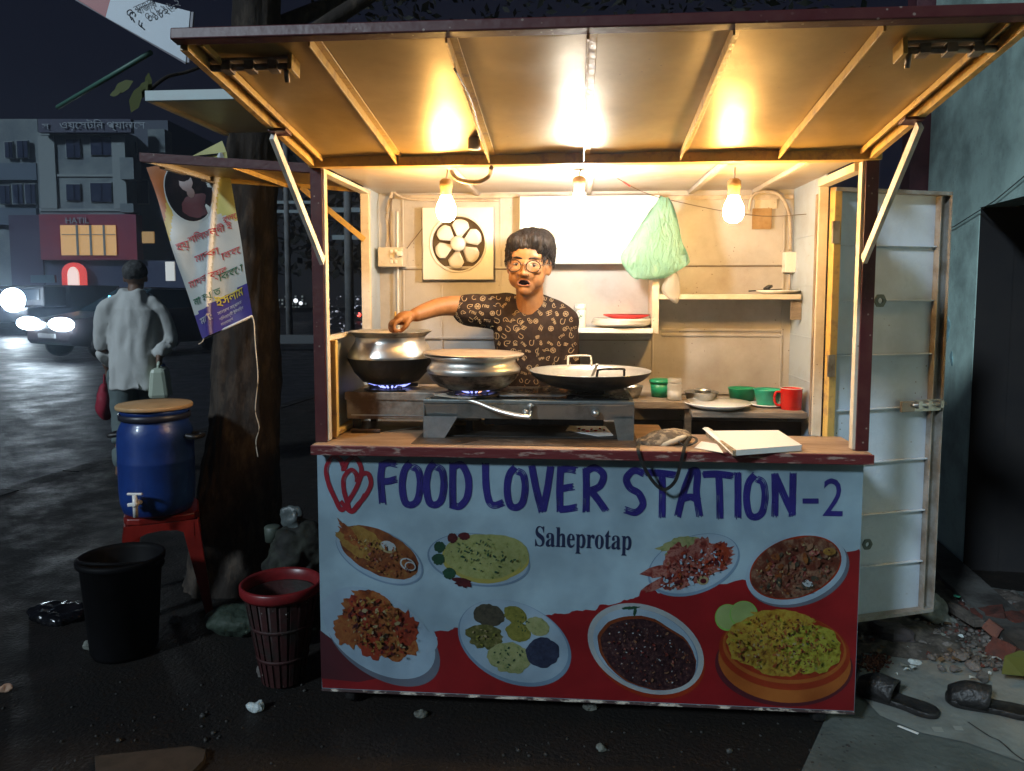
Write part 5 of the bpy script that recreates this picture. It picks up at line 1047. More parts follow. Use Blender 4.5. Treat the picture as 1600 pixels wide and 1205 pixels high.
# ---- the man walking past
mc = D(210, 560, 5.9); mx, my = mc.x, mc.y
mz = 0.0
man = thing('person', (mx, my, 0), 'man in a long pale shirt walking away with a white can in his hand', 'person')
fwd = Vector((-.35, .94, 0)).normalized(); rgt = Vector((fwd.y, -fwd.x, 0)); RM = Matrix((rgt, fwd, Vector((0, 0, 1)))).transposed()
def MP(r, f, z): return Vector((mx, my, z)) + rgt * r + fwd * f
mb = MB(); hm = MP(.02, .05, 1.545); 
mb.ell(hm + Vector((0, 0, .04)), (.085, .10, .095), 18, 12, ax=RM); mb.ell(hm + fwd * .03 + Vector((0, 0, -.04)), (.055, .065, .07), 18, 12, ax=RM); mb.ell(hm + fwd * .10, (.012, .02, .02), 10, 8, ax=RM)
for s_ in (-1, 1): mb.ell(hm + rgt * s_ * .078, (.01, .02, .03), 10, 8, ax=RM)
limb(mb, [hm + Vector((0, 0, -.05)), MP(.01, .0, 1.38)], [.05, .06])
limb(mb, [MP(.15, 0, 1.29), MP(.235, .0, 1.06), MP(.20, -.13, .965)], [.045, .042, .032]); limb(mb, [MP(-.15, 0, 1.29), MP(-.225, .03, 1.06), MP(-.215, .14, .86)], [.045, .042, .032])
limb(mb, [MP(.09, 0, .82), MP(.10, .08, .46), MP(.10, .02, .09)], [.09, .06, .042]); limb(mb, [MP(-.09, 0, .82), MP(-.09, -.02, .46), MP(-.09, -.16, .12)], [.09, .06, .042])
torso(mb, [(.80, .16, .12, 0, 0), (1.0, .16, .12, 0, 0), (1.25, .16, .11, 0, 0), (1.36, .09, .08, 0, 0)], Vector((mx, my, 0)))
for s_, f0, z0 in ((1, .02, .05), (-1, -.16, .09)):
    mb.ell(MP(s_ * .095, f0 + .05, z0), (.045, .12, .04), 14, 8, ax=RM)
for s_, hp in ((1, MP(.197, -.15, .925)), (-1, MP(-.222, .16, .81))):
    mb.ell(hp, (.022, .035, .045), 12, 8, ax=RM)
    for k in range(4): limb(mb, [hp + fwd * (-.024 + .016 * k) + Vector((0, 0, -.03)), hp + fwd * (-.024 + .016 * k) + Vector((0, 0, -.06)) - rgt * s_ * .006, hp + fwd * (-.022 + .016 * k) + Vector((0, 0, -.068)) - rgt * s_ * .022], [.009, .0085, .007], 8)
    limb(mb, [hp + fwd * .03, hp + fwd * .045 + Vector((0, 0, -.03)) - rgt * s_ * .01], [.011, .009], 8)
remesh(mb, 'body', 'skin2', man, .009, 3)
mb = MB(); mb.ell(hm + Vector((0, 0, .055)) - fwd * .012, (.091, .104, .090), 18, 12, ax=RM); remesh(mb, 'hair', mat('grey_black_hair', (.03, .03, .03), .8, c2=(.08, .08, .08), scale=30), man, .008, 2, .5, lambda co: .004 * noise.noise(co * 40))
mb = MB(); torso(mb, [(.70, .195, .16, 0.0, 0), (.85, .185, .155, 0, 0), (1.05, .178, .14, 0, 0), (1.22, .185, .135, 0, 0), (1.31, .18, .125, 0, 0), (1.38, .12, .10, 0, 0), (1.46, .085, .085, 0, 0.02)], Vector((mx, my, 0)))
limb(mb, [MP(.06, 0, 1.37), MP(.17, 0, 1.30), MP(.245, -.01, 1.10), MP(.205, -.11, .99)], [.055, .074, .064, .055]); limb(mb, [MP(-.06, 0, 1.37), MP(-.17, 0, 1.30), MP(-.225, .03, 1.06), MP(-.215, .12, .90)], [.055, .074, .064, .053])
remesh(mb, 'long_shirt', mat('pale_long_shirt', (.50, .50, .48), .85, bump=.5, bscale=14), man, .012, 4, .5, lambda co: .028 * noise.noise(Vector((co.x * 11, co.y * 11, co.z * 2.6))) + .010 * noise.noise(Vector((co.x * 20, co.y * 20, co.z * 9))))
mb = MB(); limb(mb, [MP(.09, 0, .80), MP(.10, .08, .46), MP(.10, .02, .16)], [.11, .085, .065]); limb(mb, [MP(-.09, 0, .80), MP(-.09, -.02, .46), MP(-.09, -.15, .18)], [.11, .085, .065]); remesh(mb, 'trousers', mat('grey_green_trousers', (.10, .13, .13), .8), man, .012, 3, .5, lambda co: .006 * noise.noise(co * 14))
cnp_ = MP(.20, -.15, .775); t = thing('jerrycan', cnp_, 'translucent white plastic can carried by the walking man', 'jerrycan')
mb = MB().box(-.075, .075, -.11, .11, -.13, .10, T=lambda v: cnp_ + RM @ Vector((v.x * (1 - .3 * (v.z > .09)), v.y, v.z))); mb.build('can_body', mat('milky_plastic', (.45, .50, .40), .4), t, bevel=.03)
mb = MB(); mb.tube(crom([cnp_ + RM @ Vector(q) for q in ((0, -.06, .09), (0, -.05, .135), (0, .05, .14), (0, .07, .09))]), .011, 8); mb.build('can_handle', mat('milky_plastic', (.45, .50, .40), .4), t); MB().lathe([(0, 0), (.025, 0), (.025, .03), (0, .03)], cnp_ + RM @ Vector((0, .085, .09)), 14).build('can_cap', mat('blue_cap', (.05, .1, .3), .5), t)
rb = MP(-.25, .16, .60); t = thing('red_bag', rb, 'red bag in the left hand of the walking man', 'bag')
mb = MB(); mb.ell(rb + Vector((0, 0, -.03)), (.07, .11, .13), 16, 12, ax=RM); mb.ell(rb + Vector((0, 0, .08)), (.04, .07, .06), 16, 12, ax=RM); remesh(mb, 'bag_body', mat('dull_red_cloth', (.26, .012, .03), .7), t, .01, 4, .5, lambda co: .01 * noise.noise(co * 12)); MB().tube(crom([rb + Vector((0, 0, .11)) - fwd * .03, rb + Vector((0, 0, .2)), rb + Vector((0, 0, .11)) + fwd * .03]), .006, 6).build('bag_handle', mat('dull_red_cloth', (.26, .012, .03), .7), t)
# ================================================================ LEFT SIDE: TREE, BANNER, BARREL, BINS
M['bark'] = mat('tree_bark', (.016, .011, .008), .9, c2=(.05, .036, .026), scale=14, lo=.48, hi=.62, stretch=(1, 1, .45), bump=1.0, bscale=30)
M['leafd'] = mat('dark_leaf', (.0035, .005, .003), .8, c2=(.006, .008, .004), scale=3)
M['leafy'] = mat('yellow_green_leaf', (.075, .088, .022), .5)
tb = G(372, 905, 0); tcx = tb.x; tcy = tb.y
tree = thing('street_tree', (tcx, tcy, 0), 'thick dark street tree behind the blue barrel, its crown above the stall', 'tree')
mb = MB(); NN = 72; vs = []; lv = [(-.02, .26), (.1, .225), (.3, .205), (.6, .185), (.9, .168), (1.2, .150), (1.5, .132), (1.8, .125), (2.2, .12), (2.7, .115), (3.3, .10), (4.0, .07)]
hh = []
for a, b in zip(lv[:-1], lv[1:]):
    for k in range(12): hh.append((a[0] + (b[0] - a[0]) * k / 12, a[1] + (b[1] - a[1]) * k / 12))
for z, r in hh:
    for k in range(NN):
        t_ = 2 * math.pi * k / NN; q = Vector((math.cos(t_), math.sin(t_), 0)); rr_ = r * (1 + .16 * noise.noise(Vector((q.x * 1.6, q.y * 1.6, z * 1.8))) + .09 * noise.noise(Vector((q.x * 5, q.y * 5, z * 5))) + .05 * noise.noise(Vector((q.x * 12, q.y * 12, z * 12))) - .07 * abs(noise.noise(Vector((q.x * 7, q.y * 7, z * 2.2)))) )
        vs.append(Vector((tcx + .05 * z + rr_ * q.x, tcy + .03 * z + rr_ * q.y, z)))
fs = [(i * NN + k, i * NN + (k + 1) % NN, (i + 1) * NN + (k + 1) % NN, (i + 1) * NN + k) for i in range(len(hh) - 1) for k in range(NN)]
mb.add(vs, fs, 0, True).build('trunk', 'bark', tree)
for k in range(7):
    a_ = k * .95; s0 = Vector((tcx + .12, tcy + .08, 2.5 + .18 * k)); d_ = Vector((math.cos(a_), math.sin(a_), .45)); l_ = 1.4 + .2 * (k % 3)
    MB().tube(crom([s0, s0 + d_ * l_ * .5 + Vector((0, 0, .1)), s0 + d_ * l_]), [.05 - .0032 * i for i in range(13)], 8).build('branch', 'bark', tree)
cr_ = MB(); rr = random.Random(3)
cl = [(Vector((tcx + 1.75 + 1.5 * rr.uniform(-1, 1), tcy + .3 + 1.5 * rr.uniform(-.9, 1), rr.uniform(2.75, 4.2))), rr.uniform(.28, .5)) for k in range(46)]
for c_, r_ in cl:
    for k in range(190):
        d_ = Vector((rr.gauss(0, 1), rr.gauss(0, 1), rr.gauss(0, .8))).normalized() * r_ * rr.random() ** .4; p_ = c_ + d_
        u_ = Vector((rr.gauss(0, 1), rr.gauss(0, 1), rr.gauss(0, .5))).normalized(); w_ = u_.cross(Vector((rr.gauss(0, 1), rr.gauss(0, 1), rr.gauss(0, 1)))).normalized(); s_ = rr.uniform(.018, .042)
        cr_.add([p_ - u_ * s_, p_ + w_ * s_ * .45, p_ + u_ * s_, p_ - w_ * s_ * .45], [(0, 1, 2, 3)])
cr_.build('crown', 'leafd', tree, fix=False)
for (u, v, s_, a_) in ((192, 136, .055, 20), (212, 156, .06, 60), (232, 130, .04, 80), (222, 142, .05, 50), (180, 146, .03, 10)):
    p_ = D(u, v, 3.3); u_ = (CM @ Vector((math.cos(R(a_)), math.sin(R(a_)), .3))).normalized(); w_ = (CM @ Vector((-math.sin(R(a_)), math.cos(R(a_)), .1))).normalized()
    MB().add([p_ - u_ * s_, p_ - u_ * s_ * .3 + w_ * s_ * .42, p_ + u_ * s_ * .5 + w_ * s_ * .35, p_ + u_ * s_ * 1.1, p_ + u_ * s_ * .4 - w_ * s_ * .35, p_ - u_ * s_ * .4 - w_ * s_ * .38], [(0, 1, 2, 3, 4, 5)]).build('leaf', 'leafy', tree, solid=.001)
MB().tube(crom([D(235, 140, 3.32), D(262, 120, 3.4), D(300, 110, 3.5), Vector((tcx + .1, tcy, 2.6))]), .008, 6).build('twig', 'bark', tree)
# banner hanging on the trunk
BA, BBp, BC, BD = D(229, 262, 3.12), D(354, 238, 3.06), D(394, 494, 3.06), D(318, 529, 3.1)
top2 = D(347, 220, 3.06)
bn = thing('hanging_banner', BA, 'white and orange printed banner with an oval portrait hanging by the tree', 'banner')
def BN(a, b, off=0.0):    # a across 0..1, b down 0..1
    p_ = BA.lerp(BBp, a).lerp(BD.lerp(BC, a), b)
    d_ = .012 * math.sin(a * 5 + 1) * (b + .2) + .016 * noise.noise(Vector((a * 3, b * 3, 2)))
    ct = .72 - .05 * b if b < .99 else .67
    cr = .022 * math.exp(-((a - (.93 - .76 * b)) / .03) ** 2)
    return p_ + Vector((.03, -1, 0)).normalized() * (d_ + cr + off)
def cmat(name, c, c2=None): return mat(name, c, .38, c2=c2 or c, scale=5)
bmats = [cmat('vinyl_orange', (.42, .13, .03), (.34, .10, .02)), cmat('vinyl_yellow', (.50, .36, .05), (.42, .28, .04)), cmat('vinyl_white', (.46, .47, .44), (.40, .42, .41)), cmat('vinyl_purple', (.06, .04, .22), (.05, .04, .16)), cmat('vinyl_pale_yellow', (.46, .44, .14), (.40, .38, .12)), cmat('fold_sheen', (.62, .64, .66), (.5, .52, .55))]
mb = MB(); na, nb_ = 48, 60
vs = [BN(i / na, j / nb_) for j in range(nb_ + 1) for i in range(na + 1)]
def bcol(a, b):
    if b > .86 - .07 * a + .004: return 3
    k = a * 1.0 + b * .9 + .05 * noise.noise(Vector((a * 3, b * 3, 0)))
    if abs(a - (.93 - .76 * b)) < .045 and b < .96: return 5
    if a > .80 - .2 * b and b < .42 - .3 * (1 - a): return 4
    if k < .22: return 0
    if k < .42 and b < .5: return 1 if k > .30 else 0
    if b < .2: return 4
    return 2
for j in range(nb_):
    for i in range(na):
        q = j * (na + 1) + i; mb.f.append([q, q + 1, q + na + 2, q + na + 1]); mb.mi.append(bcol((i + .5) / na, (j + .5) / nb_)); mb.sm.append(True)
mb.v = [tuple(v) for v in vs]; mb.build('banner_sheet', bmats, bn, fix=False)
MB().add([BBp + Vector((0, 0, 0)), D(300, 244, 3.07), top2], [(0, 1, 2)]).build('banner_corner', bmats[4], bn, solid=.001)
def bell(ca, cb, ra, rb_, m, off, name, amp=0, n=36, sd=0):
    pts = [(ca + ra * math.cos(2 * math.pi * k / n) * (1 + amp * noise.noise(Vector((math.cos(6.28 * k / n) * 2, math.sin(6.28 * k / n) * 2, sd)))), cb + rb_ * math.sin(2 * math.pi * k / n) * (1 + amp * noise.noise(Vector((math.cos(6.28 * k / n) * 2, math.sin(6.28 * k / n) * 2, sd + 4))))) for k in range(n)]
    rings = []
    for f in (0, .33, .66, 1): rings += [BN(ca + (a - ca) * f, cb + (b - cb) * f, off) for a, b in pts]
    fs = [(r * n + k, r * n + (k + 1) % n, (r + 1) * n + (k + 1) % n, (r + 1) * n + k) for r in range(3) for k in range(n)]
    return MB().add(rings, fs).build(name, m, bn, fix=False)
bell(.45, .185, .335, .185, bmats[2], .0012, 'portrait_border'); bell(.45, .183, .318, .176, mat('portrait_dark', (.010, .010, .013), .8, c2=(.02, .016, .02), spec=.1), .002, 'portrait_print')
bell(.50, .275, .20, .07, cmat('portrait_red', (.06, .008, .014)), .0028, 'portrait_print', .2); bell(.44, .13, .085, .055, cmat('portrait_face', (.13, .07, .06), (.09, .045, .04)), .0034, 'portrait_print', .2); bell(.43, .092, .095, .032, cmat('portrait_dark', (.016, .016, .02)), .004, 'portrait_print', .2); bell(.47, .195, .05, .03, cmat('portrait_face', (.13, .07, .06)), .0038, 'portrait_print', .1)
def btext(s, a0, b0, size, m, asp=1.0, slope=-.035):
    cu = bpy.data.curves.new('banner_text', 'FONT'); cu.body = s; cu.size = 1; cu.resolution_u = 2; cu.offset = .008; t_ = bpy.data.objects.new('banner_text', cu); col.objects.link(t_); me = evalmesh(t_); bpy.data.objects.remove(t_)
    bm = bmesh.new(); bm.from_mesh(me); bmesh.ops.triangulate(bm, faces=bm.faces); bm.to_mesh(me); bm.free()
    for v in me.vertices: v.co = BN(a0 + v.co.x * size * asp, b0 - v.co.y * size * .42 + slope * v.co.x * size, .0045)
    me.materials.clear(); me.materials.append(m); o = bpy.data.objects.new('banner_text', me); col.objects.link(o); adopt(o, bn)
bred = cmat('banner_red_ink', (.40, .02, .03)); bgreen = cmat('banner_green_ink', (.02, .12, .06)); byel = cmat('banner_yellow_ink', (.55, .45, .04)); bwh = cmat('banner_white_ink', (.4, .4, .42))
btext('হয়', .07, .50, .15, bred); btext('শিলমান্দী ই', .25, .475, .135, bred); btext('রলে', .80, .41, .12, bred)
btext('মাদকা', .27, .59, .145, bred)
btext('মাদক ব্যব', .08, .72, .14, bred); btext('াকবে', .66, .62, .15, bred)
btext('না হয় ত', .07, .82, .14, bgreen); btext('াকবো', .55, .735, .16, bgreen)
btext('মো:', .08, .93, .13, bwh); btext('ইসলাম', .42, .872, .17, byel); btext('সাধারণ সম্পাদক', .40, .915, .062, bwh); btext('শিলমান্দী ইউনিয়ন', .40, .95, .058, bwh); btext('বাংলাদেশ', .40, .98, .055, bwh)
MB().tube([BD, BN(.5, 1.0, .004), BC], .005, 6).build('banner_hem', 'whitepl', bn)
MB().tube(crom([BC, D(397, 506, 3.04), D(399, 540, 3.04), D(403, 590, 3.04), D(399, 640, 3.04), D(405, 668, 3.04), D(400, 690, 3.04), D(403, 714, 3.04)]), .0022, 6).build('banner_string', 'cream', bn)
MB().tube(crom([D(322, 522, 3.1), D(316, 534, 3.1), D(310, 538, 3.1)]), .002, 6).build('banner_string', 'cream', bn)
# signboard high on the tree, top left
SA, SB, SC, SE, SF = D(112, -6, 3.5), D(176, -14, 3.5), D(297, 18, 3.5), D(290, 97, 3.5), D(165, 27, 3.5)
sg = thing('tilted_signboard', SE, 'tilted white signboard with a red end hanging high on the street tree', 'signboard')
nb2 = (SC - SB).cross(SE - SB).normalized(); nb2 = nb2 if nb2.y < 0 else -nb2
MB().prism([SB, SC, SE, SF], -nb2 * .006).build('sign_sheet', mat('sign_white', (.52, .58, .64), .45), sg); MB().prism([SA, SB, SF], -nb2 * .006).build('sign_sheet', mat('sign_red', (.30, .03, .03), .45), sg, label='red end of the sheet')
MB().bar(SC + nb2 * -.01, SE + nb2 * -.01, .03, .012, up=(0, 1, 0)).build('sign_edge', mat('sign_edge_paint', (.16, .15, .18), .5), sg)
MB().bar(SA + nb2 * -.012, SE + nb2 * -.012, .014, .014, up=(0, 1, 0)).build('sign_edge', mat('sign_edge_paint', (.16, .15, .18), .5), sg)
e1 = (CM @ Vector((math.cos(R(24)), math.sin(R(24)), 0))).normalized(); e3 = nb2; e2 = e3.cross(e1).normalized(); e1 = e2.cross(e3).normalized()
TM = Matrix((e1, e2, e3)).transposed(); ink = mat('sign_ink', (.03, .035, .05), .5)
text('০১৮২৬-২', 'phone_number', ink, sg, D(229, 33, 3.49), .062, TM, sx=.72); text('বাজার', 'sign_line', ink, sg, D(212, 20, 3.49), .045, TM, sx=.8)
m = MB(); c_ = D(203, 20, 3.49); m.tube([c_ + (e1 * math.cos(a_) + e2 * math.sin(a_)) * .013 for a_ in [R(-60 + 30 * k) for k in range(11)]] + [c_ - e2 * .034 + e1 * -.006], .0028, 6); m.build('pin_symbol', ink, sg)
m = MB(); c_ = D(218, 38, 3.49); m.tube([c_ + e2 * .016 + e1 * .006, c_ - e1 * .004, c_ - e2 * .018 + e1 * .004], .003, 6); m.build('phone_symbol', ink, sg)
tag(MB().tube([D(90, 168, 4.1), D(236, 82, 3.7)], .012, 8).build('green_pole', mat('green_pole_paint', (.05, .13, .10), .5)), 'thin green pole slanting up to the tilted signboard', 'pole')
# ---- stool, barrel
def stool_at(cx, cy, h, mt, label):
    t = thing('plastic_stool', (cx, cy, 0), label, 'stool'); tw, bw = .155, .205
    TZ = Matrix.Rotation(R(28), 3, 'Z'); C_ = Vector((cx, cy, 0))
    def q_(x, y, z): return C_ + TZ @ Vector((x, y, z))
    m = MB(); pts = []
    for k in range(24):
        a_ = 2 * math.pi * k / 24; r_ = tw * (abs(math.cos(a_)) ** 6 + abs(math.sin(a_)) ** 6) ** (-1 / 6); pts.append((r_ * math.cos(a_), r_ * math.sin(a_)))
    m.prism([q_(x, y, h - .03) for x, y in pts], (0, 0, .03)); m.build('seat', mt, t, bevel=.006)
    for sx_ in (-1, 1):
        for sy_ in (-1, 1):
            ms = MB(); a0, b0 = q_(sx_ * (tw - .03), sy_ * (tw - .03), h - .03), q_(sx_ * (bw - .02), sy_ * (bw - .02), 0)
            for (ux, uy) in ((1, 0), (0, 1)):
                d0 = TZ @ Vector((ux * .075 * -sx_, uy * .075 * -sy_, 0)); d1 = d0 * .42; o0 = TZ @ Vector((sx_ * .026 * (1), sy_ * .026, 0)); o1 = TZ @ Vector((sx_ * .014, sy_ * .014, 0)); th = TZ @ Vector((-(1 - ux) * sx_ * .006, -(1 - uy) * sy_ * .006, 0))
                ms.prism([a0 + o0, a0 + o0 + d0, b0 + o1 + d1, b0 + o1], th)
            ms.build('leg', mt, t, bevel=.002)
    for k in range(4):
        A2 = R(90 * k); Rk = Matrix.Rotation(A2, 3, 'Z'); ap = MB(); arch = [(-.13, h - .031), (-.13, h - .10), (-.10, h - .085), (-.06, h - .068), (0, h - .062), (.06, h - .068), (.10, h - .085), (.13, h - .10), (.13, h - .031)]
        ap.prism([C_ + TZ @ (Rk @ Vector((x, -tw + .006 - (h - z) * .13, z))) for x, z in arch], TZ @ (Rk @ Vector((0, .005, 0)))); ap.build('apron', mt, t)
    return t
M['stoolred'] = mat('red_stool_plastic', (.20, .013, .009), .35, c2=(.15, .01, .007), scale=10, coat=.2)
sc_ = D(250, 700, 3.5); scx, scy = sc_.x, sc_.y
stool_at(scx, scy, .46, 'stoolred', 'red plastic stool carrying the blue barrel')
bb_ = D(244, 700, 3.45); c_ = Vector((bb_.x, bb_.y, .4615)); t = thing('water_barrel', c_, 'blue plastic barrel with a tan lid and a small tap, on the red stool', 'barrel')
M['blue'] = mat('blue_plastic', (.010, .042, .20), .36, c2=(.008, .03, .15), scale=6, bump=.1, coat=.15)
MB().lathe([(r * .955, z * 1.07) for r, z in [(0, 0), (.13, 0), (.150, .012), (.162, .05), (.166, .10), (.167, .22), (.168, .225), (.166, .23), (.167, .30), (.163, .345), (.150, .375), (.143, .385), (.143, .42), (.150, .425), (.150, .435), (.14, .437), (0, .437)]], c_, 40).build('barrel_body', 'blue', t)
MB().lathe([(r * .955, z * 1.07) for r, z in [(.1505, .395), (.156, .397), (.157, .418), (.151, .42)]], c_, 36).build('barrel_collar', mat('dark_collar', (.02, .02, .03), .4), t)
MB().lathe([(r * .97, z + .031) for r, z in [(0, .438), (.158, .438), (.164, .441), (.165, .452), (.160, .458), (.15, .455), (.14, .459), (.03, .462), (0, .462)]], c_, 40).build('barrel_lid', mat('tan_lid', (.50, .31, .15), .5, c2=(.40, .24, .11), scale=9), t)
for s_ in (-1, 1):
    hp = c_ + Vector((s_ * .157, 0, .35)); MB().tube(crom([hp + Vector((0, -.03, 0)), hp + Vector((s_ * .045, -.03, -.005)), hp + Vector((s_ * .05, .03, -.005)), hp + Vector((0, .03, 0))]), .011, 8).build('barrel_handle', 'black', t)
d_ = (CAM - c_); d_.z = 0; d_.normalize(); d_ = Matrix.Rotation(R(-26), 3, 'Z') @ d_; tp = c_ + d_ * .163 + Vector((0, 0, .085)); rt = d_.cross(Vector((0, 0, 1)))
m = MB(); m.tube([tp, tp + d_ * .05], .012, 10); m.tube([tp + d_ * .04 + Vector((0, 0, .04)), tp + d_ * .04 + Vector((0, 0, -.055))], [.011, .010], 10); m.build('tap', 'whitepl', t)
m = MB(); m.bar(tp + d_ * .04 + Vector((0, 0, .045)) - rt * .032, tp + d_ * .04 + Vector((0, 0, .045)) + rt * .032, .012, .009); m.bar(tp + d_ * .035 + Vector((0, 0, .0)), tp + d_ * .035 + rt * .034 + Vector((0, 0, -.004)), .014, .014); m.build('tap_handle', 'whitepl', t, bevel=.002)
# ---- black bucket
bk = D(190, 900, 3.08); c_ = Vector((bk.x, bk.y, .001)); t = thing('black_bucket', c_, 'large black plastic bucket on the ground in front of the red stool', 'bucket')
M['bplast'] = mat('black_plastic', (.003, .003, .0035), .62, c2=(.005, .005, .006), scale=8, spec=.12)
MB().lathe([(0, 0), (.115, 0), (.125, .02), (.150, .37), (.163, .375), (.164, .395), (.154, .40), (.145, .38), (.115, .03), (0, .03)], c_, 36).build('bucket_body', 'bplast', t)
hd_ = [c_ + Vector((.159 * math.cos(a_), .159 * math.sin(a_) * .9, .38 + .03 * abs(math.sin(a_)))) for a_ in [R(180 + 15 * k) for k in range(13)]]
MB().tube(hd_, .006, 8).build('bucket_handle', 'bplast', t)
for s_ in (-1, 1): MB().ell(c_ + Vector((s_ * .163, 0, .37)), (.012, .03, .02), 12, 8).build('handle_lug', 'bplast', t)
# ---- red basket / waste bin
rk = D(441, 980, 2.85); c_ = Vector((rk.x, rk.y, .012)); t = thing('waste_basket', c_, 'dirty red plastic basket tapering down, standing left of the stall', 'basket')
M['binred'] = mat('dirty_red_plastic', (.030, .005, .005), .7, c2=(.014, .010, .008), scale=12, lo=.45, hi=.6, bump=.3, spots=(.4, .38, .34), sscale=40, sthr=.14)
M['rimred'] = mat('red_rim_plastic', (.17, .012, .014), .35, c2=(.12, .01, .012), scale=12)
NS_ = 22
ms = MB()
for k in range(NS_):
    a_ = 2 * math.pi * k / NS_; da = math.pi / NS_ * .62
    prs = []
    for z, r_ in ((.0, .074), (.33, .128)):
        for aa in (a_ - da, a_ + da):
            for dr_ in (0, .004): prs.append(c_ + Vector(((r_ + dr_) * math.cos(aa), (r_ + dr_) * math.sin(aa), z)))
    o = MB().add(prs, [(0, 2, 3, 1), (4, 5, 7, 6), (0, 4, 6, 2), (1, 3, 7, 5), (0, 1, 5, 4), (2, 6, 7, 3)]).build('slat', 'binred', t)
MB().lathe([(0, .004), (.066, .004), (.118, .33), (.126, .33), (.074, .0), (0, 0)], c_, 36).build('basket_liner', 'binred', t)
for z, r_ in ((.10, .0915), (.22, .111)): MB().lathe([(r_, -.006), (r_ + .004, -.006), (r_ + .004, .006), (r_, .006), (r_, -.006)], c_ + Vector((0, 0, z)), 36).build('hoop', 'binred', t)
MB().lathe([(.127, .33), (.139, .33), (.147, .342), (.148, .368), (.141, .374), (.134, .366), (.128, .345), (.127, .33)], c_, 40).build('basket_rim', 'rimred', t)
# ---- sack behind the basket
sk = D(457, 850, 3.15); c_ = Vector((sk.x, sk.y, 0)); m = MB(); m.ell(c_ + Vector((.02, 0, .22)), (.13, .12, .23), 22, 14); m.ell(c_ + Vector((.06, .0, .38)), (.085, .07, .14), 16, 10); m.ell(c_ + Vector((.0, -.02, .34)), (.11, .1, .15), 16, 10)
tag(remesh(m, 'plastic_sack', mat('dirty_sack', (.022, .026, .018), .8, c2=(.004, .004, .003), scale=9, lo=.42, hi=.6, bump=.6, bscale=18), None, .011, 4, .5, lambda co: .026 * noise.noise(co * 13) + .014 * noise.noise(co * 30)), 'dirty greenish plastic sack slumped behind the red basket', 'sack')
m = MB(); c2c = D(447, 794, 3.12); m.ell(c2c + Vector((0, .05, -.05)), (.055, .015, .05), 14, 10); m.ell(c2c + Vector((.03, 0, -.06)), (.03, .02, .05), 14, 10); tag(remesh(m, 'white_bag', mat('crumpled_white_plastic', (.07, .085, .085), .4, bump=.5), None, .008, 2, .5, lambda co: .014 * noise.noise(co * 30)), 'crumpled white plastic bag on top of the sack beside the tree trunk', 'plastic bag')
m = MB(); c3c = D(426, 838, 3.2); m.lathe([(0, 0), (.03, 0), (.034, .06), (.028, .065), (0, .065)], Vector((c3c.x, c3c.y, c3c.z - .02)), 16); tag(m.build('plastic_cup', mat('pale_cup', (.06, .075, .06), .5)), 'pale plastic cup wedged beside the sack', 'cup')
# crates and litter on the dark ground
def lump(name, u, v, r, m, label, cat, seed=0, flat_=.6, zoff=0):
    p_ = G(u, v, .002); k = r
    mb = MB(); mb.ell(p_ + Vector((0, 0, k * flat_ * .6)), (k, k * .8, k * flat_), 14, 9)
    for i, v_ in enumerate(mb.v):
        q = Vector(v_); q += (q - p_) * (.55 * noise.noise(q * (1.2 / k) + Vector((seed, seed * 2, 0))))
        mb.v[i] = (q.x, q.y, max(q.z, .001))
    mb.sm = [False] * len(mb.sm)
    return tag(mb.build(name, m), label, cat)
M['litter'] = mat('crumpled_paper', (.50, .56, .56), .6, c2=(.3, .34, .34), scale=30, bump=.5); M['dlitter'] = mat('dirty_paper', (.16, .17, .15), .7, c2=(.07, .07, .06), scale=20, bump=.5)
lump('crumpled_plastic', 400, 1110, .030, 'litter', 'bright crumpled white plastic on the dark ground left of the stall', 'litter', 1)
lump('crumpled_plastic', 146, 1014, .036, 'dlitter', 'crumpled pale litter in front of the black bucket', 'litter', 2, .9)
lump('crumpled_plastic', 273, 973, .030, 'dlitter', 'small pale litter left of the green cloth', 'litter', 3)
lump('crumpled_plastic', 921, 1107, .026, 'dlitter', 'greyish crumpled litter under the middle of the menu banner', 'litter', 5)
lump('crumpled_plastic', 658, 1119, .020, 'dlitter', 'dull litter on the ground below the left part of the menu banner', 'litter', 6)
lump('pebble', 412, 1056, .026, mat('grey_pebble', (.10, .09, .085), .8), 'round grey stone at the foot of the red basket', 'stone', 7, .9)
lump('crumpled_plastic', 8, 1080, .024, mat('tan_scrap', (.35, .22, .15), .8), 'tan scrap on the ground at the left picture edge', 'litter', 8)
lump('crumpled_plastic', 940, 1172, .018, 'dlitter', 'tiny pale scrap near the bottom picture edge', 'litter', 9)
p_ = G(345, 1004, .0); m = MB()
m.ell(p_ + Vector((.03, .12, .05)), (.15, .11, .06), 22, 12); tag(remesh(m, 'green_cloth', mat('dark_green_cloth', (.022, .036, .025), .7, c2=(.12, .15, .11), scale=22, lo=.64, hi=.68, bump=.6), None, .009, 2, .5, lambda co: .014 * noise.noise(co * 16) + .006 * noise.noise(co * 44)), 'dark green crumpled cloth left of the red basket', 'cloth')
bd = [G(150, 1215, .001), G(148, 1190, .001), G(300, 1174, .001), G(322, 1180, .001), G(318, 1196, .001), G(300, 1215, .001)]
tag(MB().prism(bd, (0, 0, .018)).build('wooden_board', mat('dull_board', (.026, .021, .015), .8, c2=(.045, .034, .026), scale=14)), 'dull brown board lying at the bottom left picture edge', 'board')
mb = MB(); rr = random.Random(21)
for k in range(260):
    u, v = rr.uniform(-40, 1330), rr.choice([rr.uniform(900, 1204), rr.uniform(1080, 1204)])
    if 480 < u and v < 1130: continue
    p_ = G(u, v, .0); s_ = rr.uniform(.002, .008) * (1 if rr.random() < .93 else 1.9); 
    mb.ell(p_ + Vector((0, 0, s_ * .3)), (s_, s_ * rr.uniform(.5, 1), s_ * .6), 5, 3, ax=Matrix.Rotation(rr.uniform(0, 3), 3, 'Z'))
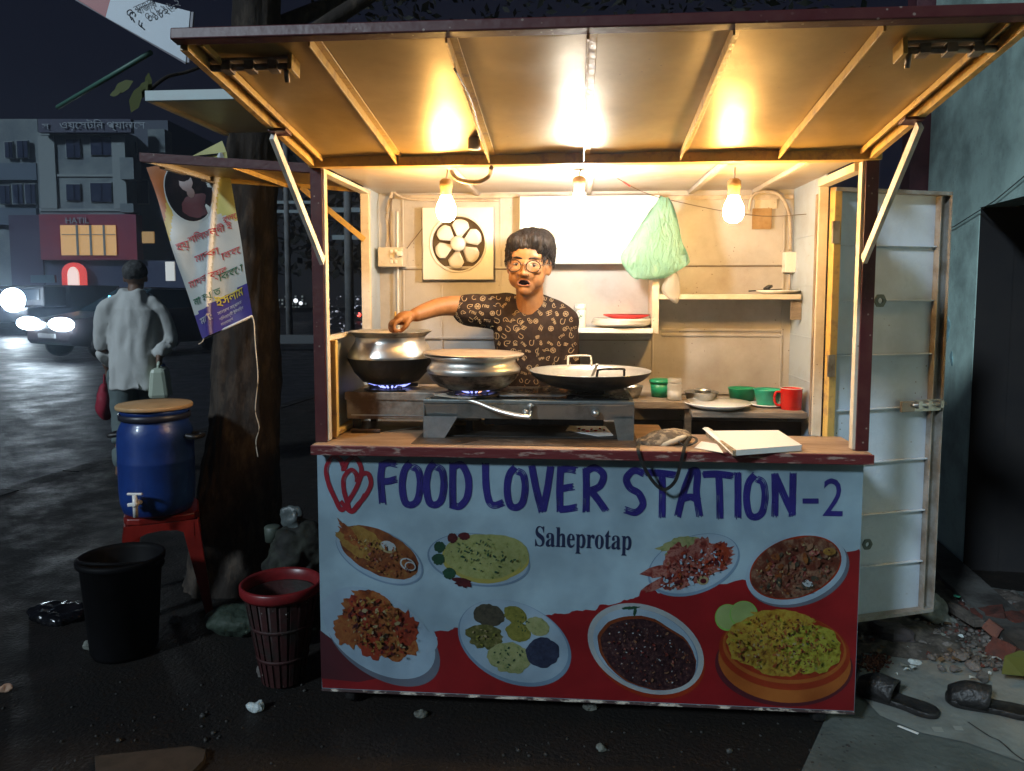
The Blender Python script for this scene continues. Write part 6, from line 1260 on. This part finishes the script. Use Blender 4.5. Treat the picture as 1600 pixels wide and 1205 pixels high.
mb.build('grit', mat('dark_grit', (.025, .024, .022), .6, c2=(.09, .09, .085), scale=3, lo=.6, hi=.7), kind='stuff')

# ================================================================ RIGHT SIDE: RUBBLE AND SLIPPERS
M['brick'] = mat('red_brick', (.10, .028, .02), .85, c2=(.05, .022, .018), scale=18, bump=.6); M['stone'] = mat('grey_stone', (.09, .085, .08), .85, c2=(.16, .14, .13), scale=8, bump=.6)
M['mud'] = mat('dark_mud', (.05, .042, .036), .85, c2=(.13, .11, .095), scale=16, bump=.9, bscale=28)
# dirt bed with relief
mb = MB(); nu_, nv_ = 70, 40; vs = []
for j in range(nv_ + 1):
    for i in range(nu_ + 1):
        a_ = G(1300, 1030).lerp(G(1760, 1075), i / nu_); b_ = G(1400, 900).lerp(G(1700, 925), i / nu_); p_ = a_.lerp(b_, j / nv_)
        e_ = min(i, nu_ - i, 6) / 6 * min(j, nv_ - j, 6) / 6; z_ = .012 + .035 * max(0, noise.noise(Vector((p_.x * 3.4, p_.y * 3.4, 0))) + .35) + .016 * noise.noise(p_ * 13) + .010 * noise.noise(p_ * 31)
        vs.append(Vector((p_.x, p_.y, -.02 + (z_ + .02) * min(1, e_ * 1.4))))
mb.add(vs, [(j * (nu_ + 1) + i, j * (nu_ + 1) + i + 1, (j + 1) * (nu_ + 1) + i + 1, (j + 1) * (nu_ + 1) + i) for j in range(nv_) for i in range(nu_)], 0, True).build('dirt', 'mud', kind='stuff')
mb = MB(); rr = random.Random(8)
for k in range(1900):
    u, v = rr.uniform(1340, 1640), rr.uniform(925, 1062); 
    if v > 1000 + (u - 1340) * .22: continue
    p_ = G(u, v, .02); s_ = rr.uniform(.0025, .013) * (1.7 if rr.random() < .06 else 1); mb.ell(p_ + Vector((0, 0, s_ * .2)), (s_, s_ * rr.uniform(.5, 1), s_ * rr.uniform(.4, .8)), 6, 4, m=rr.choice((0, 0, 0, 1, 2)), ax=Matrix.Rotation(rr.uniform(0, 3), 3, 'Z') @ Matrix.Rotation(rr.uniform(-.5, .5), 3, 'X'))
mb.sm = [False] * len(mb.sm); mb.build('rubble_grit', ['stone', 'brick', 'mud'], kind='stuff')
def rock(name, u, v, r, m, label, cat, seed, sh=(1, .75, .55), z=.02, rot=0, vox=.25):
    p_ = G(u, v, z); mb = MB(); ax = Matrix.Rotation(R(rot), 3, 'Z'); mb.ell(Vector((0, 0, 0)), tuple(r * q for q in sh), 12, 8, ax=ax)
    for i, v_ in enumerate(mb.v):
        q = Vector(v_); d_ = q.length; q *= 1 + .5 * noise.noise(q * (1.3 / r) + Vector((seed, 0, 0))) + .15 * noise.noise(q * (4 / r)); q += p_ + Vector((0, 0, r * sh[2] * .7)); mb.v[i] = tuple(q)
    mb.sm = [False] * len(mb.sm); return tag(mb.build(name, m), label, cat, 'stones and bricks in the rubble' if cat in ('stone', 'brick') else None)
rock('stone', 1395, 1000, .075, mat('mauve_stone', (.09, .075, .08), .8, c2=(.05, .04, .045), scale=8, bump=.5), 'large mauve-grey stone beneath the open door', 'stone', 3, (1.2, .7, .55), rot=-20)
rock('stone', 1350, 985, .05, 'mud', 'dark stone beside the counter corner under the open door', 'stone', 4)
def brickat(u, v, sz, rx, ry, rz, label, m='brick', lift=.03):
    p_ = G(u, v, .0) + Vector((0, 0, lift)); ax = (Matrix.Rotation(R(rz), 3, 'Z') @ Matrix.Rotation(R(ry), 3, 'Y') @ Matrix.Rotation(R(rx), 3, 'X'))
    mb = MB(); bm = bmesh.new(); bmesh.ops.create_cube(bm, size=1); bmesh.ops.subdivide_edges(bm, edges=bm.edges, cuts=4, use_grid_fill=True)
    vs = []
    for v_ in bm.verts:
        q = Vector((v_.co.x * sz[0], v_.co.y * sz[1], v_.co.z * sz[2])); q += q.normalized() * .012 * noise.noise(q * 22 + Vector((u, v, 0))); vs.append(p_ + ax @ q)
    bm.verts.index_update(); mb.add(vs, [[x.index for x in f.verts] for f in bm.faces]); bm.free(); return tag(mb.build('brick', m), label, 'brick', 'stones and bricks in the rubble')
brickat(1570, 1030, (.10, .09, .07), 10, 25, 40, 'broken red brick standing aslant in the rubble near the right picture edge')
brickat(1545, 975, (.12, .08, .06), 5, -20, -25, 'broken brick behind, against the doorstep')
brickat(1592, 985, (.10, .09, .06), 20, 0, 15, 'brick piece at the right picture edge above the others')
brickat(1550, 1000, (.07, .06, .05), 30, 20, 60, 'small orange brick piece between the other bricks', mat('orange_brick', (.16, .06, .04), .85, c2=(.09, .035, .028), scale=20, bump=.6), .05)
for i, (u, v, r) in enumerate(((1480, 1010, .022), (1505, 1030, .026), (1455, 1030, .018), (1520, 1045, .030), (1440, 1008, .02), (1492, 1048, .02), (1535, 1062, .03), (1470, 1045, .016))):
    lb = ('stone left of the middle of the rubble', 'stone in the middle of the rubble', 'small stone at the front left of the rubble', 'stone in front of the red brick', 'small stone just right of the plastic bag', 'flat stone at the front of the rubble', 'stone at the front right of the rubble', 'smallest stone at the front edge of the rubble')[i]
    rock('stone', u, v, r, 'stone', 'grey ' + lb, 'stone', i + 10, rot=i * 40)
tag(MB().bar(G(1448, 925, .05), G(1530, 975, .06), .05, .03).build('plank', 'mud', bevel=.004), 'dark plank slanting through the rubble behind the plastic bag', 'plank')
mb = MB()
for k in range(46):
    u, v = rr.uniform(1350, 1600), rr.uniform(935, 1060); q = G(u, v, .03); s_ = rr.uniform(.006, .02)
    pts = [q + Vector((s_ * math.cos(a_) * rr.uniform(.5, 1.2), s_ * math.sin(a_) * rr.uniform(.5, 1.2), rr.uniform(-.004, .010))) for a_ in [R(60 * i + rr.uniform(-20, 20)) for i in range(6)]]
    mb.add([q + Vector((0, 0, .006))] + pts, [(0, 1 + i, 1 + (i + 1) % 6) for i in range(6)], rr.choice((0, 0, 1, 2)))
mb.build('litter_bits', ['litter', 'dlitter', mat('brown_scrap', (.10, .06, .03), .8)], kind='stuff', fix=False)
# white plastic bag in the rubble
m = MB(); c_ = G(1452, 965, .03); m.ell(c_ + Vector((0, .02, .05)), (.09, .05, .06), 18, 12, ax=Matrix.Rotation(R(30), 3, 'Y')); m.ell(c_ + Vector((.03, .0, .0)), (.10, .05, .03), 16, 10, ax=Matrix.Rotation(R(20), 3, 'Y'))
tag(remesh(m, 'white_plastic_bag', mat('glossy_white_plastic', (.34, .36, .34), .3, c2=(.2, .21, .19), scale=14, bump=.5, bscale=30), None, .007, 2, .5, lambda co: .012 * noise.noise(co * 18) + .006 * noise.noise(co * 50)), 'torn white plastic bag lying under the corner of the open door', 'plastic bag')
lf = G(1592, 1042, .08); MB().add([lf + Vector(q) for q in ((-.07, -.02, -.02), (-.04, .02, .03), (.02, .03, .05), (.07, .02, .02), (.05, -.02, -.01), (0, -.03, -.02))], [(0, 1, 2, 3, 4, 5)]).build('fallen_leaf', mat('leaf_yellow_green', (.08, .085, .012), .5), solid=.0015)
tag(bpy.data.objects['fallen_leaf'], 'large yellow green leaf on the rubble at the right picture edge', 'leaf')
tag(MB().tube([G(1495, 932, .05), G(1495, 932, .05) + Vector((0, 0, .004))], .014, 14).build('bottle_cap', mat('teal_cap', (.06, .38, .25), .4)), 'small teal bottle cap in the rubble by the wall', 'bottle cap')
for i, (u, v, w_, l_) in enumerate(((1450, 1024, .03, 'white crumpled paper at the front left of the rubble'), (1430, 1038, .028, 'flat white paper strip in front of the rubble'), (1445, 1008, .012, 'tiny white paper bit under the plastic bag'))):
    lump('paper_scrap', u, v, w_ * .8, 'litter', l_, 'paper', i + 20, .4)
tag(MB().prism([G(1402, 1135, .009), G(1405, 1134, .009), G(1436, 1146, .009), G(1434, 1148, .009)], (0, 0, .002)).build('straw', 'white'), 'thin white straw on the cement in front of the left slipper', 'straw')
for (u, v, r_, l_) in ((1465, 1140, .014, 'pale grey patch of paper left of the faint one'), (1497, 1138, .012, 'faint flat paper between the two slippers')):
    p_ = G(u, v, .0088); tag(MB().prism([p_ + Vector(q) for q in ((-r_ * 1.2, -r_, 0), (r_, -r_ * .9, 0), (r_ * 1.3, r_, 0), (-r_, r_ * .9, 0))], (0, 0, .0012)).build('paper_scrap', mat('greyish_paper', (.27, .28, .26), .8)), l_, 'paper')
mb = MB(); rr = random.Random(4)
for k in range(260):
    u, v = rr.gauss(1365, 12), rr.gauss(1036, 6); p_ = G(u, v, .008); s_ = rr.uniform(.002, .005); mb.ell(p_ + Vector((0, 0, s_)), (s_ * 2, s_, s_), 5, 3, ax=Matrix.Rotation(rr.uniform(0, 3), 3, 'Z'))
mb.build('brown_scraps', mat('reddish_scraps', (.09, .03, .02), .8), kind='stuff')
m = MB(); gp_ = G(92, 962, 0); m.ell(gp_ + Vector((0, 0, .02)), (.14, .09, .028), 26, 14); m.ell(gp_ + Vector((.05, -.05, .015)), (.09, .06, .03), 18, 12)
tag(remesh(m, 'black_plastic_sheet', mat('glossy_black_plastic', (.004, .004, .005), .16, c2=(.008, .008, .010), scale=9, bump=.5, bscale=26), None, .008, 1, .4, lambda co: .018 * noise.noise(co * 15) + .009 * noise.noise(co * 42)), 'crumpled glossy black plastic glinting on the ground left of the black bucket', 'plastic sheet')
ck = crom([G(1512, 1128, .0092), G(1545, 1150, .0092), G(1562, 1158, .0092), G(1590, 1182, .0092), G(1640, 1212, .0092)], 6); m = MB(); vs = []
for i, q in enumerate(ck): vs += [q + Vector((.003 + .004 * abs(noise.noise(q * 40)), 0, 0)), q - Vector((.002, 0, 0))]
m.add(vs, [(2 * i, 2 * i + 1, 2 * i + 3, 2 * i + 2) for i in range(len(ck) - 1)]).build('ground_crack', 'soot', kind='structure')
# slippers
M['rub'] = mat('black_rubber', (.012, .0115, .0115), .42, c2=(.022, .02, .02), scale=20, bump=.6, bscale=60)
def slipper(c, ang, label, s_=1.0):
    t = thing('slipper', c, label, 'slipper', 'a pair of black slide slippers'); Rz = Matrix.Rotation(R(ang), 3, 'Z'); L_ = .27 * s_
    out = [(-.5, 0), (-.485, .11), (-.42, .165), (-.3, .18), (-.1, .155), (.1, .145), (.3, .16), (.42, .135), (.49, .07), (.5, 0), (.49, -.07), (.42, -.12), (.3, -.145), (.1, -.125), (-.1, -.145), (-.3, -.17), (-.42, -.155), (-.485, -.09)]
    o2 = crom([Vector((a, b, 0)) for a, b in out + out[:1]], 3)[:-1]
    vs = []; rings = [(.95, 0), (1.0, .005), (1.0, .017), (.97, .021), (.90, .018), (0.02, .015)]
    for k_, z in rings: vs += [c + Rz @ Vector((q.x * L_ * k_, q.y * L_ * k_, z * s_ + (.006 if q.x < -.3 and z > .02 else 0))) for q in o2]
    n_ = len(o2); fs = [(r_ * n_ + k, r_ * n_ + (k + 1) % n_, (r_ + 1) * n_ + (k + 1) % n_, (r_ + 1) * n_ + k) for r_ in range(len(rings) - 1) for k in range(n_)]
    MB().add(vs, fs, 0, True).build('sole', 'rub', t)
    m = MB(); na_, nb3 = 14, 10; vs = []
    for j in range(nb3 + 1):
        f = j / nb3; x = -.47 + .44 * f; hw = .175 if f > .3 else .13 + .15 * f; hgt = (.030 + .042 * math.sin(min(1, f * 1.15 + .12) * math.pi * .62)) * s_
        for i in range(na_ + 1):
            a_ = math.pi * i / na_; vs.append(c + Rz @ Vector((x * L_ + .012 * math.sin(a_) * f, hw * L_ * 1.02 * math.cos(a_), .014 * s_ + hgt * math.sin(a_) ** .8)))
    m.add(vs, [(j * (na_ + 1) + i, j * (na_ + 1) + i + 1, (j + 1) * (na_ + 1) + i + 1, (j + 1) * (na_ + 1) + i) for j in range(nb3) for i in range(na_)], 0, True); m.build('strap', 'rub', t, solid=.004)
    return t
s1 = G(1401, 1099, .0095); s2_ = G(1546, 1108, .0095)
slipper(s1, -40, 'black slide slipper nearer to the stall corner'); slipper(s2_, -22, 'black slide slipper at the right picture edge, farther from the stall')

# ================================================================ FAR LEFT: STREET, CAR, BUILDINGS, POLES
def DH(u, v, dep):
    d = ray(u, v); f = Vector((-math.sin(YAW), math.cos(YAW), 0)); return CAM + d * (dep / d.dot(f))
def DB_(name, m, u0, v0, u1, v1, dep, th=.3, bev=0, parent=None, d2=0):   # camera-facing far block from pixel rectangle, real thickness
    a = DH(u0, v1, dep); b = DH(u1, v0, dep); X = (CM @ Vector((1, 0, 0))).normalized(); F = Vector((-X.y, X.x, 0)); w_ = (b - a).dot(X)
    p0 = a; z0, z1 = a.z, b.z; q = [Vector((p0.x, p0.y, z0)), Vector((p0.x, p0.y, z0)) + X * w_, Vector((p0.x, p0.y, z0)) + X * w_ + F * th, Vector((p0.x, p0.y, z0)) + F * th]
    return MB().prism(q, (0, 0, z1 - z0)).build(name, m, parent)
M['facade'] = mat('grey_plaster_facade', (.17, .205, .215), .8, c2=(.09, .115, .135), scale=.5, lo=.4, hi=.65, spots=(.12, .15, .17), sscale=1.4, sthr=.25, detail=8)
M['fglass'] = mat('dark_window_glass', (.015, .022, .05), .2); M['fframe'] = mat('window_surround', (.20, .235, .245), .8)
hb = thing('hotel_building', D(150, 490, 48), 'pale concrete building across the road with a red furniture shop on its ground floors', 'building')
DB_('facade_wall', 'facade', 62, 206, 195, 336, 48, 8, parent=hb); DB_('facade_wall', 'facade', -120, 186, 58, 470, 49.2, 8, parent=hb)
DB_('side_bay', mat('dim_bay', (.07, .085, .115), .8), 192, 188, 262, 470, 49.5, 8, parent=hb)
DB_('balcony_parapet', 'facade', 188, 246, 208, 280, 47.6, 1, parent=hb); DB_('balcony_parapet', 'facade', 188, 318, 208, 332, 47.6, 1, parent=hb); DB_('balcony_parapet', 'facade', 232, 202, 257, 238, 48.6, 1, parent=hb)
for v in (207, 272, 326): DB_('floor_band', 'fframe', 62, v, 196, v + 4, 47.9, .12, parent=hb)
for u, w_ in ((64, 20), (178, 16)): DB_('pilaster', 'fframe', u, 212, u + w_, 326, 47.85, .12, parent=hb)
for (u0, v0, u1, v1) in ((104, 218, 124, 246), (142, 214, 173, 242), (104, 288, 124, 313), (142, 286, 173, 315), (8, 222, 18, 246), (27, 220, 42, 246), (0, 290, 14, 318), (20, 288, 34, 318), (40, 288, 54, 318), (200, 222, 212, 240), (192, 282, 206, 316), (210, 282, 230, 318)):
    dd = 47.9 if 60 < u0 < 180 else (48.9 if u0 < 60 else 49.3)
    wdo = DB_('window', 'fframe', u0 - 1.2, v0 - 1.2, u1 + 1.2, v1 + 1.2, dd, .15, parent=hb); DB_('window_pane', 'fglass', u0, v0, u1, v1, dd - .05, .04, parent=wdo); DB_('window_bar', 'fglass', (u0 + u1) / 2 - .4, v0, (u0 + u1) / 2 + .4, v1, dd - .1, .04, parent=wdo)
for v in (255, 325): DB_('balcony_band', mat('blue_grey_band', (.06, .09, .13), .7), -120, v, 56, v + 26, 48.8, .6, parent=hb)
DB_('roof_sign_board', mat('navy_board', (.02, .025, .06), .6), 60, 186, 204, 207, 47.2, .4, parent=hb)
X = (CM @ Vector((1, 0, 0))).normalized(); FM = Matrix((X, Vector((0, 0, 1)), Vector((X.y, -X.x, 0)))).transposed(); lw = mat('dull_white_letters', (.22, .26, .30), .6)
text('ওয়েসটিন প্যালেস', 'sign_letters', lw, hb, DH(93, 201, 47.1), .60, FM, sx=1.15, extr=.02); text('স', 'sign_letters', lw, hb, DH(66, 202, 47.1), .5, FM, sx=1.2, extr=.02)
DB_('shop_front', mat('red_shop_front', (.22, .012, .035), .6, c2=(.16, .012, .045), scale=.4), 64, 335, 212, 406, 47.3, .8, parent=hb); DB_('shop_side', mat('purple_wall', (.035, .022, .06), .7), 20, 336, 63, 470, 47.6, .8, parent=hb)
text('HATIL', 'shop_name', lw, hb, DH(102, 349, 47.2), .50, FM, sx=1.05, extr=.02)
wn = DB_('lit_window', emat('lit_shop_window', (1.0, .56, .20), .46, (.3, .2, .1)), 96, 352, 180, 399, 47.2, .06, parent=hb)
for u in (120, 141, 162): DB_('window_mullion', 'fframe', u, 352, u + 1, 399, 47.1, .05, parent=wn)
DB_('window_mullion', 'fframe', 96, 366, 180, 367, 47.1, .05, parent=wn)
DB_('ground_floor', mat('blue_dark_wall', (.035, .045, .09), .8), 62, 407, 300, 492, 47.8, .8, parent=hb)
# lit red arch of the entrance
def arch(name, u0, u1, v0, v1, m, dep, th):
    a, b = DH(u0, v1, dep), DH(u1, v0, dep); wd = (b - a).dot(X); h_ = b.z - a.z; pts = [a, a + X * wd]; 
    for k in range(9): an = math.pi * k / 8; pts.append(a + X * (wd / 2 + wd / 2 * math.cos(an)) + Vector((0, 0, h_ * .55 + h_ * .45 * math.sin(an))))
    pts = [Vector((p.x, p.y, p.z)) for p in pts]; return MB().prism(pts, Vector((-X.y, X.x, 0)) * th).build(name, m, hb)
arch('lit_arch', 97, 134, 410, 446, emat('lit_red_arch', (1, .10, .08), .55, (.3, .02, .02)), 47.3, .1); arch('lit_doorway', 106, 122, 417, 446, emat('lit_doorway_glow', (1, .62, .48), .75), 47.1, .1)
DB_('signboard', mat('teal_board', (.04, .09, .13), .6), 48, 430, 85, 442, 46.8, .2, parent=hb)
tag(DB_('small_lit_sign', emat('yellow_sign_glow', (1, .55, .15), .22, (.3, .2, .1)), 222, 362, 240, 380, 44, .1), 'small dim yellow lit sign left of the hanging banner', 'sign')
tag(DB_('small_lit_sign', emat('white_sign_glow', (1, .95, .8), .30), 259, 409, 272, 439, 43, .1), 'small white lit sign just left of the hanging banner', 'sign')
# headlights / car
cb0 = D(220, 558, 19.0); car = thing('parked_car', (cb0.x, cb0.y, -.12), 'dark car with dazzling headlights coming along the road', 'car')
Cx = -X; Cf = Vector((-X.y, X.x, 0)) # Cx points left in view = car forward (turned 30 deg to the viewer)
cf = (Matrix.Rotation(R(60), 3, 'Z') @ Cx).normalized(); cs_ = Vector((-cf.y, cf.x, 0))
def CPt(f, s, z): return Vector((cb0.x, cb0.y, -.12)) + cf * f * 1.1 + cs_ * s * 1.1 + Vector((0, 0, z * 1.12))
sec = [(-2.0, .45, .95, .70), (-1.85, .30, 1.0, .80), (-1.0, .28, 1.05, .84), (0.0, .28, 1.02, .85), (.9, .28, .98, .85), (1.6, .30, .88, .82), (1.95, .34, .86, .78), (2.03, .42, .80, .74)]
m = MB(); vs = []; n_ = 0
for f, z0, z1, hw in sec: vs += [CPt(f, -hw, z0), CPt(f, -hw * 1.02, (z0 + z1) / 2), CPt(f, -hw * .92, z1), CPt(f, hw * .92, z1), CPt(f, hw * 1.02, (z0 + z1) / 2), CPt(f, hw, z0)]
fs = [(i * 6 + k, i * 6 + (k + 1) % 6, (i + 1) * 6 + (k + 1) % 6, (i + 1) * 6 + k) for i in range(len(sec) - 1) for k in range(6)] + [(0, 1, 2, 3, 4, 5), tuple(len(sec) * 6 - 1 - k for k in range(6))]
M['carp'] = mat('dark_grey_car_paint', (.028, .024, .027), .3, coat=.5)
m.add(vs, fs, 0, True).build('car_body', 'carp', car, bevel=.03)
m = MB(); vs = []
for f, z, hw in ((-1.7, .98, .78), (-1.2, 1.42, .62), (.1, 1.45, .62), (.95, .98, .76)): vs += [CPt(f, -hw, z), CPt(f, hw, z)]
m.add(vs, [(0, 2, 3, 1), (2, 4, 5, 3), (4, 6, 7, 5), (0, 6, 4, 2), (1, 3, 5, 7), (0, 1, 7, 6)]).build('cabin_glass', mat('car_glass', (.02, .04, .05), .1), car, bevel=.02)
m = MB(); m.add([CPt(-1.25, -.62, 1.43), CPt(.12, -.62, 1.46), CPt(.12, .62, 1.46), CPt(-1.25, .62, 1.43)], [(0, 1, 2, 3)]).build('roof', 'carp', car, solid=.03)
for s_ in (-.80, .80):
    for f in (-1.3, 1.35):
        w_ = MB().lathe([(0, -.09), (.24, -.09), (.31, -.08), (.32, 0), (.31, .08), (.24, .09), (0, .09)], CPt(f, s_ * .96, .32), 22, ax=Matrix((cf, Vector((0, 0, 1)), cs_)).transposed()).build('wheel', 'black', car)
M['beam'] = emat('headlight_glow', (.72, .88, 1.0), 45)
for s_ in (-.58, .58):
    c_ = CPt(2.07, s_, .76); MB().ell(c_, (.14, .44, .15), 16, 10, ax=Matrix((cf, cs_, Vector((0, 0, 1)))).transposed()).build('headlight', 'beam', car)
MB().bar(CPt(2.03, -.3, .52), CPt(2.03, .3, .52), .05, .10).build('number_plate', mat('plate_grey', (.2, .2, .2), .5), car)
MB().ell(CPt(.55, -.2, 1.28), (.03,) * 3, 10, 8).build('dash_light', emat('dash_glow', (.1, .7, 1.0), 6), car)
tk = D(10, 560, 17); tr_ = thing('small_truck', (tk.x, tk.y, -.12), 'dark truck front with one big round headlight at the left picture edge', 'truck')
lc = D(20, 469, 27); MB().ell(lc, (.46, .16, .42), 18, 12).build('headlight', emat('round_headlight_glow', (.75, .9, 1.0), 60), tr_)
m = MB().box(-1.9, .45, 0, 4.0, .45, 1.0, T=lambda v: Vector((lc.x, lc.y + .15, -.12)) + Vector((v.x, v.y, v.z))); m.build('truck_bonnet', mat('dark_truck_paint', (.006, .006, .009), .6), tr_, bevel=.08)
m = MB().box(-1.9, .40, .9, 2.2, 1.0, 1.75, T=lambda v: Vector((lc.x, lc.y + .15, -.12)) + Vector((v.x, v.y, v.z))); m.build('truck_cab', mat('dark_truck_paint', (.006, .006, .009), .6), tr_, bevel=.08)
m = MB().box(-1.7, .25, .85, .89, 1.25, 1.65, T=lambda v: Vector((lc.x, lc.y + .15, -.12)) + Vector((v.x, v.y, v.z))); m.build('windscreen', mat('dark_car_glass', (.008, .012, .018), .25), tr_)
m = MB().box(-1.9, .45, 2.3, 5.5, .7, 1.8, T=lambda v: Vector((lc.x, lc.y + .15, -.12)) + Vector((v.x, v.y, v.z))); m.build('cargo_box', mat('dark_truck_paint', (.006, .006, .009), .6), tr_, bevel=.02)
for s_ in (-1.6, .2):
    for f in (.7, 4.4): MB().lathe([(0, -.1), (.36, -.1), (.40, 0), (.36, .1), (0, .1)], Vector((lc.x + s_, lc.y + f, .285)), 22, ax=Matrix.Rotation(R(90), 3, 'Y')).build('wheel', 'black', tr_)
# power poles and dark far things in the gap and through the side window
def pole(u, v0, v1, dep, r, label, mt=None, arms=()):
    b_ = D(u, v1, dep); b_.z = -.12 if dep > 12 else 0; t_ = D(u, v0, dep); tt = thing('utility_pole', b_, label, 'utility pole', 'concrete utility poles')
    MB().tube([b_, Vector((b_.x, b_.y, t_.z))], [r, r * .7], 10).build('pole_shaft', mt or mat('pole_concrete', (.15, .15, .15), .8, c2=(.09, .09, .09), scale=3), tt)
    for v, hw in arms: q = D(u, v, dep); MB().bar(Vector((b_.x, b_.y, q.z)) - X * hw, Vector((b_.x, b_.y, q.z)) + X * hw, .09, .1).build('cross_arm', 'fframe', tt)
    return tt
pole(547, 120, 520, 17, .11, 'grey utility pole seen through the side window opening', arms=((330, .6), (372, .35)))
pole(452, 200, 500, 26, .12, 'thin utility pole in the dark gap between tree and stall', arms=((318, .9), (332, .6)))
tf = thing('transformer_box', D(430, 360, 26), 'dim grey box on the pole right of the tree trunk', 'transformer'); DB_('box_body', mat('dim_metal', (.10, .10, .10), .6), 408, 352, 424, 372, 26, .5, parent=tf); DB_('box_lid', mat('dim_metal', (.10, .10, .10), .6), 406, 349, 426, 351.6, 25.9, .7, parent=tf)
fb = thing('far_building', D(455, 500, 70), 'dark far building with a grid of faint lit panes, between tree and stall', 'building')
DB_('building_wall', mat('night_wall', (.012, .012, .016), .9), 400, 150, 640, 520, 74, 6, parent=fb)
wm = emat('faint_pane', (.65, .8, .8), .14, (.1, .1, .1)); wm2 = emat('bright_pane', (.9, .95, 1), 1.2)
rr = random.Random(12)
for i in range(11):
    for j in range(9):
        u, v = 424 + i * 5.2, 462 + j * 5.6
        if rr.random() < .35: continue
        o = DB_('lit_pane', wm2 if (i in (7, 8) and j in (1, 5)) else wm, u, v, u + 2.4, v + 3.0, 73.8, .1, parent=fb)
for (u, v, s_, m_, l_) in ((462, 470, 3.5, wm2, 'bright white lamp'), (470, 474, 3, wm2, 'second white lamp'), (561, 492, 3.5, emat('tail_lamp', (1, .06, .03), 3.0), 'red tail lamp'), (423, 462, 1.6, wm2, 'tiny white lamp')):
    p_ = D(u, v, 40); tag(MB().ell(p_, (s_ * 40 / 1200,) * 3, 12, 8).build('street_lamp_glow' if 'white' in l_ else 'tail_lamp', m_), l_ + {'bright white lamp': ' far off in the dark gap right of the tree', 'second white lamp': ' just below the brighter one in the dark gap', 'red tail lamp': ' seen through the side window', 'tiny white lamp': ' beside the tree trunk'}[l_], 'lamp')
lowall = tag(DB_('low_wall', mat('dim_low_wall', (.07, .075, .08), .8), 400, 524, 498, 537, 20, .3), 'low dim wall at the far side of the pavement, right of the tree', 'wall')
for i in range(26):
    u = 508 + i * 2.4; v = 470 + rr.uniform(-8, 40); 
mb = MB()
for k in range(140):
    u, v = rr.uniform(506, 566), rr.uniform(462, 528); p_ = D(u, v, 30); s_ = rr.uniform(.015, .05); mb.ell(p_, (s_ * rr.uniform(.5, 2), s_, s_), 5, 3, m=rr.choice((0, 0, 0, 1)))
mb.build('far_street_clutter', [mat('clutter_grey', (.10, .09, .10), .6), emat('clutter_glint', (.6, .55, .7), .22)], kind='stuff')
# bushes behind
mb = MB()
for k in range(1400):
    p_ = D(rr.uniform(395, 640), rr.uniform(120, 430), rr.uniform(40, 44)); u_ = Vector((rr.gauss(0, 1), rr.gauss(0, 1), rr.gauss(0, 1))).normalized() * .35; w_ = u_.cross(Vector((rr.gauss(0, 1), .3, 1))).normalized() * .2
    mb.add([p_ - u_, p_ + w_, p_ + u_, p_ - w_], [(0, 1, 2, 3)])
mb.build('far_trees', 'leafd', kind='stuff')
hz = MB().box(-70, 70, -8, 95, -1.2, 16).build('haze', 'black', kind='stuff')
hm_ = bpy.data.materials.new('night_haze'); hm_.use_nodes = True; n = hm_.node_tree; n.nodes.remove(n.nodes['Principled BSDF'])
pv = n.nodes.new('ShaderNodeVolumePrincipled'); pv.inputs['Density'].default_value = 0.0035; pv.inputs['Color'].default_value = (.62, .78, 1, 1); pv.inputs['Anisotropy'].default_value = .82
n.links.new(pv.outputs[0], n.nodes['Material Output'].inputs['Volume']); hz.data.materials.clear(); hz.data.materials.append(hm_)
